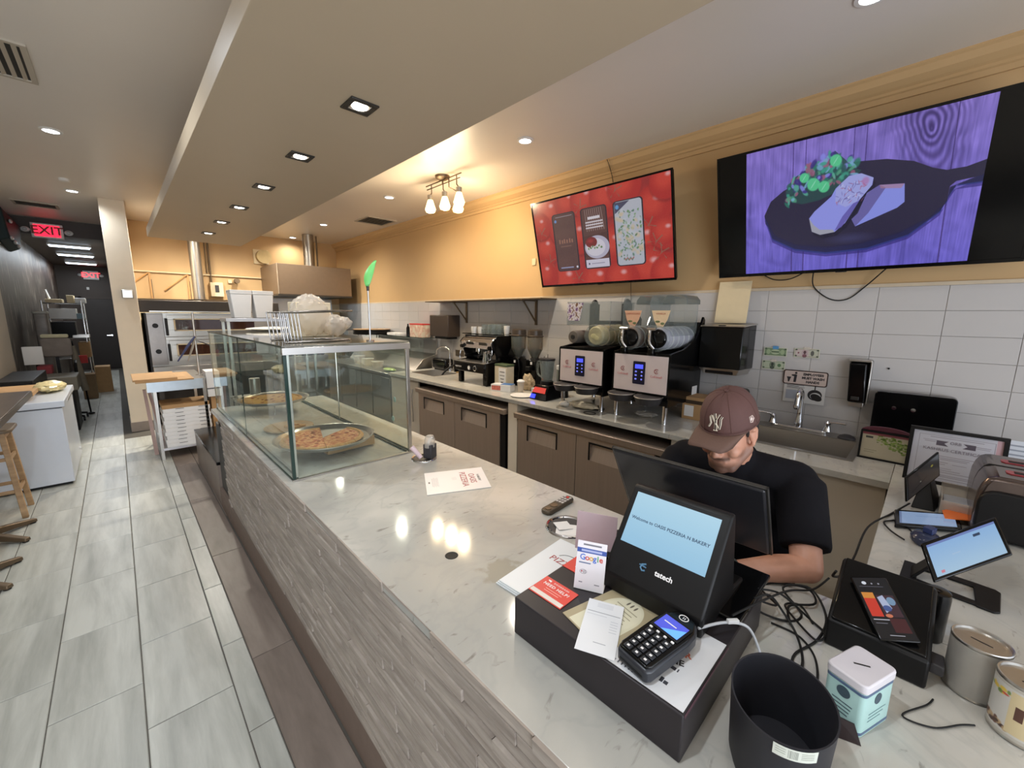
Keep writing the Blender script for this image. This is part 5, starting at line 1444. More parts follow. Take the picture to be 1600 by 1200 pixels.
# blender
t = thing('blender', 'black blender with red label and clear jug beside the slush machine', 'blender', (3.02, 2.66, CT))
P('base', MB().hexa([(2.92, 2.55, CT + 0.001), (3.16, 2.55, CT + 0.001), (3.16, 2.77, CT + 0.001), (2.92, 2.77, CT + 0.001), (3.0, 2.575, 1.06), (3.14, 2.575, 1.06), (3.14, 2.745, 1.06), (3.0, 2.745, 1.06)]), M['gblack'], t, bev=0.01)
P('red_label', MB().hexa([(2.944, 2.575, 0.985), (2.946, 2.575, 0.985), (2.946, 2.745, 0.985), (2.944, 2.745, 0.985), (2.974, 2.585, 1.035), (2.978, 2.585, 1.035), (2.978, 2.735, 1.035), (2.974, 2.735, 1.035)]), M['red'], t)
P('blue_light', MB().hexa([(2.921, 2.69, 0.93), (2.925, 2.69, 0.93), (2.925, 2.75, 0.93), (2.921, 2.75, 0.93), (2.936, 2.69, 0.968), (2.94, 2.69, 0.968), (2.94, 2.75, 0.968), (2.936, 2.75, 0.968)]), emis('blue indicator', (50, 60, 255), 2.0), t)
P('jar_collar', MB().cyl((3.07, 2.66, 1.061), 0.065, 0.03, 20), M['black'], t, sm=True)
P('jug', MB().lathe([(0.055, 1.092), (0.078, 1.30), (0.076, 1.30), (0.053, 1.095)], 22, (3.07, 2.66, 0), cap=False), M['clear'], t, sm=True)
P('jug_handle', MB().tube(spline([(3.07, 2.735, 1.28), (3.07, 2.79, 1.27), (3.07, 2.79, 1.16), (3.07, 2.72, 1.13)], 5), 0.009, 8), M['clear'], t, sm=True)
P('jug_lid', MB().cyl((3.07, 2.66, 1.301), 0.08, 0.02, 20), M['dgrey'], t, sm=True)
t = thing('spare_jug', 'second clear blender jug standing behind the blender', 'jug', (3.32, 2.93, CT))
P('jug', MB().lathe([(0.05, CT + 0.08), (0.075, 1.24), (0.073, 1.24), (0.048, CT + 0.082)], 22, (3.30, 2.86, 0), cap=False), M['clear'], t, sm=True)
P('foot', MB().lathe([(0.06, CT + 0.001), (0.055, CT + 0.078)], 20, (3.30, 2.86, 0)), M['dgrey'], t, sm=True)
P('handle', MB().tube(spline([(3.30, 2.93, 1.22), (3.30, 2.985, 1.21), (3.30, 2.985, 1.10), (3.30, 2.92, 1.08)], 5), 0.009, 8), M['clear'], t, sm=True)
t = thing('grinder_jar', 'glass jar with white lid between the jugs and slush machine', 'jar', (3.20, 2.55, CT))
P('jar', MB().lathe([(0.055, CT + 0.09), (0.06, 1.20)], 20, (3.24, 2.60, 0)), thin_glass('smoky jar', (170, 168, 164), 0.3, 0.06), t, sm=True)
P('base', MB().lathe([(0.07, CT + 0.001), (0.065, CT + 0.089)], 20, (3.24, 2.60, 0)), M['black'], t, sm=True)
P('lid', MB().lathe([(0.062, 1.201), (0.064, 1.24), (0, 1.245)], 20, (3.24, 2.60, 0)), M['wplastic'], t, sm=True)
t = thing('bent_straws', 'bundle of black and white straws in a glass left of the jugs', 'straws', (3.38, 2.99, CT))
P('glass', MB().lathe([(0.03, CT + 0.001), (0.036, 1.10), (0.034, 1.10), (0.028, CT + 0.003)], 18, (3.40, 2.98, 0), cap=False), M['clear'], t, sm=True)
for k in range(7):
    a = k * 0.9
    P('straw', MB().tube([(3.40 + 0.015 * math.cos(a), 2.98 + 0.015 * math.sin(a), CT + 0.01), (3.40 + 0.03 * math.cos(a), 2.98 + 0.03 * math.sin(a), 1.26 + 0.01 * k)], 0.004, 6), M['wplastic'] if k % 2 else M['black'], t, sm=True)

# ---------------------------------------------------------------- far end of the rear counter
t = thing('toaster', 'small black toaster at the far end of the rear counter', 'toaster', (3.38, 5.30, CT))
P('body', MB().prism(rrect(4.98, 5.33, CT + 0.02, 1.09, 0.04), 3.44, 3.60, 'YZ'), M['gblack'], t, bev=0.02)
P('feet', MB().box(3.46, 3.58, 5.02, 5.29, CT + 0.001, CT + 0.02), M['rubber'], t)
P('lever', MB().box(3.50, 3.54, 4.965, 4.98, 1.02, 1.035), M['alu'], t)
S('snack_box', MB().box(3.50, 3.62, 5.345, 5.415, CT + 0.0006, 1.03), mat('pink flower box', (222, 190, 180), 0.5, var=0.4, vs=50), 'small pink printed box left of the small toaster', 'box', bev=0.003)
pc = thing('prep_table', 'stainless prep counter behind the glass case at the rear', 'prep table', (3.2, 6.6, 0))
P('body', MB().box(2.85, 3.66, 5.50, 8.0, 0.12, 0.84), M['steel'], pc, bev=0.004)
P('top', MB().box(2.80, 3.67, 5.46, 8.04, 0.841, 0.88), M['steel'], pc, bev=0.004)
P('cold_rail', MB().hexa([(3.25, 5.52, 0.881), (3.66, 5.52, 0.881), (3.66, 8.0, 0.881), (3.25, 8.0, 0.881), (3.40, 5.52, 1.05), (3.66, 5.52, 1.12), (3.66, 8.0, 1.12), (3.40, 8.0, 1.05)]), M['steel'], pc, bev=0.004)
P('leg', MB().box(2.9, 2.96, 5.55, 5.61, 0, 0.12).box(2.9, 2.96, 7.9, 7.96, 0, 0.12).box(3.55, 3.61, 5.55, 5.61, 0, 0.12).box(3.55, 3.61, 7.9, 7.96, 0, 0.12), M['steel'], pc)
for k in range(4):
    P('drawer_front', MB().box(2.835, 2.849, 5.54 + 0.62 * k, 6.12 + 0.62 * k, 0.16, 0.80), M['steel'], pc, bev=0.003)
# glass guard with goods on it
t = thing('sneeze_guard', 'clear glass guard shelf over the prep counter', 'glass guard', (3.4, 6.0, 0.88))
P('pane', MB().box(3.40, 3.406, 5.50, 7.6, 1.06, 1.375), M['glass'], t)
P('shelf_glass', MB().box(3.40, 3.66, 5.50, 7.6, 1.376, 1.384), M['glassedge'], t)
P('upright', MB().box(3.64, 3.66, 5.50, 5.52, 1.12, 1.375).box(3.64, 3.66, 7.58, 7.6, 1.12, 1.375), M['alu'], t)
S('red_top_box', MB().box(3.45, 3.60, 5.60, 5.98, 1.3845, 1.58), topping_mat('box with food print', (220, 206, 186), (214, 170, 150), (236, 226, 206), 9), 'box with red band standing on the glass guard', 'box', bev=0.003)
S('red_band', MB().box(3.448, 3.602, 5.598, 5.982, 1.5805, 1.60), M['red'], 'red lid strip on the printed box', 'lid')
S('dark_bottle', MB().lathe([(0, 1.3845), (0.03, 1.3845), (0.03, 1.52), (0.012, 1.56), (0.012, 1.59), (0, 1.59)], 16, (3.50, 6.12, 0)), M['gblack'], 'slim dark bottle left of the red topped box', 'bottle', sm=True)
for k in range(3):
    S('white_packet', MB().box(3.42, 3.60, 6.25 + 0.16 * k, 6.39 + 0.16 * k, 1.3845, 1.43), M['paper'], ('white paper packet nearest the dark bottle', 'middle white paper packet on the glass guard', 'white paper packet nearest the stacked trays')[k], 'packet', bev=0.004)
for k in range(6):
    S('pan_lid', MB().lathe([(0, 1.3845 + 0.016 * k), (0.30, 1.3845 + 0.016 * k), (0.33, 1.394 + 0.016 * k), (0.33, 1.398 + 0.016 * k), (0, 1.398 + 0.016 * k)], 30, (3.33, 7.10, 0), cap=False), M['gunmetal'] if k < 5 else M['wood'], 'round dark pizza pan stacked at the rear of the prep counter' if k < 5 else 'pale round board on top of the pan stack', 'pan', group='stacked pizza pans' if k < 5 else None, sm=True)
for k in range(8):
    P_ = S('cutlery_tray', MB().box(3.30, 3.50, 8.1 + 0.03 * k, 8.12 + 0.03 * k, 0.9, 1.42), M['gunmetal'] if k % 2 else M['alu'], 'thin upright metal tray in the rack by the kitchen corner', 'tray', group='upright trays in the kitchen corner')
t = thing('tray_rack', 'low rack carrying upright trays in the kitchen corner', 'rack', (3.4, 8.2, 0))
P('shelf', MB().box(3.2, 3.66, 8.06, 8.5, 0.87, 0.895), M['steel'], t)
P('legs', MB().box(3.22, 3.26, 8.08, 8.12, 0, 0.87).box(3.6, 3.64, 8.08, 8.12, 0, 0.87).box(3.22, 3.26, 8.44, 8.48, 0, 0.87).box(3.6, 3.64, 8.44, 8.48, 0, 0.87), M['steel'], t)
crumple('green_gloves', (2.95, 5.75, 0.905), (0.06, 0.16, 0.024), mat('pale green film', (170, 190, 120), 0.4), 'pale green plastic wrap on the corner of the prep counter', 'wrap', 33)
for k in range(3):
    S('plastic_tub', MB().lathe([(0, 0.8805), (0.08, 0.8805), (0.10, 0.98 + 0.02 * k), (0, 0.98 + 0.02 * k)], 20, (3.02, 6.3 + 0.35 * k, 0)), M['film'], ('round plastic tub nearest the prep counter corner', 'middle round plastic tub on the prep counter', 'taller round plastic tub deeper on the prep counter')[k], 'tub', sm=True)
S('dark_gap_strip', MB().box(2.86, 3.0, 5.43, 5.455, 0.1, 0.62), M['black'], 'dark strip between the counter end and the prep counter', 'panel')  # black strip standing in the gap between the two counters

# ---------------------------------------------------------------- kitchen
ov = thing('deck_oven', 'stainless double deck pizza oven with two windowed doors', 'oven', (1.0, 8.6, 0))
P('body', MB().box(0.33, 2.02, 8.24, 9.2, 0.92, 1.73), M['steel'], ov)
P('side_panel', MB().box(0.31, 0.33, 8.22, 9.2, 0.0, 1.73), M['dgrey'], ov)
P('control_column', MB().box(0.33, 0.52, 8.18, 8.24, 0.94, 1.72), mat('grey control panel', (150, 146, 144), 0.35, 0.6), ov, bev=0.004)
for zk, nm in ((1.52, 'k'), (1.13, 'k')):
    P('control_knob', MB().cyl((0.42, 8.150, zk + 0.02), 0.035, 0.03, 18, 'Y'), M['black'], ov, sm=True)
for k, (z0, z1) in enumerate(((1.37, 1.70), (0.98, 1.31))):
    m = MB().box(0.56, 2.0, 8.19, 8.238, z0, z0 + 0.10).box(0.56, 2.0, 8.19, 8.238, z1 - 0.07, z1).box(0.56, 0.66, 8.19, 8.238, z0 + 0.10, z1 - 0.07).box(1.72, 2.0, 8.19, 8.238, z0 + 0.10, z1 - 0.07)
    d = P('oven_door', m, M['steel'], ov, bev=0.002)
    P('door_frame', MB().box(0.64, 1.74, 8.180, 8.19, z0 + 0.085, z0 + 0.10).box(0.64, 1.74, 8.180, 8.19, z1 - 0.07, z1 - 0.055).box(0.64, 0.66, 8.180, 8.19, z0 + 0.085, z1 - 0.055), M['cream'], d)
    P('door_window', MB().box(0.66, 1.72, 8.205, 8.215, z0 + 0.10, z1 - 0.07), mat('dark oven glass', (70, 44, 34), 0.06, var=0.1), d)
    P('door_handle', MB().box(0.535, 0.565, 8.12, 8.19, z0 + 0.02, z1 - 0.05), M['black'], d, bev=0.004)
P('middle_bar', MB().box(0.52, 2.02, 8.17, 8.24, 1.315, 1.365), M['steel'], ov, bev=0.003)
P('landing_shelf', MB().box(0.33, 2.04, 8.05, 8.24, 0.77, 0.92), M['steel'], ov, bev=0.004)
P('stand', MB().box(0.36, 0.42, 8.2, 8.26, 0, 0.77).box(1.94, 2.0, 8.2, 8.26, 0, 0.77).box(0.36, 2.0, 8.9, 9.1, 0, 0.77), M['gunmetal'], ov)
P('top_hood', MB().hexa([(0.25, 8.10, 1.74), (2.10, 8.10, 1.74), (2.10, 9.2, 1.74), (0.25, 9.2, 1.74), (0.25, 8.12, 1.92), (2.10, 8.12, 1.92), (2.10, 9.2, 1.92), (0.25, 9.2, 1.92)]), mat('dark hood', (46, 40, 36), 0.45, 0.2), ov, bev=0.01)
S('peel_board', MB().at((1.35, 8.35, 1.925)).box(-0.3, 0.5, -0.18, 0.18, 0, 0.012), M['wood'], 'flat wooden peel lying on the oven hood', 'board')
S('peel_board', MB().at((1.20, 8.40, 1.940), 0.2).box(-0.3, 0.35, -0.14, 0.14, 0, 0.012), M['gunmetal'], 'dark metal peel lying on the wooden one above the oven', 'peel')
t = thing('flue_pipe', 'round steel flue rising from the pizza oven to the ceiling', 'pipe', (1.10, 9.0, 1.92))
P('pipe', MB().cyl((1.10, 9.0, 1.921), 0.085, 1.328, 28), M['steel'], t, sm=True)
P('collar', MB().lathe([(0.12, 1.9205), (0.12, 1.93), (0.09, 1.95)], 24, (1.10, 9.0, 0)), M['steel'], t, sm=True)
hd = thing('extractor_hood', 'large boxy steel extractor hood in the kitchen corner', 'hood', (2.8, 8.9, 2.08))
P('canopy', MB().box(2.17, 3.50, 8.30, 9.43, 2.09, 2.63), mat('hood steel', (136, 120, 104), 0.42, 0.8, var=0.03), hd, bev=0.004)
P('lower_lip', MB().box(2.16, 3.51, 8.29, 9.43, 2.06, 2.09), M['gunmetal'], hd)
P('edge_seam', MB().box(2.165, 2.175, 8.292, 8.30, 2.09, 2.63), M['alu'], hd)
t = thing('hood_duct', 'steel duct joining the extractor hood to the ceiling', 'duct', (2.86, 8.7, 2.63))
P('pipe', MB().cyl((2.86, 8.7, 2.631), 0.10, 0.617, 28), M['steel'], t, sm=True)
P('band', MB().lathe([(0.104, 2.86), (0.104, 2.89)], 28, (2.86, 8.7, 0), cap=False), M['steel'], t, sm=True)
P('conduit', MB().cyl((3.02, 8.72, 2.631), 0.016, 0.617, 10), M['bronze'], t, sm=True)
t = thing('stove', 'stainless cooking range under the extractor hood', 'stove', (2.8, 8.9, 0))
P('body', MB().box(2.25, 3.05, 8.55, 9.40, 0.0, 0.92), M['steel'], t, bev=0.004)
P('splash_back', MB().box(2.20, 3.50, 9.41, 9.435, 0.92, 2.05), mat('bright steel sheet', (200, 208, 214), 0.25, 0.9), t)
for k in range(3):
    P('pot_grate', MB().box(2.32 + 0.25 * k, 2.50 + 0.25 * k, 8.62, 9.2, 0.921, 0.95), M['black'], t)
for k in range(2):
    S('cooking_pot', MB().lathe([(0, 0.951), (0.12, 0.951), (0.12, 1.14), (0.125, 1.15), (0.02, 1.17), (0, 1.20)], 24, (2.42 + 0.32 * k, 8.85, 0)), M['alu'], ('steel pot on the left burner of the stove', 'steel pot on the right burner of the stove')[k], 'pot', sm=True)
# wall things
t = thing('bracket_shelf', 'pale shelf rail with straps and modelled diagonal shadows on the ochre rear wall', 'shelf', (1.3, 9.45, 2.2))
P('rail', MB().box(0.27, 2.4, 9.46, 9.499, 2.42, 2.44), M['cream'], t)
for x in (0.50, 1.02):
    P('bracket', MB().box(x - 0.012, x + 0.012, 9.475, 9.499, 1.96, 2.42).tube([(x - 0.01, 9.48, 2.41), (x - 0.34, 9.48, 2.12)], 0.014, 6), mat('ochre strap and shadow bar', (196, 150, 96), 0.5), t)  # upright strap; the slanted bar is its cast shadow built as a shape
    P('hook_row', MB().box(x + 0.012, x + 0.022, 9.48, 9.497, 1.98, 2.30), M['bronze'], t)
S('thin_shelf', MB().box(0.15, 2.1, 9.30, 9.499, 1.955, 1.97), M['bronze'], 'thin brown shelf along the rear wall above the oven', 'shelf')
t = thing('breaker_box', 'small white electrical box on the rear wall right of the flue', 'electrical box', (1.42, 9.46, 2.04))
P('case', MB().box(1.33, 1.53, 9.42, 9.499, 2.04, 2.30), M['cream'], t, bev=0.006)
P('switch_window', MB().box(1.40, 1.46, 9.412, 9.42, 2.12, 2.25), M['dgrey'], t)
P('conduit', MB().cyl((1.36, 9.47, 2.30), 0.014, 0.945, 10).cyl((1.31, 9.48, 2.45), 0.008, 0.79, 8), M['bronze'], t, sm=True)
S('outlet_box', MB().box(1.62, 1.68, 9.46, 9.499, 2.30, 2.36), M['cream'], 'tiny cream box on the rear wall by the camera', 'box', bev=0.004)
t = thing('security_camera', 'small dark camera on the rear wall right of the white box', 'camera', (1.74, 9.4, 2.32))
P('mount', MB().cyl((1.72, 9.40, 2.34), 0.012, 0.098, 10, 'Y'), M['cream'], t)
P('body', MB().cyl((1.74, 9.30, 2.34), 0.045, 0.11, 16, 'Y'), M['bronze'], t, sm=True)
t = thing('wall_fan', 'round beige fan unit on the wall beside the extractor hood', 'fan', (2.34, 9.42, 2.7))
P('square_plate', MB().box(2.08, 2.34, 9.46, 9.499, 2.70, 2.98), M['cream'], t, bev=0.006)
P('cowl', MB().cyl((2.24, 9.34, 2.84), 0.13, 0.12, 26, 'Y'), mat('tan fan', (196, 172, 124), 0.5), t, sm=True)
# worktable with pizza boxes
wt_ = thing('worktable', 'small stainless worktable holding pizza boxes at the kitchen entrance', 'table', (0.5, 6.6, 0))
P('top', MB().box(0.17, 0.72, 6.18, 7.2, 0.925, 0.95), M['steel'], wt_)
P('apron', MB().box(0.17, 0.69, 6.17, 6.19, 0.828, 0.949), mat('bluish steel', (190, 200, 208), 0.35, 0.7), wt_)
for x, y in ((0.235, 6.20), (0.70, 6.20), (0.235, 7.1), (0.70, 7.1)):
    P('leg', MB().box(x - 0.015, x + 0.015, y, y + 0.03, 0.0, 0.924), M['alu'], wt_)
P('lower_shelf', MB().box(0.24, 0.72, 6.19, 7.16, 0.11, 0.14), mat('bright steel', (206, 206, 208), 0.3, 0.8), wt_, bev=0.003)
zb = 0.1405
for k in range(11):
    dx = random.uniform(-0.01, 0.01)
    wp = M['wplastic'] if k < 10 else M['card']
    t = thing('pizza_box', 'white pizza box, %s from the bottom of the stack' % ('first second third fourth fifth sixth seventh eighth ninth tenth'.split()[k]) if k < 10 else 'worn brown pizza box on top of the white stack', 'pizza box', (0.5, 6.4, zb), group='white pizza boxes under the worktable' if k < 10 else None)
    P('box', MB().box(0.285 + dx, 0.735 + dx, 6.20, 6.64, zb, zb + 0.046), wp, t, bev=0.002)
    if k < 10:
        for xa in (0.40, 0.62): P('side_slot', MB().box(xa + dx, xa + 0.08 + dx, 6.1985, 6.1998, zb + 0.036, zb + 0.041), M['dgrey'], t)
    zb += 0.0468
S('cardboard_sheet', MB().box(0.08, 0.60, 6.10, 6.85, 0.9505, 0.968), M['card'], 'cardboard sheet overhanging the worktable top', 'cardboard', bev=0.002)
S('cardboard_sheet', MB().box(0.06, 0.45, 6.12, 6.80, 0.9685, 0.990), M['card'], 'shorter cardboard sheet lying on the other one', 'cardboard', bev=0.002)
S('wooden_plank', MB().hexa([(0.17, 6.5, 0.0), (0.21, 6.5, 0.0), (0.21, 6.54, 0.0), (0.17, 6.54, 0.0), (0.14, 6.5, 0.82), (0.17, 6.5, 0.82), (0.17, 6.54, 0.82), (0.14, 6.54, 0.82)]), mat('pinkish slat', (196, 166, 156), 0.6), 'pinkish wooden slat leaning left of the worktable', 'slat')
S('wooden_plank', MB().hexa([(0.27, 6.62, 0.0), (0.30, 6.62, 0.0), (0.30, 6.66, 0.0), (0.27, 6.66, 0.0), (0.18, 6.62, 0.82), (0.21, 6.62, 0.82), (0.21, 6.66, 0.82), (0.18, 6.66, 0.82)]), mat('pinkish slat', (190, 160, 150), 0.6), 'second pinkish slat crossing behind the first', 'slat')
t = thing('white_carton', 'white carton beside the upright pole on the worktable', 'carton', (0.72, 6.25, 0.95))
P('body', MB().box(0.73, 0.87, 6.22, 6.50, 0.70, 1.02), M['wplastic'], t, bev=0.003)
P('lid_flap', MB().box(0.728, 0.872, 6.216, 6.22, 0.80, 0.81), M['dgrey'], t)
P('foot_board', MB().box(0.76, 0.86, 6.25, 6.45, 0.0, 0.70), M['card'], t)
t = thing('utensil_pole', 'thin upright pole with a crossbar hung with blue handled tools', 'pole', (0.70, 6.52, 0.95))
P('pole', MB().cyl((0.705, 6.55, 0.951), 0.011, 0.80, 12), M['alu'], t, sm=True)
P('crossbar', MB().box(0.3, 1.30, 6.54, 6.56, 1.745, 1.757), M['alu'], t)
P('base', MB().cyl((0.705, 6.55, 0.9505), 0.04, 0.006, 18), M['alu'], t, sm=True)
bl = mat('navy handle', (50, 56, 92), 0.5)
P('hanging_tool', MB().tube([(0.70, 6.53, 1.44), (0.62, 6.50, 1.33), (0.50, 6.48, 1.14)], [0.018, 0.024, 0.012], 8, flat=0.5), bl, t, sm=True)
P('hanging_tool', MB().tube([(0.70, 6.53, 1.44), (0.66, 6.50, 1.30), (0.60, 6.48, 1.14)], [0.014, 0.018, 0.010], 8, flat=0.5), mat('pale brush', (150, 140, 126), 0.6), t, sm=True)
P('hanging_tool', MB().tube([(0.70, 6.53, 1.40), (0.82, 6.51, 1.34), (0.88, 6.50, 1.30)], [0.012, 0.016, 0.010], 8, flat=0.5), M['dgrey'], t, sm=True)
# rack with containers behind the case
rk = thing('overshelf', 'steel overshelf behind the glass case carrying white containers', 'shelf', (1.0, 5.0, 0))
P('shelf', MB().box(0.78, 1.32, 4.86, 5.18, 1.655, 1.69), mat('bright steel', (206, 206, 208), 0.3, 0.8), rk, bev=0.002)
for x in (0.80, 1.30):
    for y in (4.88, 5.16): P('post', MB().box(x - 0.012, x + 0.012, y - 0.012, y + 0.012, 0.0, 1.654), M['alu'], rk)
P('lower_shelf', MB().box(0.79, 1.31, 4.87, 5.17, 0.84, 0.86), M['steel'], rk)
for k, x in enumerate((0.94, 1.135)):
    for j in range(4):
        S('food_container', MB().hexa([(x - 0.075, 4.93, 1.6905 + 0.012 * j), (x + 0.075, 4.93, 1.6905 + 0.012 * j), (x + 0.075, 5.09, 1.6905 + 0.012 * j), (x - 0.075, 5.09, 1.6905 + 0.012 * j), (x - 0.092, 4.915, 1.93 + 0.014 * j), (x + 0.092, 4.915, 1.93 + 0.014 * j), (x + 0.092, 5.105, 1.93 + 0.014 * j), (x - 0.092, 5.105, 1.93 + 0.014 * j)]) if j == 0 else MB().box(x - 0.095, x + 0.095, 4.912, 5.108, 1.930 + 0.013 * j - 0.012, 1.930 + 0.013 * j), M['wplastic'], ('white container, %s of the left tall stack', 'white container, %s of the right tall stack')[k] % ('bottom one', 'second lid', 'third lid', 'top lid')[j], 'container', group=('left white container stack', 'right white container stack')[k], bev=0.006 if j == 0 else 0.003)
S('pepper_can', MB().cyl((0.99, 4.95, 0.8605), 0.05, 0.2, 18), M['alu'], 'steel can on the lower shelf behind the case', 'can', sm=True)
# on the glass case
ztop = ZT + 0.0045
def wire_rack(x, y, lean, w, label):
    t = thing('wire_pizza_stand', label, 'wire stand', (x, y, ztop), group='nested chrome wire stands on the glass case')
    r_ = 0.0034
    h = 0.155
    for s_ in (0, w):
        P('leg', MB().tube([(x + lean, y + s_, ztop + h), (x, y + s_, ztop + r_)], r_, 8), M['wire'], t, sm=True)
    P('top_loop', MB().tube(spline([(x + lean, y, ztop + h), (x + 0.25, y + 0.0, ztop + h + 0.012), (x + 0.31, y + w * 0.5, ztop + h + 0.014), (x + 0.25, y + w, ztop + h + 0.012), (x + lean, y + w, ztop + h)], 5), r_ * 1.25, 8), M['wire'], t, sm=True)
    P('foot_loop', MB().tube(spline([(x, y, ztop + r_), (x + 0.24, y, ztop + r_ + 0.001), (x + 0.29, y + w * 0.5, ztop + r_ + 0.001), (x + 0.24, y + w, ztop + r_ + 0.001), (x, y + w, ztop + r_)], 5), r_, 8), M['wire'], t, sm=True)
for k in range(6):
    wire_rack(0.61 + 0.020 * k, 2.30 + 0.012 * k, -0.012, 0.26 - 0.01 * k, ['chrome wire stand at the left of the nested group', 'second chrome wire stand from the left in the nest', 'third chrome wire stand in the nest', 'fourth chrome wire stand in the nest', 'fifth chrome wire stand in the nest', 'chrome wire stand at the right of the nested group'][k])
t = thing('parchment_pack', 'stack of paper sheets in a clear plastic bag on the glass case', 'paper pack', (0.95, 2.95, ztop))
P('paper_block', MB().at((0.93, 2.93, ztop), 0.15).box(-0.10, 0.13, -0.06, 0.06, 0.0, 0.225), mat('ivory paper', (222, 208, 180), 0.7), t, bev=0.004)
rr_ = random.Random(4)
def crumpled(c, r_, seed, amp=0.35, n=30, m_=20):
    mb = MB().ball(c, *r_, n, m_)
    g_ = random.Random(seed)
    out = []
    for v in mb.v:
        d = v - Vector(c)
        k = 1 + amp * (math.sin(d.x * 120 + seed) * math.sin(d.z * 95 + d.y * 80) * 0.35 + (g_.random() - 0.5) * 0.4)
        p = Vector(c) + d * k
        p.z = max(p.z, ztop + 0.0006)
        out.append(p)
    mb.v = out
    return mb
P('plastic_bag', crumpled((0.93, 2.90, ztop + 0.135), (0.125, 0.085, 0.14), 3, 0.16, 46, 30), M['film'], t, sm=True)
P('bag_tail', crumpled((1.08, 2.88, ztop + 0.075), (0.09, 0.06, 0.07), 9, 0.25, 36, 24), M['film'], t, sm=True)
P('bag_tip', crumpled((1.15, 2.87, ztop + 0.09), (0.045, 0.04, 0.04), 13, 0.4, 24, 16), M['film'], t, sm=True)
crumple('bakery_paper', (0.98, 4.02, ztop + 0.018), (0.20, 0.13, 0.017), mat('soft white paper', (232, 226, 212), 0.8, var=0.04), 'crumpled sheet of white paper on the rear of the glass case', 'paper', 44, 0.3)
t = thing('card_holder', 'tall thin chrome rod holding a green leaf shaped marker', 'holder', (1.035, 2.235, ztop))
P('base', MB().lathe([(0.024, ztop + 0.0004), (0.022, ztop + 0.006), (0.004, ztop + 0.008)], 20, (1.035, 2.235, 0)), M['chrome'], t, sm=True)
P('rod', MB().cyl((1.035, 2.235, ztop + 0.006), 0.0048, 0.275, 10), M['chrome'], t, sm=True)
P('clip', MB().cyl((1.035, 2.235, ztop + 0.28), 0.008, 0.025, 10), M['gunmetal'], t, sm=True)
lf = []
for i in range(9):
    a = i / 8
    w_ = 0.006 + 0.020 * math.sin(PI * min(1, a * 1.05)) ** 0.8 * (1 - 0.2 * a)
    lf.append((1.035 - 0.004 + 0.055 * a * a, a, w_))
m = MB()
vs = []
for cx_, a, w_ in lf:
    z_ = ztop + 0.30 + 0.15 * a
    vs += [(cx_ - w_ * 0.7, 2.232 + w_ * 0.7, z_), (cx_, 2.238, z_), (cx_ + w_ * 0.7, 2.232 - w_ * 0.7, z_)]
fs = []
for i in range(8):
    for j in range(2): fs.append((3 * i + j, 3 * i + j + 1, 3 * i + 4 + j, 3 * i + 3 + j))
m.add(vs, fs)
leaf = P('green_leaf', m, mat('translucent green', (112, 196, 110), 0.35), t, sm=True)
so = leaf.modifiers.new('thick', 'SOLIDIFY'); so.thickness = 0.002
# ---------------------------------------------------------------- things on the marble before the cashier
Z0 = CT + 0.0006
# loose menu between the case and the remote
cv = CV(360, 430, (228, 224, 220))
cv.rect(0.02, 0.015, 0.98, 0.985, (236, 230, 226)); cv.rect(0.03, 0.02, 0.97, 0.98, (228, 222, 220))
for k in range(6): cv.rect(0.28 + 0.02 * (k % 3), 0.80 + 0.018 * k, 0.72 - 0.03 * (k % 2), 0.806 + 0.018 * k, (160, 154, 158), 0.7)
cv.rect(0.46, 0.93, 0.54, 0.955, (90, 86, 90))
for k in range(4): cv.rect(0.36, 0.50 + 0.02 * k, 0.5, 0.505 + 0.02 * k, (170, 164, 168), 0.6)
MENU = img_mat('menu print', cv.image('menu'), 0, 0.35)
t = thing('laminated_menu', 'white laminated menu with red lettering lying beyond the case corner', 'menu', (1.16, 1.59, CT))
A, B_, C_ = Vector((1.356, 1.635, Z0 + 0.004)), Vector((1.226, 1.402, Z0 + 0.004)), Vector((1.078, 1.768, Z0 + 0.004))
picture('print', A, B_, C_, MENU, t, 0.0035)
rt_, up_ = (B_ - A), (A - C_)
redink = mat('dark red ink', (170, 74, 74), 0.6, var=0)
ctr = lambda u, v: A + (B_ - A) * u + (C_ - A) * v + Vector((0, 0, 0.0004))
text('lettering', 'OASIS', 0.045, ctr(0.5, 0.24), rt_, up_, redink, t, ext=0.0002)
text('lettering', 'PIZZERIA', 0.045, ctr(0.5, 0.38), rt_, up_, redink, t, ext=0.0002)
text('lettering', 'N BAKERY', 0.018, ctr(0.5, 0.13), rt_, up_, M['dgrey'], t, ext=0.0002)
# packet in the first ringed opening
t = thing('straw_packet', 'black packet in clear wrap standing in the first ringed opening', 'packet', (1.22, 1.95, CT + 0.008))
P('packet', MB().at((1.228, 1.945, CT + 0.0085), 0.4).box(-0.03, 0.03, -0.028, 0.028, 0, 0.085), mat('charcoal packet', (58, 56, 60), 0.5, var=0.2, vs=90), t, bev=0.006)
P('clear_wrap', MB().at((1.228, 1.945, CT + 0.094), 0.4).lathe([(0.036, -0.02), (0.036, 0.02), (0.026, 0.045), (0.012, 0.05)], 14, sy=0.8), M['film'], t, sm=True)
P('white_spoon', MB().tube([(1.205, 1.95, CT + 0.09), (1.232, 1.925, CT + 0.135)], [0.003, 0.006], 8), M['wplastic'], t, sm=True)
S('pink_tube', MB().tube([(1.175, 1.955, CT + 0.016), (1.145, 2.005, CT + 0.075)], [0.013, 0.015], 14), mat('pale pink plastic', (222, 200, 208), 0.3), 'pale pink tube leaning in the first ringed opening', 'tube', sm=True)
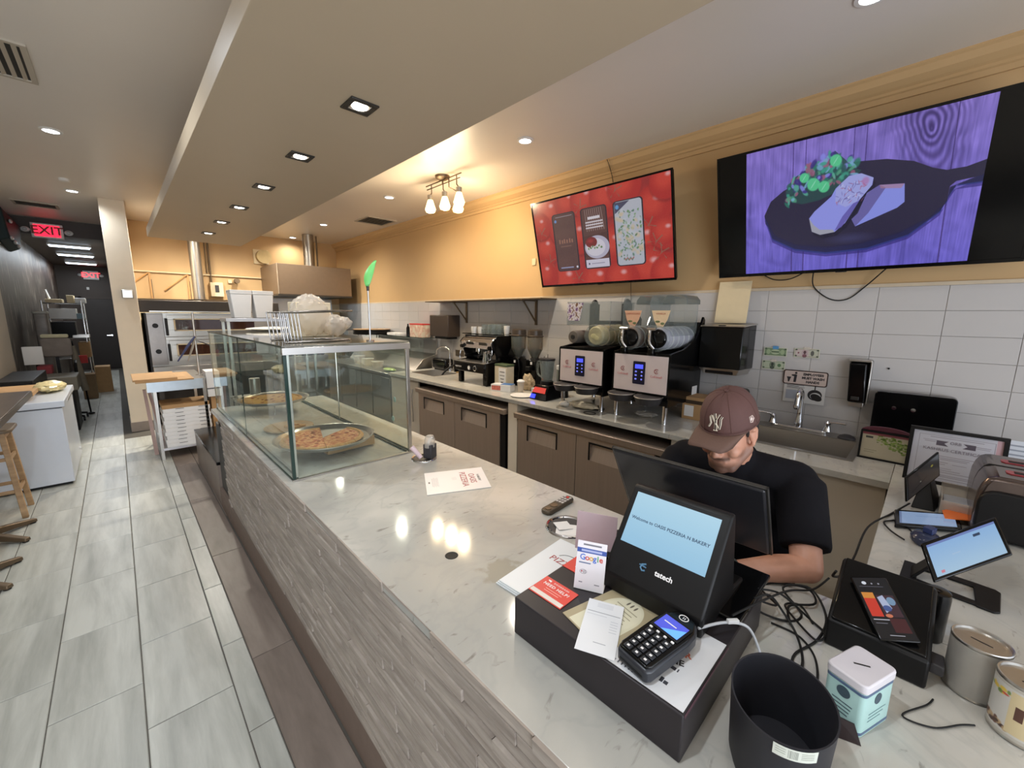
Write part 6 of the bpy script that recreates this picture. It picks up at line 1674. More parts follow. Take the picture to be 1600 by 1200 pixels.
# remote
t = thing('remote_control', 'dark bronze remote control lying near the large ringed opening', 'remote', (1.305, 1.05, CT), 0.07)
P('body', MB().at((1.305, 1.05, Z0), 0.07).prism(rrect(-0.097, 0.097, -0.026, 0.026, 0.02), 0, 0.019), mat('dark bronze plastic', (84, 74, 60), 0.35, 0.3), t, bev=0.006)
for i in range(4):
    for j in range(3):
        P('button', MB().at((1.305, 1.05, Z0 + 0.019), 0.07).box(0.008 + 0.02 * i, 0.021 + 0.02 * i, -0.019 + 0.014 * j, -0.009 + 0.014 * j, 0, 0.0022), M['red'] if (i, j) == (3, 1) else mat('pale key', (190, 182, 178), 0.5, var=0), t)
P('button', MB().at((1.305, 1.05, Z0 + 0.019), 0.07).cyl((-0.03, 0, 0), 0.016, 0.002, 18), M['bronze'], t)
P('button', MB().at((1.305, 1.05, Z0 + 0.019), 0.07).cyl((-0.07, 0, 0), 0.013, 0.002, 18), M['bronze'], t)
# cash drawer box
cd = thing('cash_drawer', 'flat black cash drawer carrying the terminals and cards', 'cash drawer', (0.915, 0.45, CT))
ch = mat('charcoal metal box', (42, 38, 41), 0.42, var=0.04, spec=0.4)
P('housing', MB().box(0.668, 1.165, 0.230, 0.672, Z0, 1.019), ch, cd, bev=0.003)
P('drawer_front', MB().box(1.166, 1.172, 0.236, 0.666, Z0 + 0.004, 1.012), M['black'], cd, bev=0.002)
P('edge_trim', MB().box(0.672, 0.90, 0.2285, 0.2299, 1.012, 1.018), mat('plum edge', (84, 56, 66), 0.4), cd)
ZB = 1.0196
# white booklet stack left of the drawer
cv = CV(300, 420, (222, 228, 232)); cv.rect(0.02, 0.02, 0.98, 0.98, (226, 230, 234))
BOOK = img_mat('booklet print', cv.image('booklet'), 0, 0.35)
t = thing('menu_booklet', 'white folded menus poking out left of the black cash drawer', 'menu', (0.93, 0.78, CT))
for k in range(3):
    o_ = Vector((0.004 * k, -0.003 * k, 0))
    picture('leaf', Vector((1.090, 0.872, Z0 + 0.004 + 0.004 * k)) + o_, Vector((1.10, 0.676, Z0 + 0.004 + 0.004 * k)) + o_, Vector((0.764, 0.852, Z0 + 0.004 + 0.004 * k)) + o_, BOOK, t, 0.0032)
text('lettering', 'PIZZERIA', 0.038, (0.985, 0.74, Z0 + 0.0125), (0, -1, 0), (1, 0, 0), redink, t, ext=0.0002)
P('line_drawing', MB().tube(spline([(1.01, 0.80, Z0 + 0.0125), (1.03, 0.78, Z0 + 0.0125), (1.035, 0.74, Z0 + 0.0125), (1.02, 0.715, Z0 + 0.0125), (1.00, 0.725, Z0 + 0.0125)], 5), 0.0008, 6), M['dgrey'], t)
# red help cards
def red_card(x0, x1, y0, y1, label, z=ZB, strip=True):
    t = thing('red_card', label, 'card', ((x0 + x1) / 2, (y0 + y1) / 2, z))
    P('card', MB().box(x0, x1, y0, y1, z, z + 0.0015), mat('coral red card', (216, 72, 62), 0.4, var=0.02), t)
    if strip:
        P('pale_strip', MB().box(x0 + 0.003, x0 + 0.017, y0 + 0.002, y1 - 0.002, z + 0.0015, z + 0.0018), mat('pale strip', (222, 214, 206), 0.5), t)
        for k in range(2): P('small_print', MB().box(x0 + 0.028 + 0.008 * k, x0 + 0.030 + 0.008 * k, y0 + 0.03 - 0.005 * k, y1 - 0.03, z + 0.0015, z + 0.0018), mat('faint print', (236, 170, 160), 0.5, var=0), t)
        text('lettering', 'NEED HELP?', 0.0145, ((x0 + x1) / 2 + 0.012, (y0 + y1) / 2, z + 0.0018), (0, -1, 0), (1, 0, 0), M['wink'], t, ext=0.0001, bold=0.0002, sp=1.1)
        text('lettering', 'DOORDASH', 0.008, ((x0 + x1) / 2 + 0.027, (y0 + y1) / 2 - 0.006, z + 0.0018), (0, -1, 0), (1, 0, 0), M['wink'], t, ext=0.0001, sp=1.2)
        P('emblem', MB().at(((x0 + x1) / 2 + 0.027, (y0 + y1) / 2 + 0.034, z + 0.0015)).prism([(-0.004, -0.005), (0.0, 0.005), (0.003, 0.006), (0.004, -0.004), (0.0, -0.006)], 0, 0.0003), M['wink'], t)
    else:
        text('lettering', 'S', 0.03, (x0 + 0.03, y1 - 0.035, z + 0.0018), (0, -1, 0), (1, 0, 0), M['wink'], t, ext=0.0001, bold=0.001)
    return t
red_card(0.716, 0.793, 0.560, 0.668, 'red help card with a pale strip on the left corner of the drawer')
red_card(0.862, 0.938, 0.560, 0.669, 'red card lying behind the white review stand', strip=False)
# review stand
cv = CV(240, 380, (226, 222, 228))
cv.rect(0.0, 0.145, 1.0, 0.24, (66, 88, 160))
cv.rect(0.15, 0.17, 0.85, 0.215, (190, 196, 226), 0.8)
cv.rect(0.2, 0.05, 0.82, 0.085, (90, 90, 100), 0.75)
cv.rect(0.1, 0.435, 0.5, 0.46, (70, 90, 130), 0.8)
cv.ell(0.27, 0.63, 0.13, 0.05, (90, 90, 100), 0.6, 0.1); cv.ell(0.27, 0.63, 0.11, 0.04, (226, 222, 228), 1, 0.1); cv.ell(0.22, 0.625, 0.03, 0.02, (170, 90, 100)); cv.rect(0.28, 0.60, 0.30, 0.66, (90, 90, 100)); cv.rect(0.33, 0.60, 0.345, 0.66, (90, 90, 100))
cv.rect(0.15, 0.84, 0.27, 0.86, (110, 110, 120), 0.8); cv.rect(0.68, 0.85, 0.85, 0.87, (110, 110, 120), 0.8)
STAND = img_mat('review print', cv.image('review'), 0, 0.25)
t = thing('review_stand', 'small white standing card with coloured search company lettering', 'stand', (0.83, 0.555, ZB))
bl_, br_ = Vector((0.808, 0.588, ZB + 0.001)), Vector((0.842, 0.518, ZB + 0.001))
upv = Vector((0.030, 0.012, 0.122))
picture('front', bl_ + upv, br_ + upv, bl_, STAND, t, 0.002)
P('foot', MB().hexa([bl_, br_, br_ + Vector((0.04, 0.018, 0)), bl_ + Vector((0.04, 0.018, 0)), bl_ + Vector((0, 0, 0.002)), br_ + Vector((0, 0, 0.002)), br_ + Vector((0.04, 0.018, 0.002)), bl_ + Vector((0.04, 0.018, 0.002))]), M['wplastic'], t)
ru = (br_ - bl_).normalized()
nn = ru.cross(upv.normalized())
gcol = [(70, 110, 200), (206, 70, 60), (220, 170, 60), (70, 110, 200), (60, 150, 90), (206, 70, 60)]
xo = 0.007
for ch_, c_, w_ in zip('Google', gcol, (0.0145, 0.0105, 0.0105, 0.0105, 0.0055, 0.010)):
    p = bl_ + ru * (xo + 0.0015) + upv * 0.665 + nn * 0.0004
    text('lettering', ch_, 0.0215, p, ru, upv, mat('letter ink', c_, 0.5, var=0), t, align='LEFT', ext=0.0001, bold=0.0003)
    xo += w_
# pinkish card holder behind it
t = thing('card_holder', 'larger pinkish white card holder behind the review stand', 'stand', (0.99, 0.64, ZB))
a_, b_ = Vector((0.965, 0.702, ZB + 0.001)), Vector((1.015, 0.590, ZB + 0.001))
uv_ = Vector((0.016, 0.006, 0.118))
pkm = mat('pinkish white plastic', (206, 186, 194), 0.25, var=0.02)
n2 = (b_ - a_).cross(uv_).normalized() * 0.003
P('front', MB().hexa([a_, b_, b_ + n2, a_ + n2, a_ + uv_, b_ + uv_, b_ + uv_ + n2, a_ + uv_ + n2]), pkm, t)
P('foot', MB().hexa([a_, b_, b_ + Vector((0.05, 0.02, 0)), a_ + Vector((0.05, 0.02, 0)), a_ + Vector((0, 0, 0.003)), b_ + Vector((0, 0, 0.003)), b_ + Vector((0.05, 0.02, 0.003)), a_ + Vector((0.05, 0.02, 0.003))]), pkm, t)
# tan card with cream arch, receipt, flyer
t = thing('tan_menu_card', 'tan card with a cream arch under the receipt', 'card', (0.80, 0.45, ZB))
def quad(tl, tr, bl, z): return [Vector((*p, z)) for p in (tl, tr, bl)]
cv = CV(300, 260, (170, 158, 128))
cv.ell(0.5, 0.42, 0.36, 0.36, (214, 210, 184), 1, 0.02); cv.rect(0.14, 0.42, 0.86, 0.98, (214, 210, 184)); cv.ell(0.5, 0.42, 0.34, 0.34, (222, 218, 194), 0.8, 0.1)
for k in range(10): cv.rect(0.28 + 0.03 * (k % 3), 0.26 + 0.06 * k, 0.72 - 0.04 * (k % 2), 0.275 + 0.06 * k, (130, 124, 100), 0.7)
for k in range(3): cv.ell(0.42 + 0.08 * k, 0.17, 0.02, 0.05, (70, 64, 56), 0.8, 0.4)
tl, tr, bl = quad((0.905, 0.503), (0.872, 0.362), (0.712, 0.548), ZB + 0.002)
picture('print', tl, tr, bl, img_mat('arch print', cv.image('arch'), 0, 0.5), t, 0.0018)
t = thing('receipt', 'white paper receipt lying over the tan card', 'receipt', (0.74, 0.46, ZB))
cv = CV(240, 340, (226, 228, 232))
for k in range(4): cv.rect(0.28, 0.05 + 0.025 * k, 0.72, 0.058 + 0.025 * k, (176, 180, 190), 0.7)
cv.rect(0.05, 0.24, 0.95, 0.25, (130, 134, 144)); cv.rect(0.05, 0.30, 0.6, 0.306, (170, 174, 184))
for k in range(5): cv.rect(0.72, 0.36 + 0.05 * k, 0.92, 0.37 + 0.05 * k, (180, 184, 194), 0.8)
cv.rect(0.4, 0.80, 0.72, 0.81, (150, 154, 164))
tl, tr, bl = quad((0.796, 0.528), (0.833, 0.450), (0.643, 0.460), ZB + 0.0048)
tl.z += 0.004; tr.z += 0.002
picture('print', tl, tr, bl, img_mat('receipt print', cv.image('receipt'), 0, 0.6), t, 0.0006)
t = thing('flyer', 'white flyer with coloured print on the near corner of the drawer', 'flyer', (0.78, 0.31, ZB))
cv = CV(460, 400, (224, 226, 230))
cv.poly([(0.0, 0.0), (0.75, 0.0), (0.45, 0.36), (0.15, 1.0), (0.0, 1.0)], (200, 198, 196), 0.5)
cv.poly([(0.28, 0.08), (0.62, 0.02), (0.50, 0.22), (0.30, 0.26)], (84, 112, 160)); cv.poly([(0.30, 0.26), (0.48, 0.22), (0.42, 0.36), (0.28, 0.38)], (206, 140, 120))
for k in range(7): cv.rect(0.08 + 0.05 * k, 0.93 - 0.02 * (k % 3), 0.10 + 0.05 * k, 0.96, (70, 70, 76), 0.8)
cv.rect(0.62, 0.62, 0.70, 0.66, (60, 62, 70)); cv.rect(0.72, 0.62, 0.735, 0.66, (60, 62, 70)); cv.rect(0.62, 0.80, 0.66, 0.86, (60, 62, 70)); cv.rect(0.67, 0.82, 0.72, 0.86, (60, 62, 70))
tl, tr, bl = quad((0.900, 0.400), (0.900, 0.2335), (0.674, 0.400), ZB + 0.0012)
picture('print', tl, tr, bl, img_mat('flyer print', cv.image('flyer'), 0, 0.45), t, 0.001)
text('lettering', 'OVER', 0.022, (0.800, 0.300, ZB + 0.0016), (0.35, -1, 0), (1, 0.35, 0), mat('orange ink', (206, 110, 84), 0.5, var=0), t, ext=0.0001, bold=0.0006)
text('lettering', 'ME', 0.022, (0.775, 0.290, ZB + 0.0016), (0.35, -1, 0), (1, 0.35, 0), M['ink'], t, ext=0.0001, bold=0.0006)
# card payment terminal
TZ = ZB + 0.0065
t = thing('card_terminal', 'dark grey card payment terminal with keypad and blue display', 'card reader', (0.775, 0.325, TZ), -0.20)
def tb(): return MB().at((0.775, 0.325, TZ), -0.20, 0, -0.06)
hullp = [(-0.098, -0.036), (-0.085, -0.042), (0.03, -0.044), (0.06, -0.040), (0.088, -0.026), (0.094, -0.012), (0.094, 0.012), (0.088, 0.026), (0.06, 0.040), (0.03, 0.044), (-0.085, 0.042), (-0.098, 0.036)]
tm_ = mat('graphite plastic', (44, 46, 52), 0.35, var=0.05)
P('body', tb().prism(hullp, 0.004, 0.034), tm_, t, bev=0.006)
P('top_shell', tb().prism([(x * 0.95, y * 0.93) for x, y in hullp], 0.0345, 0.040), M['gblack'], t, bev=0.003)
P('screen_frame', tb().box(0.004, 0.060, -0.034, 0.034, 0.0402, 0.0425), M['black'], t, bev=0.001)
P('display', tb().box(0.010, 0.054, -0.029, 0.029, 0.0426, 0.0430), emis('blue terminal display', (66, 74, 176), 0.9), t)
P('display_wedge', tb().prism([(0.010, -0.029), (0.044, -0.029), (0.010, 0.012)], 0.0431, 0.0433), emis('light blue wedge', (92, 150, 226), 0.9), t)
P('display_text', tb().box(0.034, 0.037, -0.010, 0.020, 0.0434, 0.0436), M['wink'], t)
for i in range(5):
    for j in range(3):
        if i == 4: mt_ = tm_
        P('key', tb().box(-0.088 + 0.0165 * i, -0.075 + 0.0165 * i, -0.031 + 0.0215 * j, -0.0145 + 0.0215 * j, 0.0402, 0.0432), tm_, t, bev=0.001)
        P('key_mark', tb().box(-0.084 + 0.0165 * i, -0.079 + 0.0165 * i, -0.0255 + 0.0215 * j, -0.020 + 0.0215 * j, 0.0433, 0.0436), M['wink'], t)
for j in range(4):
    P('soft_key', tb().box(-0.004, 0.0005, -0.030 + 0.018 * j, -0.024 + 0.018 * j, 0.0402, 0.0424), M['wink'], t)
P('contactless_mark', tb().tube([(0.076 + 0.0085 * math.cos(2 * PI * i / 20), 0.0085 * 1.2 * math.sin(2 * PI * i / 20), 0.0408) for i in range(20)], 0.001, 6, True).tube([(0.073, -0.003, 0.0408), (0.079, -0.003, 0.0408)], 0.0008, 6).tube([(0.073, 0.001, 0.0408), (0.079, 0.001, 0.0408)], 0.0008, 6), M['wink'], t)
P('card_slot', tb().box(-0.0995, -0.096, -0.028, 0.028, 0.014, 0.018), M['rubber'], t)
# point of sale unit: customer display in front, cashier's monitor behind
t = thing('customer_display', 'small customer screen welcoming customers on a black stand', 'screen', (1.0, 0.41, ZB))
YA, YB = 0.278, 0.538
prof_ = [(1.012, 1.270), (0.868, 1.070), (0.872, ZB + 0.001), (1.16, ZB + 0.001), (1.16, ZB + 0.02), (1.08, 1.05), (1.036, 1.262), (1.030, 1.272)]
P('housing', MB().prism(prof_, YA, YB, 'XZ'), M['black'], t, bev=0.006)
d_ = Vector((0.868 - 1.012, 0, 1.070 - 1.270)); Ls = d_.length; d_.normalize()
nrm = Vector((0, -1, 0)).cross(-d_).normalized()
if nrm.x > 0: nrm = -nrm
top_ = Vector((1.012, 0, 1.270)) + d_ * 0.016 + nrm * 0.0012
hgt = 0.140
TL_, TR_, BL_ = Vector((top_.x, 0.520, top_.z)), Vector((top_.x, 0.299, top_.z)), Vector((top_.x, 0.520, top_.z)) + d_ * hgt
cv = CV(320, 200, (168, 206, 232))
cv.a = np.stack([150 + 26 * (1 - cv.Y / 200), 196 + 18 * (1 - cv.Y / 200), 226 + 8 * (1 - cv.Y / 200)], -1).astype(np.float32)
picture('screen', TL_, TR_, BL_, img_mat('welcome screen', cv.image('welcome'), 1.0, 0.2), t, 0.0008)
text('lettering', 'Welcome to OASIS PIZZERIA N BAKERY', 0.0118, (TL_ + TR_) / 2 + d_ * hgt * 0.50 + nrm * 0.0006, (0, -1, 0), -d_, mat('slate ink', (50, 70, 96), 0.6, var=0), t, ext=0.0001, bold=0.0002)
lp = Vector((top_.x, 0.405, top_.z)) + d_ * (hgt + 0.040) + nrm * 0.0004
text('lettering', 'tatech', 0.018, lp + Vector((0, -0.020, 0)), (0, -1, 0), -d_, M['wink'], t, ext=0.0001, bold=0.0005)
u3, v3 = Vector((0, -1, 0)), -d_
P('blue_emblem', MB().tube([lp + u3 * (-0.035 + a) + v3 * b for a, b in ((0.006, 0.010), (-0.004, 0.006), (-0.006, -0.002), (0.0, -0.008), (0.007, -0.006))], 0.0022, 6).tube([lp + u3 * (-0.035 + a) + v3 * b for a, b in ((-0.010, 0.004), (0.008, 0.002))], 0.0018, 6), mat('blue grey emblem', (90, 130, 160), 0.4), t, sm=True)
t = thing('cashier_monitor', 'large black monitor seen from behind in front of the cashier', 'monitor', (1.27, 0.49, CT))
tt = Vector((1.203, 0, 1.284)); bb = Vector((1.350, 0, 1.028)); dd = (bb - tt).normalized(); nb = Vector((dd.z, 0, -dd.x))
if nb.x < 0: nb = -nb
def slab2(ya, yb, a0, a1, d0, d1):
    q_ = lambda y, a, d: tt + dd * a + nb * d + Vector((0, y, 0))
    return [q_(ya, a0, d0), q_(yb, a0, d0), q_(yb, a1, d0), q_(ya, a1, d0), q_(ya, a0, d1), q_(yb, a0, d1), q_(yb, a1, d1), q_(ya, a1, d1)]
L2 = (bb - tt).length
P('back_cover', MB().hexa(slab2(0.262, 0.732, 0.004, L2 - 0.004, -0.002, 0.010)), mat('smoky black plastic', (34, 34, 38), 0.28, var=0.06, vs=5), t, bev=0.006)
P('rim_strip', MB().hexa(slab2(0.256, 0.738, 0, 0.0045, 0.004, 0.016)).hexa(slab2(0.256, 0.2625, 0, L2, 0.004, 0.016)).hexa(slab2(0.7315, 0.738, 0, L2, 0.004, 0.016)), M['gunmetal'], t, bev=0.001)
P('front_bezel', MB().hexa(slab2(0.258, 0.736, 0.002, L2 - 0.002, 0.0105, 0.018)), M['gblack'], t, bev=0.003)
P('neck', MB().hexa([(1.17, 0.38, ZB), (1.22, 0.38, ZB), (1.22, 0.60, ZB), (1.17, 0.60, ZB), (1.225, 0.40, 1.17), (1.245, 0.40, 1.17), (1.245, 0.58, 1.17), (1.225, 0.58, 1.17)]), M['black'], t, bev=0.004)
P('base', MB().box(0.98, 1.24, 0.232, 0.62, ZB + 0.0005, ZB + 0.012), M['gblack'], t, bev=0.003)
P('base_leg', MB().box(1.18, 1.24, 0.30, 0.62, CT + 0.001, ZB), M['black'], t, bev=0.003)

# cables
def cable(pts, r_, label, mt=None, k=7):
    return S('cable', MB().tube(spline(pts, k), r_, 8), mt or M['rubber'], label, 'cable', sm=True)
cz = CT + 0.004
cable([(1.16, 0.26, 0.99), (1.20, 0.24, 0.935), (1.24, 0.18, cz), (1.30, 0.16, cz), (1.36, 0.22, cz + 0.02), (1.40, 0.16, cz + 0.03), (1.34, 0.11, cz), (1.22, 0.11, cz), (1.12, 0.14, cz), (1.05, 0.13, cz)], 0.003, 'black cable looping in a figure beside the cash drawer')
cable([(1.10, 0.235, 1.03), (1.16, 0.215, 1.02), (1.21, 0.19, 0.96), (1.19, 0.15, cz + 0.006), (1.10, 0.12, cz + 0.006), (1.02, 0.12, cz), (0.98, 0.11, cz)], 0.003, 'black cable running from the drawer towards the black bin')
cable([(1.15, 0.24, 1.03), (1.22, 0.20, 1.0), (1.28, 0.14, cz + 0.01), (1.25, 0.10, cz + 0.006), (1.20, 0.11, cz + 0.01), (1.24, 0.16, cz + 0.012), (1.30, 0.20, cz + 0.006), (1.34, 0.17, cz), (1.28, 0.13, cz)], 0.0028, 'small tangled black cable loop in the middle of the marble')
cable([(1.17, 0.25, 0.985), (1.24, 0.21, 0.95), (1.34, 0.27, cz), (1.40, 0.25, cz), (1.41, 0.17, cz + 0.02), (1.36, 0.14, cz + 0.012), (1.30, 0.19, cz + 0.008), (1.22, 0.17, cz + 0.008)], 0.003, 'black cable curling just below the cashier\'s forearm')
cable([(0.98, 0.25, ZB + 0.02), (1.10, 0.22, 1.03), (1.25, 0.19, 1.0), (1.36, 0.15, 0.97), (1.44, 0.125, 0.98)], 0.0028, 'straight black cable reaching towards the printer box')
cable([(1.20, 0.21, cz), (1.20, 0.15, cz), (1.16, 0.11, cz), (1.10, 0.09, cz), (1.04, 0.085, cz), (1.02, 0.09, cz)], 0.0026, 'thin black cable ending behind the pale tin')
cable([(0.868, 0.285, ZB + 0.03), (0.93, 0.25, 1.05), (0.98, 0.215, 1.03), (1.0, 0.19, 0.97), (0.99, 0.17, cz + 0.002), (0.96, 0.165, cz + 0.002)], 0.0032, 'pale grey cable arching from the card terminal', mat('pale grey cable', (190, 192, 196), 0.4))
S('cable_tag', MB().at((0.945, 0.238, 1.052), -0.6, 0, 0.1).box(-0.014, 0.014, -0.0045, 0.0045, -0.0045, 0.0045), M['wplastic'], 'white tag around the pale grey cable', 'tag', bev=0.001)
cable([(2.46, -0.02, 0.93), (2.30, 0.03, cz), (2.05, 0.085, cz + 0.01), (1.85, 0.10, 0.88), (1.65, 0.11, 0.90), (1.48, 0.12, 0.97), (1.42, 0.11, 1.02)], 0.0035, 'long dark cable hanging off the return counter edge')
cable([(2.05, -0.02, 0.92), (2.10, 0.02, cz + 0.003), (2.17, 0.045, cz + 0.003), (2.22, 0.025, cz), (2.25, 0.0, cz), (2.18, -0.03, cz), (2.12, -0.05, cz)], 0.003, 'dark cable curling beside the flat tablet')
cable([(1.74, -0.045, cz), (1.64, 0.01, cz), (1.54, 0.05, cz), (1.47, 0.075, cz), (1.435, 0.09, cz)], 0.003, 'thin dark cable from the tilted tablet to the printer box')
cable([(1.20, -0.10, cz), (1.17, -0.09, cz), (1.10, -0.055, cz), (1.11, -0.10, cz), (1.16, -0.14, cz), (1.18, -0.16, cz)], 0.0018, 'black cable curving between the pale tin and plain can')

# oval black bin
t = thing('oval_bin', 'oval matt black desk bin at the bottom edge of the photo', 'bin', (0.80, 0.10, CT))
bp = [(0.0, Z0), (0.088, Z0), (0.095, Z0 + 0.02), (0.103, 1.060), (0.1035, 1.062), (0.100, 1.0615), (0.0985, 1.055), (0.090, Z0 + 0.01), (0.0, Z0 + 0.008)]
P('wall', MB().at((0.800, 0.108, 0), 0.15).lathe(bp, 48, cap=False, sy=0.80), mat('matt charcoal', (36, 36, 42), 0.55, var=0.03), t, sm=True)
cv = CV(220, 60, (206, 210, 200)); rb = random.Random(2)
x_ = 0.33
while x_ < 0.55: cv.rect(x_, 0.15, x_ + 0.006, 0.85, (60, 66, 60), 0.9); x_ += rb.uniform(0.01, 0.022)
for k in range(4): cv.rect(0.62, 0.2 + 0.16 * k, 0.92, 0.26 + 0.16 * k, (120, 126, 116), 0.7)
for k in range(3): cv.rect(0.05, 0.2 + 0.2 * k, 0.28, 0.26 + 0.2 * k, (120, 126, 116), 0.7)
# sticker inside the rim: a short curved strip
inv = MW[t.name].inverted()
vs, uvv = [], []
n_ = 8
for i in range(n_ + 1):
    a = R(176 + 44 * i / n_)
    for z_ in (1.060, 1.038):
        rr2 = 0.1042 - (1.060 - z_) * 0.06
        p = Matrix.Translation((0.800, 0.108, 0)) @ Matrix.Rotation(0.15, 4, 'Z') @ Vector((rr2 * math.cos(a), rr2 * 0.8 * math.sin(a), z_))
        vs.append(inv @ p); uvv.append((i / n_, 1 if z_ > 1.04 else 0))
me = bpy.data.meshes.new('barcode_sticker')
me.from_pydata([tuple(v) for v in vs], [], [(2 * i, 2 * i + 1, 2 * i + 3, 2 * i + 2) for i in range(n_)])
uvl = me.uv_layers.new(name='uv')
for p in me.polygons:
    for li in p.loop_indices: uvl.data[li].uv = uvv[me.loops[li].vertex_index]
me.materials.append(img_mat('sticker print', cv.image('sticker'), 0, 0.5))
o = bpy.data.objects.new('barcode_sticker', me); COL.objects.link(o); o.parent = t; o['label'] = 'white barcode sticker at the rim'

# tea tin with coin slot
t = thing('collection_tin', 'pale green tin with a white slotted lid', 'tin', (1.035, 0.017, CT), -0.36)
def ti(): return MB().at((1.035, 0.017, Z0), -0.36)
teal = mat('pale aqua tin', (176, 212, 208), 0.28, var=0.03)
P('body', ti().prism(rrect(-0.054, 0.054, -0.035, 0.035, 0.010), 0.0, 0.098), teal, t, bev=0.001)
P('stripe', ti().prism(rrect(-0.0544, 0.0544, -0.0354, 0.0354, 0.010), 0.004, 0.010), mat('slate blue stripe', (84, 104, 134), 0.4), t)
P('stripe', ti().prism(rrect(-0.0544, 0.0544, -0.0354, 0.0354, 0.010), 0.091, 0.097), mat('slate blue stripe', (84, 104, 134), 0.4), t)
P('lid', ti().prism(rrect(-0.056, 0.056, -0.037, 0.037, 0.012), 0.0985, 0.118), mat('white tin lid', (214, 210, 216), 0.35, var=0.01), t, bev=0.003)
P('coin_slot', ti().at((1.035, 0.017, Z0), -1.15).box(-0.014, 0.014, -0.002, 0.002, 0.1181, 0.1184), M['rubber'], t)
lg = mat('dark round badge', (66, 84, 96), 0.5, var=0.1, vs=200)
P('round_badge', ti().cyl((-0.0548, 0.0, 0.076), 0.012, 0.0004, 20, 'X'), lg, t)
P('round_badge', ti().cyl((-0.004, -0.0358, 0.074), 0.012, 0.0004, 20, 'Y'), lg, t)
for k in range(4): P('print_line', ti().box(-0.0548, -0.0544, -0.018 + 0.002 * k, 0.018, 0.052 - 0.008 * k, 0.054 - 0.008 * k), lg, t)
for k in range(3): P('print_line', ti().box(-0.03, 0.03 - 0.008 * k, -0.0358, -0.0354, 0.045 - 0.008 * k, 0.0465 - 0.008 * k), mat('faint print', (140, 172, 176), 0.5), t)
t = thing('brochure_holder', 'small dark clear edged holder leaning at the foot of the tin', 'holder', (0.955, 0.02, CT))
P('panel', MB().hexa([(0.944, 0.040, Z0), (0.947, 0.041, Z0), (0.962, -0.002, Z0), (0.959, -0.003, Z0), (0.950, 0.042, Z0 + 0.042), (0.953, 0.043, Z0 + 0.042), (0.964, 0.012, Z0 + 0.036), (0.961, 0.011, Z0 + 0.036)]), mat('dark brown gloss', (44, 34, 36), 0.12), t)
# cans
cv = CV(700, 300, (190, 184, 174))
cv.rect(0, 0.06, 1, 0.94, (206, 202, 196)); gn = cv.noise(20, 6, 5, 3)
for k in range(60): cv.ell(rnd.random(), 0.16 + rnd.random() * 0.10, rnd.uniform(0.008, 0.03), rnd.uniform(0.02, 0.06), rnd.choice([(196, 70, 50), (224, 190, 70), (110, 140, 70), (230, 140, 60)]), 0.9, 0.4)
for k in range(50): cv.ell(rnd.random() * 0.5, 0.78 + rnd.random() * 0.1, rnd.uniform(0.01, 0.03), rnd.uniform(0.02, 0.06), rnd.choice([(96, 62, 50), (70, 50, 44), (190, 160, 120)]), 0.9, 0.4)
for x in (0.06, 0.40, 0.74):
    cv.rect(x, 0.10, x + 0.1, 0.9, (214, 196, 156)); cv.rect(x + 0.03, 0.34, x + 0.07, 0.6, (90, 60, 50))
CANP = img_mat('can print', cv.image('can wrap'), 0, 0.35)
def can(c, r_, h, label, wrap):
    t = thing('money_can', label, 'can', (c[0], c[1], CT))
    P('shell', MB().lathe([(r_ - 0.003, Z0), (r_, Z0 + 0.002), (r_ - 0.001, Z0 + 0.006), (r_ - 0.001, Z0 + h - 0.006), (r_, Z0 + h - 0.002), (r_ - 0.001, Z0 + h), (r_ - 0.003, Z0 + h - 0.001), (r_ - 0.004, Z0 + h - 0.006), (0, Z0 + h - 0.0065)], 40, (c[0], c[1], 0), cap=False), M['alu'], t, sm=True)
    inv = MW[t.name].inverted()
    n_ = 40
    vs = []; uvs = []
    for i in range(n_ + 1):
        a = 2 * PI * i / n_
        for z_ in (Z0 + 0.007, Z0 + h - 0.007):
            vs.append(inv @ Vector((c[0] + (r_ - 0.0004) * math.cos(a), c[1] + (r_ - 0.0004) * math.sin(a), z_))); uvs.append((i / n_ * 1.0, 0 if z_ < Z0 + h / 2 else 1))
    me = bpy.data.meshes.new('wrapper')
    me.from_pydata([tuple(v) for v in vs], [], [(2 * i, 2 * i + 2, 2 * i + 3, 2 * i + 1) for i in range(n_)])
    ul = me.uv_layers.new(name='uv')
    for p in me.polygons:
        for li in p.loop_indices: ul.data[li].uv = uvs[me.loops[li].vertex_index]
    me.materials.append(wrap)
    me.shade_smooth()
    o = bpy.data.objects.new('wrapper', me); COL.objects.link(o); o.parent = t
    P('coin_slot', MB().at((c[0], c[1], Z0 + h - 0.0062), -1.0 if wrap is CANP else -1.9).box(-0.017, 0.017, -0.0012, 0.0012, 0, 0.0004), M['rubber'], t)
can((1.302, -0.160), 0.0475, 0.128, 'plain silvery can with a coin slot behind the printed can', mat('silver paper wrap', (176, 172, 166), 0.35, 0.3, var=0.08))
can((1.226, -0.2235), 0.0475, 0.125, 'printed vegetable can with a coin slot at the right edge', CANP)

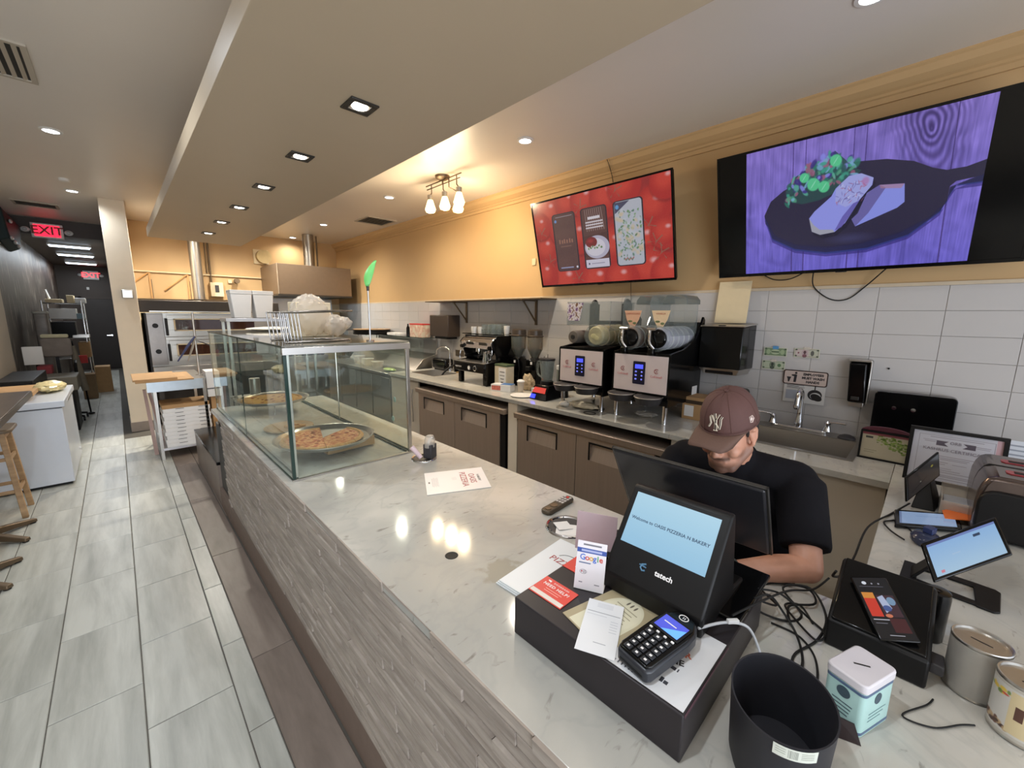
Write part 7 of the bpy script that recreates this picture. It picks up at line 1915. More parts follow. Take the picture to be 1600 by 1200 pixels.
# ---------------------------------------------------------------- return counter
# black printer box with a phone on top
t = thing('receipt_printer', 'black box printer with a lit phone lying on its sloped top', 'printer', (1.32, 0.0, CT))
P('body', MB().prism([(1.222, Z0), (1.43, Z0), (1.43, 1.065), (1.40, 1.075), (1.222, 0.985)], -0.088, 0.098, 'XZ'), M['black'], t, bev=0.006)
P('top_plate', MB().prism([(1.226, 0.9885), (1.40, 1.0765), (1.40, 1.082), (1.226, 0.994)], -0.080, 0.090, 'XZ'), M['gblack'], t, bev=0.002)
P('side_grip', MB().box(1.25, 1.30, -0.112, -0.088, Z0 + 0.03, Z0 + 0.055), M['dgrey'], t, bev=0.003)
sl = Vector((0.174, 0, 0.088)).normalized()
sn = Vector((-sl.z, 0, sl.x))
pc0 = Vector((1.290, 0.002, 1.0272)) + sn * 0.0065
ca, sa = math.cos(0.49), math.sin(0.49)
q_ = lambda u, v, h: pc0 + sl * (u * ca - v * sa) + Vector((0, u * sa + v * ca, 0)) + sn * h
t = thing('smartphone', 'smartphone with a lit screen lying on the black printer', 'phone', (1.290, 0.002, 1.035))
def ph(u0, u1, v0, v1, h0, h1):
    return [q_(u0, v0, h0), q_(u1, v0, h0), q_(u1, v1, h0), q_(u0, v1, h0), q_(u0, v0, h1), q_(u1, v0, h1), q_(u1, v1, h1), q_(u0, v1, h1)]
P('body', MB().hexa(ph(-0.080, 0.080, -0.038, 0.038, 0.0005, 0.008)), M['gblack'], t, bev=0.003)
cv = CV(200, 420, (14, 14, 20))
cv.ell(0.28, 0.09, 0.07, 0.03, (220, 226, 236)); cv.ell(0.5, 0.1, 0.03, 0.015, (150, 150, 160)); cv.ell(0.7, 0.1, 0.03, 0.015, (150, 150, 160)); cv.rect(0.1, 0.15, 0.8, 0.16, (90, 90, 100))
cv.rect(0.06, 0.26, 0.40, 0.36, (214, 140, 60)); cv.rect(0.06, 0.36, 0.40, 0.66, (206, 60, 44)); cv.rect(0.44, 0.30, 0.94, 0.66, (64, 40, 50))
cv.poly([(0.46, 0.34), (0.64, 0.30), (0.74, 0.52), (0.52, 0.60)], (176, 186, 214)); cv.ell(0.80, 0.40, 0.12, 0.07, (120, 150, 180)); cv.ell(0.6, 0.52, 0.12, 0.05, (60, 80, 140), 0.9); cv.ell(0.55, 0.64, 0.1, 0.03, (206, 120, 90))
cv.rect(0.06, 0.70, 0.5, 0.715, (190, 190, 200)); cv.rect(0.5, 0.68, 0.94, 0.90, (70, 30, 34)); cv.rect(0.08, 0.76, 0.4, 0.77, (120, 120, 130)); cv.rect(0.3, 0.94, 0.7, 0.95, (190, 190, 200))
picture('screen', q_(0.077, 0.035, 0.0088), q_(0.077, -0.035, 0.0088), q_(-0.077, 0.035, 0.0088), img_mat('phone picture', cv.image('phone'), 0.9, 0.2), t, 0.0005)
S('black_speaker', MB().lathe([(0, Z0), (0.026, Z0), (0.029, Z0 + 0.004), (0.031, Z0 + 0.12), (0.029, Z0 + 0.135), (0.022, Z0 + 0.138), (0, Z0 + 0.136)], 28, (1.452, -0.092, 0), sy=0.85), M['gblack'], 'black upright cylinder between the printer and the tilted tablet', 'speaker', sm=True)
# tilted tablet with blue screen on a flat base
t = thing('tablet_stand', 'black metal stand under the tablet with the pale blue screen', 'stand', (1.80, -0.12, CT))
m = MB().prism([(1.722, -0.02), (1.872, -0.028), (1.872, -0.062), (1.728, -0.06)], Z0, Z0 + 0.006).prism([(1.728, -0.058), (1.760, -0.060), (1.742, -0.19), (1.716, -0.19)], Z0, Z0 + 0.006).prism([(1.842, -0.060), (1.872, -0.060), (1.868, -0.19), (1.836, -0.19)], Z0, Z0 + 0.006).prism([(1.712, -0.185), (1.868, -0.185), (1.862, -0.232), (1.85, -0.242), (1.72, -0.232), (1.708, -0.22)], Z0, Z0 + 0.006)
P('base', m, M['black'], t, bev=0.002)
P('arm', MB().hexa([(1.755, -0.055, Z0 + 0.006), (1.835, -0.055, Z0 + 0.006), (1.835, -0.045, Z0 + 0.006), (1.755, -0.045, Z0 + 0.006), (1.775, -0.135, 1.04), (1.835, -0.135, 1.04), (1.835, -0.125, 1.04), (1.775, -0.125, 1.04)]), M['black'], t, bev=0.002)
def tablet(tl, tr, bl, label, scr, th=0.010, border=0.09, name='tablet'):
    t = thing(name, label, 'tablet', tuple((Vector(tr) + Vector(bl)) / 2))
    tl, tr, bl = Vector(tl), Vector(tr), Vector(bl)
    u, v = tr - tl, bl - tl
    n = u.cross(-v).normalized()
    P('case', MB().hexa([bl - n * th, bl + u - n * th, tr - n * th, tl - n * th, bl, bl + u, tr, tl]), M['gblack'], t, bev=0.004)
    o1 = tl + u * border * 0.6 + v * border + n * 0.0006
    o2 = tr - u * border * 0.6 + v * border + n * 0.0006
    o3 = bl + u * border * 0.6 - v * border + n * 0.0006
    picture('screen', o1, o2, o3, scr, t, 0.0005)
    return t
cv = CV(300, 220, (150, 190, 232)); cv.a = np.stack([140 + 30 * cv.Y / 220, 182 + 20 * cv.Y / 220, 228 + 0 * cv.Y], -1).astype(np.float32)
cv.rect(0, 0, 1, 0.07, (110, 130, 190)); cv.rect(0.66, 0.16, 0.76, 0.24, (40, 60, 90)); cv.rect(0.08, 0.85, 0.13, 0.93, (210, 130, 150)); cv.rect(0.30, 0.5, 0.42, 0.52, (176, 200, 226))
SC3 = img_mat('blue tablet picture', cv.image('tablet blue'), 0.9, 0.2)
tablet((1.745, -0.055, 1.045), (1.895, -0.205, 1.140), (1.675, -0.095, 0.965), 'tablet with a glowing pale blue screen tilted on a stand', SC3)
cv = CV(300, 220, (52, 50, 54)); cv.a = np.stack([58 + 20 * cv.X / 300, 56 + 20 * cv.X / 300, 58 + 18 * cv.X / 300], -1).astype(np.float32); cv.ell(0.78, 0.3, 0.04, 0.05, (200, 190, 90)); cv.ell(0.4, 0.62, 0.02, 0.03, (180, 180, 170)); cv.poly([(0.1, 0.8), (0.6, 0.6), (0.62, 0.62), (0.12, 0.84)], (36, 34, 38))
SC1 = img_mat('dark tablet picture', cv.image('tablet dark'), 0.35, 0.15)
tablet((2.46, 0.004, 1.045), (2.60, -0.084, 1.155), (2.425, -0.012, 0.945), 'dark screened tablet tilted on a black stand before the certificate', SC1, 0.014, 0.07)
t = thing('tablet_wedge', 'black wedge foot under the dark screened tablet', 'stand', (2.53, -0.08, CT))
P('wedge', MB().hexa([(2.46, -0.025, Z0), (2.62, -0.06, Z0), (2.62, -0.12, Z0), (2.47, -0.10, Z0), (2.52, -0.045, 1.04), (2.57, -0.065, 1.05), (2.58, -0.08, 1.05), (2.53, -0.07, 1.04)]), M['black'], t, bev=0.003)
cv = CV(300, 160, (150, 176, 214)); cv.rect(0, 0, 0.04, 1, (110, 130, 170)); cv.rect(0.30, 0.3, 0.8, 0.34, (130, 158, 200))
SC2 = img_mat('flat tablet picture', cv.image('tablet flat'), 0.7, 0.15)
t2 = tablet((2.30, 0.022, Z0 + 0.028), (2.44, -0.165, Z0 + 0.028), (2.15, 0.012, Z0 + 0.018), 'tablet lying almost flat at the counter edge', SC2, 0.016, 0.12)
S('orange_sticker', MB().prism([(2.33, -0.125), (2.37, -0.19), (2.46, -0.195), (2.48, -0.15), (2.42, -0.118)], Z0 + 0.030, Z0 + 0.034), mat('bright orange plastic', (240, 120, 50), 0.4), 'bright orange tag on the end of the flat tablet', 'tag', bev=0.001)
t = thing('stamp_holder', 'round dark ball holder with a blue top between two tablets', 'holder', (2.07, -0.075, CT))
P('ball', MB().lathe([(0, Z0), (0.03, Z0), (0.042, Z0 + 0.015), (0.043, Z0 + 0.03), (0.032, Z0 + 0.046), (0.02, Z0 + 0.05)], 26, (2.07, -0.075, 0)), mat('dark blue gloss', (46, 52, 74), 0.12), t, sm=True)
P('blue_top', MB().prism([(2.05, -0.088), (2.085, -0.10), (2.10, -0.075), (2.065, -0.062)], Z0 + 0.05, Z0 + 0.072), mat('navy clip', (44, 56, 100), 0.35), t, bev=0.003)
# clear acrylic box
t = thing('acrylic_holder', 'clear acrylic leaflet box behind the flat tablet', 'holder', (2.56, -0.15, CT))
P('walls', MB().box(2.44, 2.445, -0.21, -0.11, Z0, 0.985).box(2.60, 2.605, -0.21, -0.11, Z0, 1.02).box(2.445, 2.60, -0.214, -0.21, Z0, 1.0).box(2.445, 2.60, -0.114, -0.11, Z0, 1.0), M['film'], t)
P('leaflets', MB().box(2.46, 2.59, -0.205, -0.12, Z0, 0.97), mat('pale leaflets', (210, 212, 214), 0.5), t, bev=0.001)
# toaster
t = thing('large_toaster', 'large rounded toaster with brushed sides and red slots', 'toaster', (2.52, -0.36, CT))
bodyp = [(-0.19, Z0 + 0.01), (-0.19, 1.05)] + [(-0.23 + 0.04 * math.cos(R(a)), 1.06 + 0.105 * math.sin(R(a))) for a in (20, 40, 60, 80)] + [(-0.46 - 0.04 * math.cos(R(a)), 1.06 + 0.105 * math.sin(R(a))) for a in (80, 60, 40, 20)] + [(-0.50, 1.05), (-0.50, Z0 + 0.01)]
P('body', MB().prism(bodyp, 2.30, 2.70, 'YZ'), mat('smoky toaster steel', (112, 100, 96), 0.22, 0.8, var=0.1), t, bev=0.016)
P('end_cap', MB().prism([(y * 1.0, z - 0.0) for y, z in rrect(-0.495, -0.195, Z0 + 0.012, 1.11, 0.05)], 2.285, 2.30, 'YZ'), M['black'], t, bev=0.01)
for x in (2.40, 2.58):
    P('slot', MB().prism([(x - 0.025, -0.43), (x - 0.01, -0.44), (x + 0.02, -0.44), (x + 0.03, -0.43), (x + 0.03, -0.27), (x + 0.02, -0.26), (x - 0.01, -0.26), (x - 0.025, -0.27)], 1.163, 1.1665), mat('red enamel', (170, 50, 62), 0.3), t)
    P('slot_opening', MB().box(x - 0.014, x + 0.02, -0.42, -0.28, 1.1666, 1.1675), M['rubber'], t)
P('seam', MB().prism([(y, z + 0.002) for y, z in bodyp[1:-1]], 2.488, 2.494, 'YZ'), M['rubber'], t)
P('foot', MB().box(2.32, 2.68, -0.48, -0.21, Z0, Z0 + 0.01), M['rubber'], t)
# frames by the sink
t = thing('salad_photo_frame', 'black frame with a salad photo standing right of the sink', 'photo frame', (3.17, 0.12, CT))
cv = CV(320, 230, (196, 188, 164))
for k in range(120):
    x = 0.35 + rnd.random() * 0.65; y = 0.05 + (x - 0.35) * 0.5 + rnd.uniform(-0.1, 0.35)
    cv.ell(x, y, rnd.uniform(0.02, 0.06), rnd.uniform(0.02, 0.06), rnd.choice([(110, 140, 60), (140, 164, 84), (86, 112, 50), (160, 176, 110)]), 0.8, 0.5)
cv.rect(0, 0, 1, 0.10, (150, 84, 92)); cv.rect(0.08, 0.16, 0.24, 0.24, (80, 84, 80)); cv.rect(0.08, 0.7, 0.36, 0.72, (150, 146, 126)); cv.rect(0.08, 0.78, 0.3, 0.8, (150, 146, 126))
SAL = img_mat('salad print', cv.image('salad'), 0, 0.2)
def std_frame(t, y0, y1, x, z1, lean, fw, pic, backm, inner=0.0):
    """frame standing on the marble, leaning back towards +X"""
    h = z1 - Z0
    def q(y, a, d): return Vector((x + lean * a / h - d, y, Z0 + a))
    def sb(ya, yb, a0, a1, d0, d1): return [q(ya, a0, d0), q(yb, a0, d0), q(yb, a1, d0), q(ya, a1, d0), q(ya, a0, d1), q(yb, a0, d1), q(yb, a1, d1), q(ya, a1, d1)]
    P('frame', MB().hexa(sb(y0, y1, 0, fw, -0.01, 0.008)).hexa(sb(y0, y1, h - fw, h, -0.01, 0.008)).hexa(sb(y0, y0 + fw, fw, h - fw, -0.01, 0.008)).hexa(sb(y1 - fw, y1, fw, h - fw, -0.01, 0.008)), M['black'], t, bev=0.001)
    P('backing', MB().hexa(sb(y0 + fw * 0.5, y1 - fw * 0.5, fw * 0.5, h - fw * 0.5, -0.01, -0.004)), backm, t)
    a = q(y1 - fw, h - fw, 0.0); b = q(y0 + fw, h - fw, 0.0); c = q(y1 - fw, fw, 0.0)
    picture('picture', a, b, c, pic, t, 0.001)
    xs_ = x
    x = x + lean * 0.5 + 0.002
    P('strut', MB().hexa([(x + 0.012, (y0 + y1) / 2 - 0.01, Z0 + h * 0.5), (x + 0.02, (y0 + y1) / 2 - 0.01, Z0 + h * 0.5), (x + 0.02, (y0 + y1) / 2 + 0.01, Z0 + h * 0.5), (x + 0.012, (y0 + y1) / 2 + 0.01, Z0 + h * 0.5), (x + 0.07, (y0 + y1) / 2 - 0.01, Z0), (x + 0.078, (y0 + y1) / 2 - 0.01, Z0), (x + 0.078, (y0 + y1) / 2 + 0.01, Z0), (x + 0.07, (y0 + y1) / 2 + 0.01, Z0)]), M['black'], t)
    x = xs_
    return q
std_frame(t, 0.010, 0.232, 3.16, 1.085, 0.015, 0.010, SAL, M['black'])
P('arched_top', MB().at((0, 0, 0)).prism([(0.012, 1.086), (0.230, 1.086)] + [(0.121 + 0.109 * math.cos(R(a)), 1.086 + 0.03 * math.sin(R(a))) for a in range(15, 180, 15)], 3.172, 3.184, 'YZ'), mat('plum plastic', (96, 56, 66), 0.2), t, bev=0.003)
t = thing('certificate_frame', 'large black framed kashrus certificate standing on the return counter', 'certificate', (2.93, -0.14, CT))
cv = CV(420, 340, (206, 204, 214))
cv.rect(0.0, 0.0, 0.93, 1, (206, 206, 216)); cv.rect(0.93, 0, 1, 1, (206, 170, 178))
for (x0, y0, x1, y1) in ((0.07, 0.07, 0.92, 0.075), (0.07, 0.94, 0.92, 0.945), (0.07, 0.07, 0.074, 0.945), (0.916, 0.07, 0.92, 0.945)): cv.rect(x0, y0, x1, y1, (120, 112, 124))
for (x0, x1, y) in ((0.2, 0.8, 0.105), (0.12, 0.28, 0.17), (0.14, 0.27, 0.20), (0.72, 0.88, 0.19), (0.73, 0.87, 0.22), (0.27, 0.73, 0.475), (0.32, 0.68, 0.51), (0.35, 0.66, 0.54), (0.3, 0.45, 0.60), (0.5, 0.66, 0.62), (0.3, 0.42, 0.64), (0.28, 0.5, 0.72), (0.28, 0.6, 0.76), (0.28, 0.7, 0.80), (0.1, 0.9, 0.86), (0.12, 0.88, 0.89)): cv.rect(x0, y, x1, y + 0.010, (140, 132, 146), 0.8)
cv.poly([(0.28, 0.17), (0.42, 0.17), (0.37, 0.22), (0.42, 0.27), (0.28, 0.27)], (92, 84, 98)); cv.poly([(0.72, 0.17), (0.58, 0.17), (0.63, 0.22), (0.58, 0.27), (0.72, 0.27)], (92, 84, 98))
CERT = img_mat('certificate print', cv.image('certificate'), 0, 0.3)
qf = std_frame(t, -0.315, 0.022, 2.915, 1.19, 0.05, 0.016, CERT, M['black'])
hh = 1.19 - Z0
text('lettering', 'KASHRUS CERTIFICATE', 0.021, qf(-0.146, hh * 0.63, 0.0016), (0, -1, 0), (0.05, 0, hh), mat('faint ink', (130, 122, 134), 0.6, var=0), t, ext=0.0001, sp=1.02)
text('lettering', 'ORB', 0.020, qf(-0.146, hh * 0.77, 0.0016), (0, -1, 0), (0.05, 0, hh), mat('faint ink', (120, 112, 126), 0.6, var=0), t, ext=0.0001)
t = thing('printed_sheets', 'white printed sheets standing behind the certificate at the right edge', 'papers', (3.05, -0.42, CT))
cv = CV(200, 220, (208, 212, 220))
for k in range(9): cv.rect(0.1, 0.08 + 0.09 * k, 0.9 - 0.1 * (k % 3), 0.11 + 0.09 * k, (120, 126, 140), 0.7)
cv.rect(0.05, 0.45, 0.95, 0.49, (190, 120, 110), 0.7)
picture('sheet', (3.07, -0.30, 1.165), (3.07, -0.52, 1.165), (3.05, -0.30, Z0), img_mat('sheet print', cv.image('sheet'), 0, 0.5), t, 0.004)
# ---------------------------------------------------------------- the cashier
def capsule(mb, p1, r1, p2, r2, n=16, m=5, s1=(1, 1, 1), s2=None):
    """tapered limb with round ends"""
    p1, p2 = Vector(p1), Vector(p2)
    d = (p2 - p1)
    L_ = d.length
    d.normalize()
    a = Vector((0, 0, 1)).cross(d)
    if a.length < 0.1: a = Vector((0, 1, 0)).cross(d)
    a.normalize()
    b = d.cross(a)
    vs = [p1 - d * r1]
    rings = []
    for i in range(1, m + 1):
        t_ = PI / 2 * i / m
        rings.append((p1 - d * (r1 * math.cos(t_)), r1 * math.sin(t_)))
    for i in range(0, m):
        t_ = PI / 2 * i / m
        rings.append((p2 + d * (r2 * math.sin(t_)), r2 * math.cos(t_)))
    for c, r_ in rings:
        for k in range(n):
            q = 2 * PI * k / n
            vs.append(c + a * (r_ * math.cos(q)) + b * (r_ * math.sin(q)))
    vs.append(p2 + d * r2)
    fs = []
    for k in range(n):
        fs.append((0, 1 + (k + 1) % n, 1 + k))
        fs.append((len(vs) - 1, 1 + (len(rings) - 1) * n + k, 1 + (len(rings) - 1) * n + (k + 1) % n))
    for j in range(len(rings) - 1):
        for k in range(n):
            k2 = (k + 1) % n
            fs.append((1 + j * n + k, 1 + j * n + k2, 1 + (j + 1) * n + k2, 1 + (j + 1) * n + k))
    mb.add(vs, fs)

def ellipsoid(mb, c, axes, n=24, m=16):
    """axes: three vectors"""
    c = Vector(c)
    A, B, C3 = [Vector(a) for a in axes]
    vs = [c - C3]
    for j in range(1, m):
        t_ = PI * j / m
        for i in range(n):
            q = 2 * PI * i / n
            vs.append(c + A * (math.sin(t_) * math.cos(q)) + B * (math.sin(t_) * math.sin(q)) - C3 * math.cos(t_))
    vs.append(c + C3)
    fs = []
    for i in range(n):
        k = (i + 1) % n
        fs.append((0, 1 + k, 1 + i))
        for j in range(m - 2):
            a = 1 + j * n
            fs.append((a + i, a + k, a + n + k, a + n + i))
        fs.append((1 + (m - 2) * n + i, 1 + (m - 2) * n + k, len(vs) - 1))
    mb.add(vs, fs)

def fused(name, mb, voxel, smooth, mat_, parent, iters=6):
    """voxel-fuse a union of blobs into one continuous skin and smooth it"""
    me = mesh_of(name, mb.v, mb.f, mat_, fix=False)
    o = bpy.data.objects.new(name + '_tmp', me)
    COL.objects.link(o)
    r = o.modifiers.new('r', 'REMESH'); r.mode = 'VOXEL'; r.voxel_size = voxel; r.adaptivity = 0
    s = o.modifiers.new('s', 'SMOOTH'); s.factor = smooth; s.iterations = iters
    bpy.context.view_layer.update()
    dg = bpy.context.evaluated_depsgraph_get()
    me2 = bpy.data.meshes.new_from_object(o.evaluated_get(dg))
    bpy.data.objects.remove(o)
    inv = MW[parent.name].inverted()
    me2.transform(inv)
    me2.materials.clear(); me2.materials.append(mat_)
    me2.shade_smooth()
    me2.name = name
    ob = bpy.data.objects.new(name, me2)
    COL.objects.link(ob)
    ob.parent = parent
    MW[ob.name] = MW[parent.name].copy()
    return ob

HC = Vector((1.469, 0.448, 1.355))
HF = Vector((-0.953, 0.049, -0.298)); HL = Vector((-0.063, -0.997, 0.037)); HU = Vector((-0.296, 0.055, 0.954))
def H(f, l, u): return HC + HF * f + HL * l + HU * u
man = thing('person', 'seated man in a black shirt and brown cap leaning over the counter', 'person', (1.85, 0.46, 0.0))
# skin material with stubble where the beard grows (baked into a colour attribute)
def skin_mat():
    m, nt, b = newmat('skin')
    N = nt.nodes.new; L = nt.links.new
    at = N('ShaderNodeAttribute'); at.attribute_name = 'beard'
    nz = N('ShaderNodeTexNoise'); nz.inputs['Scale'].default_value = 30; nz.inputs['Detail'].default_value = 4
    tc = N('ShaderNodeTexCoord'); L(tc.outputs['Object'], nz.inputs['Vector'])
    mx = N('ShaderNodeMix'); mx.data_type = 'RGBA'
    mx.inputs[6].default_value = (*lin((182, 130, 106)), 1); mx.inputs[7].default_value = (*lin((202, 150, 126)), 1)
    L(nz.outputs['Fac'], mx.inputs[0])
    m2 = N('ShaderNodeMix'); m2.data_type = 'RGBA'
    L(at.outputs['Fac'], m2.inputs[0]); L(mx.outputs[2], m2.inputs[6]); m2.inputs[7].default_value = (*lin((74, 54, 46)), 1)
    L(m2.outputs[2], b.inputs['Base Color'])
    b.inputs['Roughness'].default_value = 0.5
    b.inputs['Subsurface Weight'].default_value = 0.08
    b.inputs['Subsurface Radius'].default_value = (0.02, 0.008, 0.004)
    return m
SKIN = skin_mat()
bd = MB()
# head
ellipsoid(bd, H(-0.012, 0, 0.045), (HF * 0.094, HL * 0.075, HU * 0.085))
ellipsoid(bd, H(0.030, 0, -0.015), (HF * 0.066, HL * 0.064, HU * 0.095))
ellipsoid(bd, H(0.045, 0, -0.070), (HF * 0.050, HL * 0.052, HU * 0.050))
ellipsoid(bd, H(0.070, 0, -0.100), (HF * 0.026, HL * 0.026, HU * 0.022))
for s_ in (-1, 1):
    capsule(bd, H(0.0, 0.056 * s_, -0.055), 0.020, H(0.062, 0.026 * s_, -0.098), 0.020)
    ellipsoid(bd, H(0.062, 0.040 * s_, -0.030), (HF * 0.028, HL * 0.024, HU * 0.026), 14, 10)
    ellipsoid(bd, H(0.078, 0.030 * s_, 0.022), (HF * 0.016, HL * 0.024, HU * 0.010), 14, 10)
    # ear
    ec = H(-0.008, 0.076 * s_, -0.008)
    capsule(bd, H(-0.016, 0.078 * s_, 0.020), 0.009, H(-0.002, 0.079 * s_, 0.022), 0.008, 10, 4)
    capsule(bd, H(-0.020, 0.080 * s_, 0.018), 0.0075, H(-0.016, 0.079 * s_, -0.018), 0.007, 10, 4)
    capsule(bd, H(-0.014, 0.077 * s_, -0.020), 0.007, H(-0.003, 0.074 * s_, -0.036), 0.0075, 10, 4)
    ellipsoid(bd, H(-0.006, 0.072 * s_, -0.004), (HF * 0.013, HL * 0.008, HU * 0.024), 12, 8)
# nose, lips, chin
capsule(bd, H(0.090, 0, 0.012), 0.009, H(0.112, 0, -0.030), 0.0125, 12, 4)
for s_ in (-1, 1): ellipsoid(bd, H(0.103, 0.013 * s_, -0.036), (HF * 0.011, HL * 0.008, HU * 0.008), 10, 8)
capsule(bd, H(0.090, -0.020, -0.064), 0.0068, H(0.090, 0.020, -0.064), 0.0068, 10, 4)
capsule(bd, H(0.094, -0.008, -0.063), 0.0072, H(0.094, 0.008, -0.063), 0.0072, 10, 4)
capsule(bd, H(0.087, -0.015, -0.077), 0.0078, H(0.087, 0.015, -0.077), 0.0078, 10, 4)
ellipsoid(bd, H(0.076, 0, -0.052), (HF * 0.022, HL * 0.034, HU * 0.022), 14, 10)
# neck and torso core
NB = Vector((1.585, 0.455, 1.225))
capsule(bd, H(-0.025, 0, -0.045), 0.058, NB, 0.062)
SHL, SHR = Vector((1.665, 0.262, 1.165)), Vector((1.675, 0.672, 1.155))
capsule(bd, NB + Vector((0.03, 0, -0.02)), 0.07, (1.80, 0.46, 0.98), 0.12)
capsule(bd, (1.80, 0.46, 0.98), 0.12, (1.86, 0.46, 0.78), 0.13)
capsule(bd, SHL, 0.058, SHR, 0.058)
# arms: left forearm on the counter to the left wrist, right one mirrored
EL, WL = Vector((1.490, 0.186, 0.9585)), Vector((1.310, 0.368, 0.943))
ER, WR = Vector((1.505, 0.735, 0.9585)), Vector((1.345, 0.600, 0.943))
for sh, el, wr in ((SHL, EL, WL), (SHR, ER, WR)):
    capsule(bd, sh, 0.052, el, 0.044)
    mid = el.lerp(wr, 0.35) + Vector((0, 0, 0.004))
    capsule(bd, el, 0.043, mid, 0.043)
    capsule(bd, mid, 0.043, wr, 0.027)
# hands: palm, four unequal fingers and a thumb, lightly curled over the keys
def hand(wr, dirv, side):
    d1 = Vector(dirv).normalized()
    up = Vector((0, 0, 1))
    lat = d1.cross(up).normalized() * side       # towards the thumb
    pc = wr + d1 * 0.055 + Vector((0, 0, -0.004))
    capsule(bd, wr, 0.024, wr + d1 * 0.03, 0.024)
    for k in range(4):
        o_ = lat * (0.027 - 0.018 * k)
        b0 = wr + d1 * 0.025 + o_ * 0.8
        b1 = wr + d1 * (0.088 - 0.004 * abs(k - 1.2)) + o_
        capsule(bd, b0, 0.015, b1, 0.0115, 10, 4)
        L_ = (0.070, 0.078, 0.072, 0.056)[k]
        j1 = b1 + d1 * (L_ * 0.46) + up * 0.004
        j2 = j1 + d1 * (L_ * 0.30) - up * 0.012
        j3 = j2 + d1 * (L_ * 0.18) - up * 0.014
        capsule(bd, b1, 0.0095, j1, 0.0085, 10, 4)
        capsule(bd, j1, 0.0085, j2, 0.0078, 10, 4)
        capsule(bd, j2, 0.0078, j3, 0.0070, 10, 4)
    t0 = wr + d1 * 0.022 + lat * 0.024
    t1 = t0 + d1 * 0.034 + lat * 0.026 - up * 0.006
    t2 = t1 + d1 * 0.030 + lat * 0.006 - up * 0.004
    capsule(bd, t0, 0.015, t1, 0.011, 10, 4)
    capsule(bd, t1, 0.010, t2, 0.008, 10, 4)
hand(WL, (-0.62, 0.78, 0.03), 1)
hand(WR, (-0.80, -0.60, 0.03), -1)
# legs on the stool
for s_, hy in ((-1, 0.36), (1, 0.56)):
    hip, kn, an = Vector((1.87, hy, 0.76)), Vector((1.56, hy + s_ * 0.03, 0.66)), Vector((1.66, hy + s_ * 0.03, 0.30))
    capsule(bd, hip, 0.092, kn, 0.062)
    capsule(bd, kn, 0.058, an, 0.040)
    capsule(bd, an - Vector((0, 0, 0.02)), 0.04, an + Vector((-0.14, 0, -0.04)), 0.034)
body = fused('body', bd, 0.0042, 0.5, SKIN, man, 4)
# beard attribute
me = body.data
co = np.empty(len(me.vertices) * 3, np.float32); me.vertices.foreach_get('co', co)
co = co.reshape(-1, 3) + np.array(MW[man.name].translation, np.float32)
rel = co - np.array(HC, np.float32)
fv, lv, uv = rel @ np.array(HF), rel @ np.array(HL), rel @ np.array(HU)
def sm(x, a, b): 
    t_ = np.clip((x - a) / (b - a), 0, 1); return t_ * t_ * (3 - 2 * t_)
jaw = sm(-uv, 0.058, 0.095) * (uv > -0.14) * sm(fv, -0.02, 0.03) * 0.8
side = sm(np.abs(lv), 0.040, 0.058) * sm(-uv, 0.02, 0.055) * sm(fv, -0.02, 0.012) * (fv < 0.075) * (uv > -0.13) * 0.62
mous = np.exp(-((uv + 0.053) / 0.0085) ** 2) * (np.abs(lv) < 0.034) * (fv > 0.075) * 0.9
goat = np.exp(-((lv) / 0.022) ** 2) * sm(-uv, 0.083, 0.095) * (fv > 0.05) * (uv > -0.14) * 0.65
lips = ((np.exp(-((uv + 0.070) / 0.0035) ** 2)) * (np.abs(lv) < 0.024) * (fv > 0.078)) * 0.35
bdv = np.clip(np.maximum.reduce([jaw, side, mous, goat, lips]), 0, 0.85).astype(np.float32)
at = me.attributes.new('beard', 'FLOAT', 'POINT')
at.data.foreach_set('value', bdv)
# eyes, mostly under the brim
for s_ in (-1, 1):
    e = P('eye', MB().ball(tuple(H(0.083, 0.031 * s_, 0.004)), 0.0115, 0.0115, 0.0115, 16, 10), mat('eye white', (226, 220, 214), 0.2, var=0), man, sm=True)
    P('iris', MB().ball(tuple(H(0.0915, 0.031 * s_, -0.001)), 0.0050, 0.0055, 0.0055, 12, 8), mat('dark iris', (44, 30, 24), 0.15, var=0), e, sm=True)
    P('eyebrow', MB().tube([H(0.094, 0.016 * s_, 0.024), H(0.092, 0.034 * s_, 0.029), H(0.078, 0.052 * s_, 0.024)], [0.003, 0.004, 0.002], 8, flat=0.7), mat('dark hair', (34, 26, 24), 0.7), man, sm=True)
# hair at the temples and nape, below the cap
hm = mat('short dark hair', (34, 27, 25), 0.75, var=0.3, vs=300, bump=0.6, bs=400)
hb = MB()
for s_ in (-1, 1):
    ellipsoid(hb, H(0.012, 0.0665 * s_, 0.022), (HF * 0.010, HL * 0.006, HU * 0.026), 16, 10)
    ellipsoid(hb, H(-0.050, 0.060 * s_, 0.010), (HF * 0.034, HL * 0.016, HU * 0.046), 16, 10)
ellipsoid(hb, H(-0.078, 0, 0.010), (HF * 0.030, HL * 0.058, HU * 0.055), 20, 12)
fused('hair', hb, 0.004, 0.4, hm, man, 2)
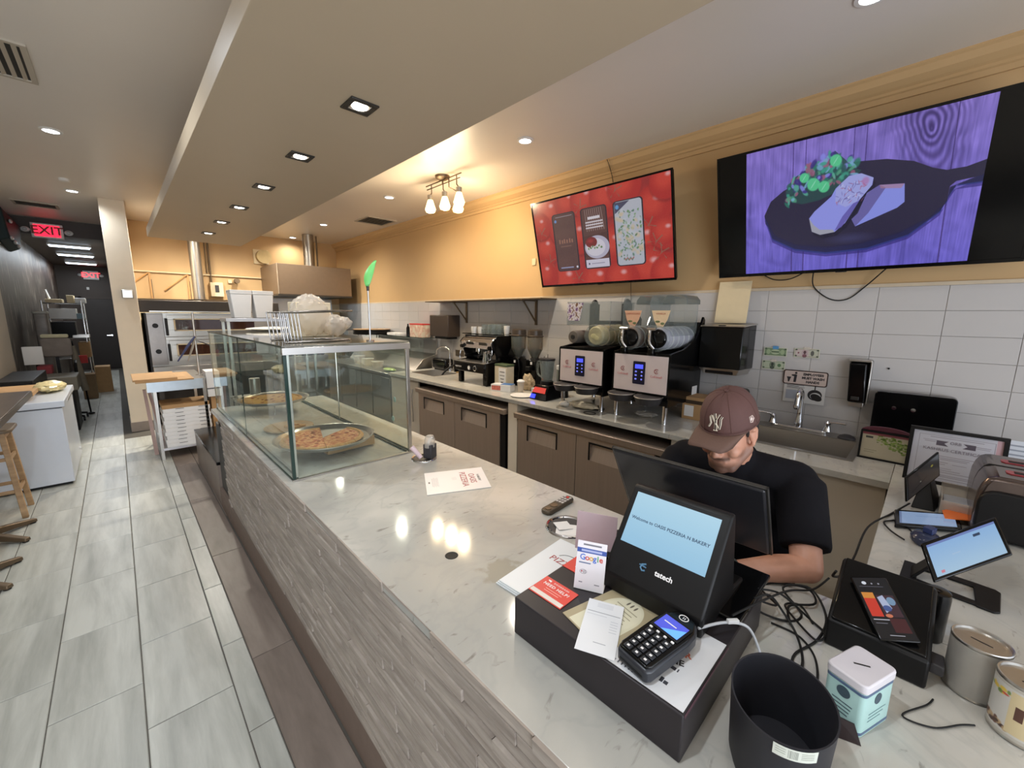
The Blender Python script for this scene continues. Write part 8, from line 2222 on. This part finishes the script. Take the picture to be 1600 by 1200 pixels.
# cap
cm_ = mat('brown cap cloth', (86, 58, 54), 0.75, var=0.05, vs=200, bump=0.15, bs=700)
cm2 = mat('brown cap brim', (94, 70, 60), 0.75, var=0.05, vs=200, bump=0.12, bs=700)
def dome(th, ph_, k=0.0):
    """th: 0 at the front, ph_: 0 at the rim .. 90 at the top"""
    a = math.cos(R(ph_)) ** 0.82
    f = (0.102 if abs(th) < 90 else 0.106) * math.cos(R(th)) * a
    l = 0.0865 * math.sin(R(th)) * a
    u = 0.112 * math.sin(R(ph_)) ** 0.90 if ph_ > 0 else 0
    n = Vector((f, l, u * 0.8)).normalized()
    base_u = 0.036 - 0.004 * math.cos(R(th)) + 0.002
    return H(f - 0.012 + n.x * k, l + n.y * k, u + base_u + n.z * k)
cp = P('cap_crown', MB(), cm_, man) if False else None
m = MB()
NT, NP = 48, 16
vs = []
for j in range(NP):
    for i in range(NT):
        seam = 0.0009 * (1 if (i % 8) else -1)
        vs.append(dome(-180 + 360 * i / NT, 90 * j / NP, seam))
vs.append(dome(0, 90))
fs = []
for j in range(NP - 1):
    for i in range(NT):
        k = (i + 1) % NT
        fs.append((j * NT + i, j * NT + k, (j + 1) * NT + k, (j + 1) * NT + i))
for i in range(NT): fs.append(((NP - 1) * NT + i, (NP - 1) * NT + (i + 1) % NT, len(vs) - 1))
m.add(vs, fs)
crown = P('cap', m, cm_, man, sm=True)
so = crown.modifiers.new('thick', 'SOLIDIFY'); so.thickness = 0.003
P('button', MB().ball(tuple(dome(0, 90, 0.001)), 0.008, 0.008, 0.005, 14, 8), cm_, crown, sm=True)
P('sweatband', MB().tube([dome(-180 + 360 * i / 40, 0.5, 0.0002) for i in range(40)], 0.003, 6, True), cm_, crown, sm=True)
for q in range(6):
    P('seam', MB().tube([dome(30 + 60 * q, 3 + 84 * i / 12, 0.0012) for i in range(13)], 0.0011, 6), mat('cap stitching', (82, 54, 48), 0.8), crown, sm=True)
# brim
m = MB()
vs = []
NA, NR = 20, 6
for j in range(NR + 1):
    for i in range(NA + 1):
        q = -1 + 2 * i / NA
        r_ = j / NR
        th = 64 * q
        f0, l0, u0 = 0.102 * math.cos(R(th)) - 0.012, 0.0865 * math.sin(R(th)), 0.034
        f1 = 0.160 - 0.008 * q * q - 0.055 * max(0.0, abs(q) - 0.72) ** 1.0 - 0.25 * max(0.0, abs(q) - 0.86)
        l1 = -0.013 + 0.066 * q
        u1 = 0.022 - 0.007 * q * q - 0.012 * max(0.0, q)
        vs.append(H(f0 + (f1 - f0) * r_, l0 + (l1 - l0) * r_, u0 + (u1 - u0) * r_ + 0.004 * math.sin(PI * r_)))
w_ = NA + 1
fs = [(j * w_ + i, j * w_ + i + 1, (j + 1) * w_ + i + 1, (j + 1) * w_ + i) for j in range(NR) for i in range(NA)]
m.add(vs, fs)
brim = P('cap_brim', m, cm2, crown, sm=True)
so = brim.modifiers.new('thick', 'SOLIDIFY'); so.thickness = 0.004; so.offset = 0
# embroidered interlocking letters on the cap front
def onc(x, y, k):       # x to the wearer's right as seen from the front, y up, metres
    th = math.degrees(math.asin(max(-1, min(1, -x / 0.082)))) * -1
    return dome(-(-th), 22 + y / 0.112 * 62, k)
def stroke(pts, w, k, mt, name):
    sp_ = []
    for (a, b) in zip(pts[:-1], pts[1:]):
        for i in range(5): sp_.append((a[0] + (b[0] - a[0]) * i / 5, a[1] + (b[1] - a[1]) * i / 5))
    sp_.append(pts[-1])
    return [onc(x, y, k) for x, y in sp_]
Nn = [[(-0.022, -0.020), (-0.014, -0.006), (-0.020, 0.014), (-0.014, 0.020)], [(-0.014, 0.020), (0.012, -0.024)], [(0.012, -0.024), (0.016, -0.010), (0.018, 0.010), (0.023, 0.018)]]
Yy = [[(-0.004, 0.028), (0.001, 0.006)], [(0.013, 0.027), (0.001, 0.004)], [(0.001, 0.006), (0.0, -0.028)], [(-0.006, -0.029), (0.006, -0.029)]]
mw_, mk_ = MB(), MB()
for st in Nn + Yy:
    pts_ = [(x * 0.92, y * 0.92) for x, y in st]
    mw_.tube(stroke(pts_, 0, 0.0012, None, ''), 0.0043, 8, flat=0.5)
    mk_.tube(stroke(pts_, 0, 0.0031, None, ''), 0.0022, 8, flat=0.5)
lg_ = P('cap_emblem', mw_, mat('ivory thread', (214, 204, 184), 0.8), crown, sm=True)
P('emblem_core', mk_, mat('dark thread', (52, 38, 36), 0.8), lg_, sm=True)
fl = dome(74, 14, 0.0015)
P('side_badge', MB().tube([dome(70, 11, 0.0015), dome(70, 20, 0.0015), dome(78, 20, 0.0015), dome(80, 15, 0.0015), dome(74, 10, 0.0015)], 0.003, 8, True, flat=0.5).ball(tuple(dome(74, 15.5, 0.0008)), 0.006, 0.0035, 0.007, 10, 6), mat('pale thread', (214, 196, 190), 0.8), crown, sm=True)
# black t-shirt
sb_ = MB()
BLK = mat('black cotton', (17, 16, 20), 0.9, spec=0.2, var=0.12, vs=10, bump=0.4, bs=14)
capsule(sb_, NB + Vector((0.035, 0.0, -0.022)), 0.082, (1.70, 0.46, 1.09), 0.135, 24)
capsule(sb_, (1.73, 0.36, 1.08), 0.135, (1.84, 0.38, 0.84), 0.135, 24)
capsule(sb_, (1.73, 0.57, 1.08), 0.130, (1.84, 0.55, 0.84), 0.135, 24)
capsule(sb_, (1.66, 0.46, 1.06), 0.13, (1.78, 0.46, 0.86), 0.14, 24)
capsule(sb_, SHL + Vector((0.005, 0.02, 0.004)), 0.075, SHR + Vector((0.005, -0.02, 0.004)), 0.075, 24)
capsule(sb_, NB + Vector((0.03, -0.03, -0.02)), 0.062, SHL + Vector((0, 0.01, 0.012)), 0.066, 24)
capsule(sb_, NB + Vector((0.03, 0.03, -0.02)), 0.062, SHR + Vector((0, -0.01, 0.012)), 0.066, 24)
def sleeve(sh, el, r0, r1, k):
    d1 = (el - sh).normalized()
    e_ = sh.lerp(el, k)
    a = Vector((0, 1, 0)).cross(d1).normalized(); b = d1.cross(a)
    vs, fs = [], []
    n = 28
    rings = [(sh - d1 * 0.03, r0 * 0.6), (sh, r0), (sh.lerp(e_, 0.5), (r0 + r1) / 2), (e_, r1), (e_, r1 * 0.99)]
    for c, r_ in rings:
        for i in range(n):
            q = 2 * PI * i / n
            vs.append(c + a * r_ * math.cos(q) + b * r_ * math.sin(q))
    for j in range(len(rings) - 1):
        for i in range(n):
            k2 = (i + 1) % n
            fs.append((j * n + i, j * n + k2, (j + 1) * n + k2, (j + 1) * n + i))
    fs.append(tuple(range(n))[::-1]); fs.append(tuple(range((len(rings) - 1) * n, len(rings) * n)))
    sb_.add(vs, fs)
capsule(sb_, NB + Vector((0.02, 0, -0.01)), 0.074, NB + Vector((-0.022, 0.0, 0.030)), 0.066, 24)
sleeve(SHL, EL, 0.078, 0.072, 0.78)
sleeve(SHR, ER, 0.078, 0.072, 0.78)
fused('tshirt', sb_, 0.007, 0.5, BLK, man, 6)
P('collar', MB().tube([NB + Vector((0.005, 0, 0.022)) + Vector((math.cos(a) * 0.062, math.sin(a) * 0.064, math.cos(a) * 0.030 - 0.002)) for a in [2 * PI * i / 28 for i in range(28)]], 0.008, 8, True), BLK, man, sm=True)
# trousers and shoes (behind the counter)
tr = MB()
for s_, hy in ((-1, 0.36), (1, 0.56)):
    hip, kn, an = Vector((1.87, hy, 0.77)), Vector((1.56, hy + s_ * 0.03, 0.665)), Vector((1.66, hy + s_ * 0.03, 0.33))
    capsule(tr, hip, 0.108, kn, 0.078); capsule(tr, kn, 0.072, an, 0.055)
capsule(tr, (1.87, 0.37, 0.79), 0.115, (1.87, 0.55, 0.79), 0.115)
fused('trousers', tr, 0.010, 0.5, mat('dark trousers', (38, 38, 46), 0.85), man, 4)
for s_, hy in ((-1, 0.33), (1, 0.59)):
    P('shoe', MB().ball((1.58, hy, 0.255), 0.13, 0.05, 0.045, 18, 10), M['black'], man, sm=True)
# watch on the left wrist
wd = (EL - WL).normalized()
wc = WL + wd * 0.022
a = Vector((0, 0, 1)).cross(wd).normalized(); b = wd.cross(a)
m = MB(); vs, fs = [], []; n = 30
for (dz, rr3) in ((-0.013, 0.0345), (-0.013, 0.0365), (0.013, 0.0375), (0.013, 0.0355)):
    for i in range(n):
        q = 2 * PI * i / n
        vs.append(wc + wd * dz + a * rr3 * math.cos(q) + b * rr3 * math.sin(q))
for j in range(4):
    for i in range(n): fs.append((j * n + i, j * n + (i + 1) % n, ((j + 1) % 4) * n + (i + 1) % n, ((j + 1) % 4) * n + i))
m.add(vs, fs)
wb_ = P('watch_strap', m, mat('dark olive strap', (58, 62, 60), 0.6), man, sm=True)
P('watch_case', MB().ball(tuple(wc - a * 0.0 - b * 0.040), 0.012, 0.014, 0.006, 14, 8), M['gunmetal'], wb_, sm=True)
# his stool
t = thing('bar_stool', 'plain black bar stool the cashier sits on behind the counter', 'stool', (1.90, 0.46, 0))
P('seat', MB().lathe([(0.0, 0.60), (0.17, 0.60), (0.19, 0.62), (0.19, 0.655), (0.17, 0.675), (0, 0.675)], 32, (1.90, 0.46, 0)), M['black'], t, sm=True)
for q in range(4):
    aa = PI / 4 + q * PI / 2
    P('leg', MB().tube([(1.90 + 0.13 * math.cos(aa), 0.46 + 0.13 * math.sin(aa), 0.60), (1.90 + 0.20 * math.cos(aa), 0.46 + 0.20 * math.sin(aa), 0.0)], 0.014, 10), M['gunmetal'], t, sm=True)
P('foot_ring', MB().tube([(1.90 + 0.175 * math.cos(2 * PI * i / 28), 0.46 + 0.175 * math.sin(2 * PI * i / 28), 0.20) for i in range(28)], 0.010, 8, True), M['gunmetal'], t, sm=True)
# keyboard under his hands
t = thing('keyboard', 'slim black keyboard under the cashier\'s hands', 'keyboard', (1.26, 0.5, CT))
P('case', MB().box(1.245, 1.36, 0.36, 0.66, Z0, Z0 + 0.006), M['gblack'], t, bev=0.002)

# ---------------------------------------------------------------- seating side
t = thing('high_table', 'dark topped high table at the left edge', 'table', (-1.12, 4.7, 0))
P('tabletop', MB().box(-1.75, -0.605, 4.05, 5.46, 1.005, 1.05), M['dwood'], t, bev=0.003)
P('edge_band', MB().box(-0.6048, -0.600, 4.05, 5.46, 1.003, 1.045), mat('dark edge band', (70, 62, 54), 0.3), t)
for yc in (4.07, 4.82):
    cx = -0.93
    b_ = P('pedestal', MB().cyl((cx, yc, 0.06), 0.036, 0.944, 20), M['bronze'], t, sm=True)
    P('mount_plate', MB().box(cx - 0.15, cx + 0.15, yc - 0.15, yc + 0.15, 0.998, 1.004), M['bronze'], b_)
    for k, aa in enumerate((R(38), R(-38), R(142), R(218))):
        ex, ey = cx + 0.34 * math.cos(aa), yc + 0.34 * math.sin(aa)
        m = MB()
        px, py = -math.sin(aa), math.cos(aa)
        w0, w1 = 0.034, 0.022
        m.hexa([(cx + px * w0, yc + py * w0, 0.03), (cx - px * w0, yc - py * w0, 0.03), (ex - px * w1, ey - py * w1, 0.008), (ex + px * w1, ey + py * w1, 0.008),
                (cx + px * w0 * 0.8, yc + py * w0 * 0.8, 0.095), (cx - px * w0 * 0.8, yc - py * w0 * 0.8, 0.095), (ex - px * w1 * 0.8, ey - py * w1 * 0.8, 0.034), (ex + px * w1 * 0.8, ey + py * w1 * 0.8, 0.034)])
        P('foot', m, M['bronze'], b_, bev=0.006)
        P('glide', MB().cyl((ex - 0.02 * math.cos(aa), ey - 0.02 * math.sin(aa), 0.0003), 0.018, 0.008, 12), M['rubber'], b_)
t = thing('wooden_stool', 'pale wooden bar stool beside the high table at the left edge', 'stool', (-0.93, 5.56, 0))
sy_, sx_ = 5.36, -0.90
P('seat', MB().prism(rrect(sx_ - 0.17, sx_ + 0.18, sy_ - 0.17, sy_ + 0.17, 0.05), 0.745, 0.775), mat('brown stool seat', (108, 94, 78), 0.45), t, bev=0.008)
lw = M['wood']
for dx, dy in ((1, -1), (1, 1), (-1, -1), (-1, 1)):
    top_p = Vector((sx_ + dx * 0.12, sy_ + dy * 0.12, 0.745)); bot_p = Vector((sx_ + dx * 0.165, sy_ + dy * 0.16, 0.0))
    m = MB(); w = 0.018
    m.hexa([bot_p + Vector(q) for q in ((-w, -w, 0), (w, -w, 0), (w, w, 0), (-w, w, 0))] + [top_p + Vector(q) for q in ((-w, -w, 0), (w, -w, 0), (w, w, 0), (-w, w, 0))])
    P('leg', m, lw, t, bev=0.003)
for zz in (0.24, 0.52):
    for dx, dy in ((1, 0), (-1, 0), (0, 1), (0, -1)):
        r_ = 0.125 + (0.745 - zz) * 0.055
        if dx: m = MB().box(sx_ + dx * r_ - 0.008, sx_ + dx * r_ + 0.008, sy_ - r_, sy_ + r_, zz - 0.014, zz + 0.014)
        else: m = MB().box(sx_ - r_, sx_ + r_, sy_ + dy * r_ - 0.008, sy_ + dy * r_ + 0.008, zz - 0.014, zz + 0.014)
        P('rung', m, lw, t)
P('apron', MB().box(sx_ - 0.13, sx_ + 0.13, sy_ - 0.13, sy_ + 0.13, 0.69, 0.744), lw, t)
# chest freezer and goods on it
fz = thing('chest_freezer', 'white chest freezer along the left wall', 'freezer', (-0.78, 6.55, 0))
fw = mat('bluish white enamel', (206, 212, 222), 0.25, var=0.01)
P('cabinet', MB().box(-1.08, -0.475, 5.92, 7.15, 0.03, 0.795), fw, fz, bev=0.006)
P('lid', MB().box(-1.085, -0.455, 5.91, 7.16, 0.805, 0.868), fw, fz, bev=0.006)
P('lid_seal', MB().box(-1.075, -0.48, 5.93, 7.14, 0.795, 0.805), M['dgrey'], fz)
P('front_handle', MB().box(-0.474, -0.45, 6.2, 6.9, 0.812, 0.83), M['alu'], fz, bev=0.003)
P('drain_plug', MB().cyl((-0.476, 6.9, 0.14), 0.015, 0.014, 12, 'X'), M['wplastic'], fz)
P('plinth', MB().box(-1.05, -0.50, 5.96, 7.1, 0.0, 0.03), M['rubber'], fz)
S('cardboard_tray', MB().box(-1.06, -0.72, 6.22, 7.05, 0.8685, 0.915), M['card'], 'flat cardboard tray lying on the chest freezer', 'cardboard', bev=0.003)
S('cardboard_tray', MB().box(-0.90, -0.66, 6.05, 6.40, 0.9155, 0.955), M['card'], 'smaller piece of cardboard on the flat cardboard tray', 'cardboard', bev=0.003)
crumple('bread_bag', (-0.60, 6.72, 0.8685 + 0.055), (0.12, 0.24, 0.055), mat('translucent yellowish bag', (226, 210, 160), 0.25, var=0.18, vs=20), 'yellowish plastic bag of dough on the chest freezer', 'bag', 12, 0.35)
S('small_white_cup', MB().lathe([(0, 1.0505), (0.03, 1.0505), (0.036, 1.14), (0.033, 1.14), (0, 1.06)], 18, (-0.83, 5.30, 0), cap=False), M['wplastic'], 'white cup on the high table at the left edge', 'cup', sm=True)
S('black_chest', MB().box(-1.08, -0.78, 7.35, 8.6, 0.0, 0.93), M['black'], 'long black cabinet behind the chest freezer', 'cabinet', bev=0.01)
S('grey_crate', MB().box(-1.05, -0.50, 8.65, 9.3, 0.60, 0.80), mat('grey crate', (120, 116, 104), 0.6), 'grey crate among the clutter past the freezer', 'crate', bev=0.01)
S('crate_base', MB().box(-1.05, -0.55, 8.65, 9.3, 0.0, 0.599), M['black'], 'black base under the grey crate', 'crate', bev=0.01)

# ---------------------------------------------------------------- hall clutter
rk = thing('wire_shelving', 'chrome wire shelving loaded with boxes in the hall', 'shelving', (-0.72, 12.6, 0))
for x in (-1.0, -0.47):
    for y in (12.1, 13.1): P('post', MB().cyl((x, y, 0.0), 0.014, 1.95, 10), M['chrome'], rk, sm=True)
for z_ in (0.35, 0.80, 1.20, 1.58, 1.90):
    m = MB().tube([(-1.0, 12.1, z_), (-0.47, 12.1, z_), (-0.47, 13.1, z_), (-1.0, 13.1, z_)], 0.010, 6, True)
    for k in range(8): m.tube([(-1.0, 12.17 + 0.125 * k, z_), (-0.47, 12.17 + 0.125 * k, z_)], 0.004, 5)
    P('wire_shelf', m, M['chrome'], rk)
def bxs(name, x0, x1, y0, y1, z0, z1, mt, label, cat='box'):
    S(name, MB().box(x0, x1, y0, y1, z0, z1), mt, label, cat, bev=0.006)
bxs('white_carton', -0.93, -0.56, 12.12, 12.6, 1.5925, 1.80, M['wplastic'], 'white carton on the upper shelf of the hall rack')
bxs('white_carton', -0.95, -0.72, 12.12, 12.5, 1.9125, 1.98, M['cream'], 'small cream carton at the left of the rack top')
bxs('white_carton', -0.66, -0.56, 12.12, 12.5, 1.9125, 2.06, M['cream'], 'upright cream carton on the rack top')
bxs('white_carton', -0.55, -0.40, 12.12, 12.5, 1.9125, 2.01, M['wplastic'], 'white carton at the right of the rack top')
S('rolled_sheet', MB().tube([(-0.90, 12.3, 1.985), (-0.94, 12.3, 2.16)], 0.02, 10), M['paper'], 'white rolled sheet sticking up from the rack top', 'roll', sm=True)
bxs('dark_appliance', -0.93, -0.60, 12.14, 12.7, 1.2125, 1.53, M['black'], 'black appliance in the middle of the hall rack', 'appliance')
bxs('teal_bundle', -0.58, -0.46, 12.14, 12.5, 1.5925, 1.70, mat('blue film', (110, 140, 150), 0.4), 'bluish plastic bundle at the right of the upper shelf', 'bundle')
bxs('cardboard_carton', -0.60, -0.44, 12.05, 12.5, 0.815, 1.12, M['card'], 'brown carton on the middle shelf at the aisle side')
bxs('foil_bundle', -0.66, -0.42, 12.05, 12.4, 1.2125, 1.27, M['alu'], 'shiny foil bundle on the rack edge', 'bundle')
bxs('red_carton', -0.62, -0.50, 12.0, 12.08, 0.70, 0.86, M['red'], 'small red package on the hall rack')
bxs('cardboard_carton', -0.44, -0.20, 12.5, 12.9, 0.0, 0.56, M['card'], 'open brown carton on the hall floor by the rack')
bxs('cardboard_carton', -0.62, -0.42, 11.7, 11.98, 0.0, 0.50, mat('dull brown board', (132, 108, 80), 0.8), 'second brown carton in front of the hall rack')
t = thing('tall_bin', 'tall greyish translucent bin standing by the dark wall', 'bin', (-0.90, 10.5, 0))
P('body', MB().prism(rrect(-0.98, -0.82, 10.4, 10.6, 0.03), 0.6, 1.70), mat('greyish film', (138, 130, 122), 0.4, var=0.25, vs=8), t, bev=0.006)
P('rim', MB().prism(rrect(-0.99, -0.81, 10.39, 10.61, 0.03), 1.701, 1.74), mat('pale rim', (176, 172, 160), 0.4), t, bev=0.006)
P('base', MB().prism(rrect(-0.98, -0.82, 10.4, 10.6, 0.03), 0.0, 0.599), M['dgrey'], t, bev=0.006)
ch_ = thing('wheeled_chair', 'grey padded office chair with black arms amid the hall clutter', 'chair', (-0.70, 9.75, 0))
pad = mat('dusty grey fabric', (140, 128, 118), 0.85, var=0.15, vs=10)
P('back_pad', MB().prism(rrect(-0.90, -0.56, 1.02, 1.32, 0.05), 9.70, 9.78, 'XZ'), pad, ch_, bev=0.02)
P('head_band', MB().prism(rrect(-0.88, -0.58, 1.325, 1.38, 0.02), 9.70, 9.77, 'XZ'), mat('ivory band', (206, 196, 160), 0.7), ch_, bev=0.008)
P('seat_pad', MB().prism(rrect(-0.92, -0.55, 9.40, 9.72, 0.06), 0.52, 0.60), M['black'], ch_, bev=0.015)
for x in (-0.93, -0.54):
    P('arm_rest', MB().tube(spline([(x, 9.70, 0.95), (x, 9.52, 0.93), (x, 9.44, 0.88), (x, 9.44, 0.62)], 4), 0.020, 8), M['black'], ch_, sm=True)
P('column', MB().cyl((-0.74, 9.56, 0.10), 0.03, 0.42, 12), M['gunmetal'], ch_, sm=True)
P('back_stem', MB().box(-0.76, -0.72, 9.74, 9.78, 0.55, 1.05), M['black'], ch_)
for k in range(5):
    aa = R(-40 + 72 * k)
    ex, ey = -0.74 + 0.27 * math.cos(aa), 9.56 + 0.27 * math.sin(aa)
    P('star_leg', MB().tube([(-0.74, 9.56, 0.12), (ex, ey, 0.075)], [0.026, 0.016], 8), M['black'], ch_, sm=True)
    P('caster', MB().cyl((ex - 0.012, ey, 0.0335), 0.033, 0.024, 14, 'X'), M['rubber'], ch_, sm=True)
t = thing('folded_umbrella', 'grey rolled fabric on a black pole beside the chair', 'umbrella', (-0.50, 9.9, 0))
P('fabric', MB().tube([(-0.56, 9.9, 1.18), (-0.54, 9.9, 0.80), (-0.49, 9.9, 0.42)], [0.030, 0.055, 0.045], 12), mat('taupe fabric', (126, 116, 100), 0.85, var=0.1), t, sm=True)
P('tip', MB().tube([(-0.56, 9.9, 1.18), (-0.565, 9.9, 1.26)], 0.012, 8), M['black'], t, sm=True)
P('pole', MB().tube([(-0.49, 9.9, 0.42), (-0.475, 9.9, 0.03)], 0.012, 8), M['black'], t, sm=True)
P('foot', MB().ball((-0.475, 9.9, 0.022), 0.05, 0.035, 0.02), M['black'], t, sm=True)
bxs('white_notice_board', -1.04, -0.84, 9.25, 9.28, 0.95, 1.22, M['paper'], 'white sheet propped among the hall clutter', 'board')
bxs('red_bag', -0.93, -0.78, 9.28, 9.55, 0.802, 0.92, mat('dull red bag', (150, 60, 66), 0.6), 'dull red bag on the clutter by the freezer', 'bag')
t = thing('wall_decor', 'dark teal hanging decoration with white blossoms at the top left', 'decoration', (-1.05, 10.2, 2.6))
tl_ = mat('dark teal cloth', (40, 58, 60), 0.6)
P('drape', MB().hexa([(-1.099, 9.6, 2.75), (-0.98, 9.6, 2.80), (-0.98, 10.44, 2.72), (-1.099, 10.44, 2.66), (-1.099, 9.6, 3.24), (-1.02, 9.6, 3.24), (-0.93, 10.44, 3.05), (-1.099, 10.44, 3.20)]), tl_, t, bev=0.02)
for k, (y, z_) in enumerate(((9.65, 2.80), (9.9, 2.77), (10.2, 2.74), (10.35, 2.95), (9.8, 3.06))):
    P('blossom', MB().ball((-0.97, y, z_), 0.02, 0.07, 0.03, 10, 6), M['wplastic'], t, sm=True)

# ---------------------------------------------------------------- track lamp over the work aisle
tl0 = thing('track_lamp', 'brass track lamp with lit glass shades under the ceiling', 'lamp', (2.76, 3.98, CZ))
P('canopy', MB().lathe([(0.0, 3.205), (0.04, 3.207), (0.075, 3.225), (0.08, 3.2495)], 26, (2.76, 3.98, 0)), M['bronze'], tl0, sm=True)
P('stem', MB().cyl((2.76, 3.98, 3.16), 0.008, 0.05, 8), M['bronze'], tl0, sm=True)
P('rail', MB().tube([(2.76, 3.64, 3.205), (2.76, 4.31, 3.205)], 0.006, 8), M['bronze'], tl0, sm=True)
P('rail', MB().tube([(2.76, 3.66, 3.165), (2.76, 4.29, 3.165)], 0.006, 8), M['bronze'], tl0, sm=True)
for k, (y, dx) in enumerate(((4.20, -0.02), (3.97, 0.02), (3.72, 0.03), (3.86, 0.12))):
    x = 2.76 + dx
    drop = 0.0 if k < 3 else 0.03
    P('arm', MB().tube([(2.76, y, 3.205), (2.76, y, 3.11), (x, y, 3.085)], 0.006, 8), M['bronze'], tl0, sm=True)
    P('socket', MB().lathe([(0.03, 3.035 - drop), (0.032, 3.085 - drop), (0.012, 3.095 - drop)], 16, (x, y, 0)), M['alu'], tl0, sm=True)
    P('glass_shade', MB().lathe([(0.028, 3.036 - drop), (0.034, 3.02 - drop), (0.062, 2.935 - drop), (0.050, 2.905 - drop), (0.020, 2.895 - drop), (0.0, 2.893 - drop)], 8, (x, y, 0), cap=False), M['bulbglass'], tl0)
# lettering becomes plain meshes
bpy.context.view_layer.update()
dg = bpy.context.evaluated_depsgraph_get()
for o in [o for o in COL.objects if o.type == 'FONT']:
    me = bpy.data.meshes.new_from_object(o.evaluated_get(dg))
    me.name = 'lettering'
    n = bpy.data.objects.new('lettering', me)
    COL.objects.link(n)
    n.parent = o.parent
    n.matrix_local = o.matrix_local.copy()
    if 'label' in o: n['label'] = o['label']
    bpy.data.objects.remove(o)
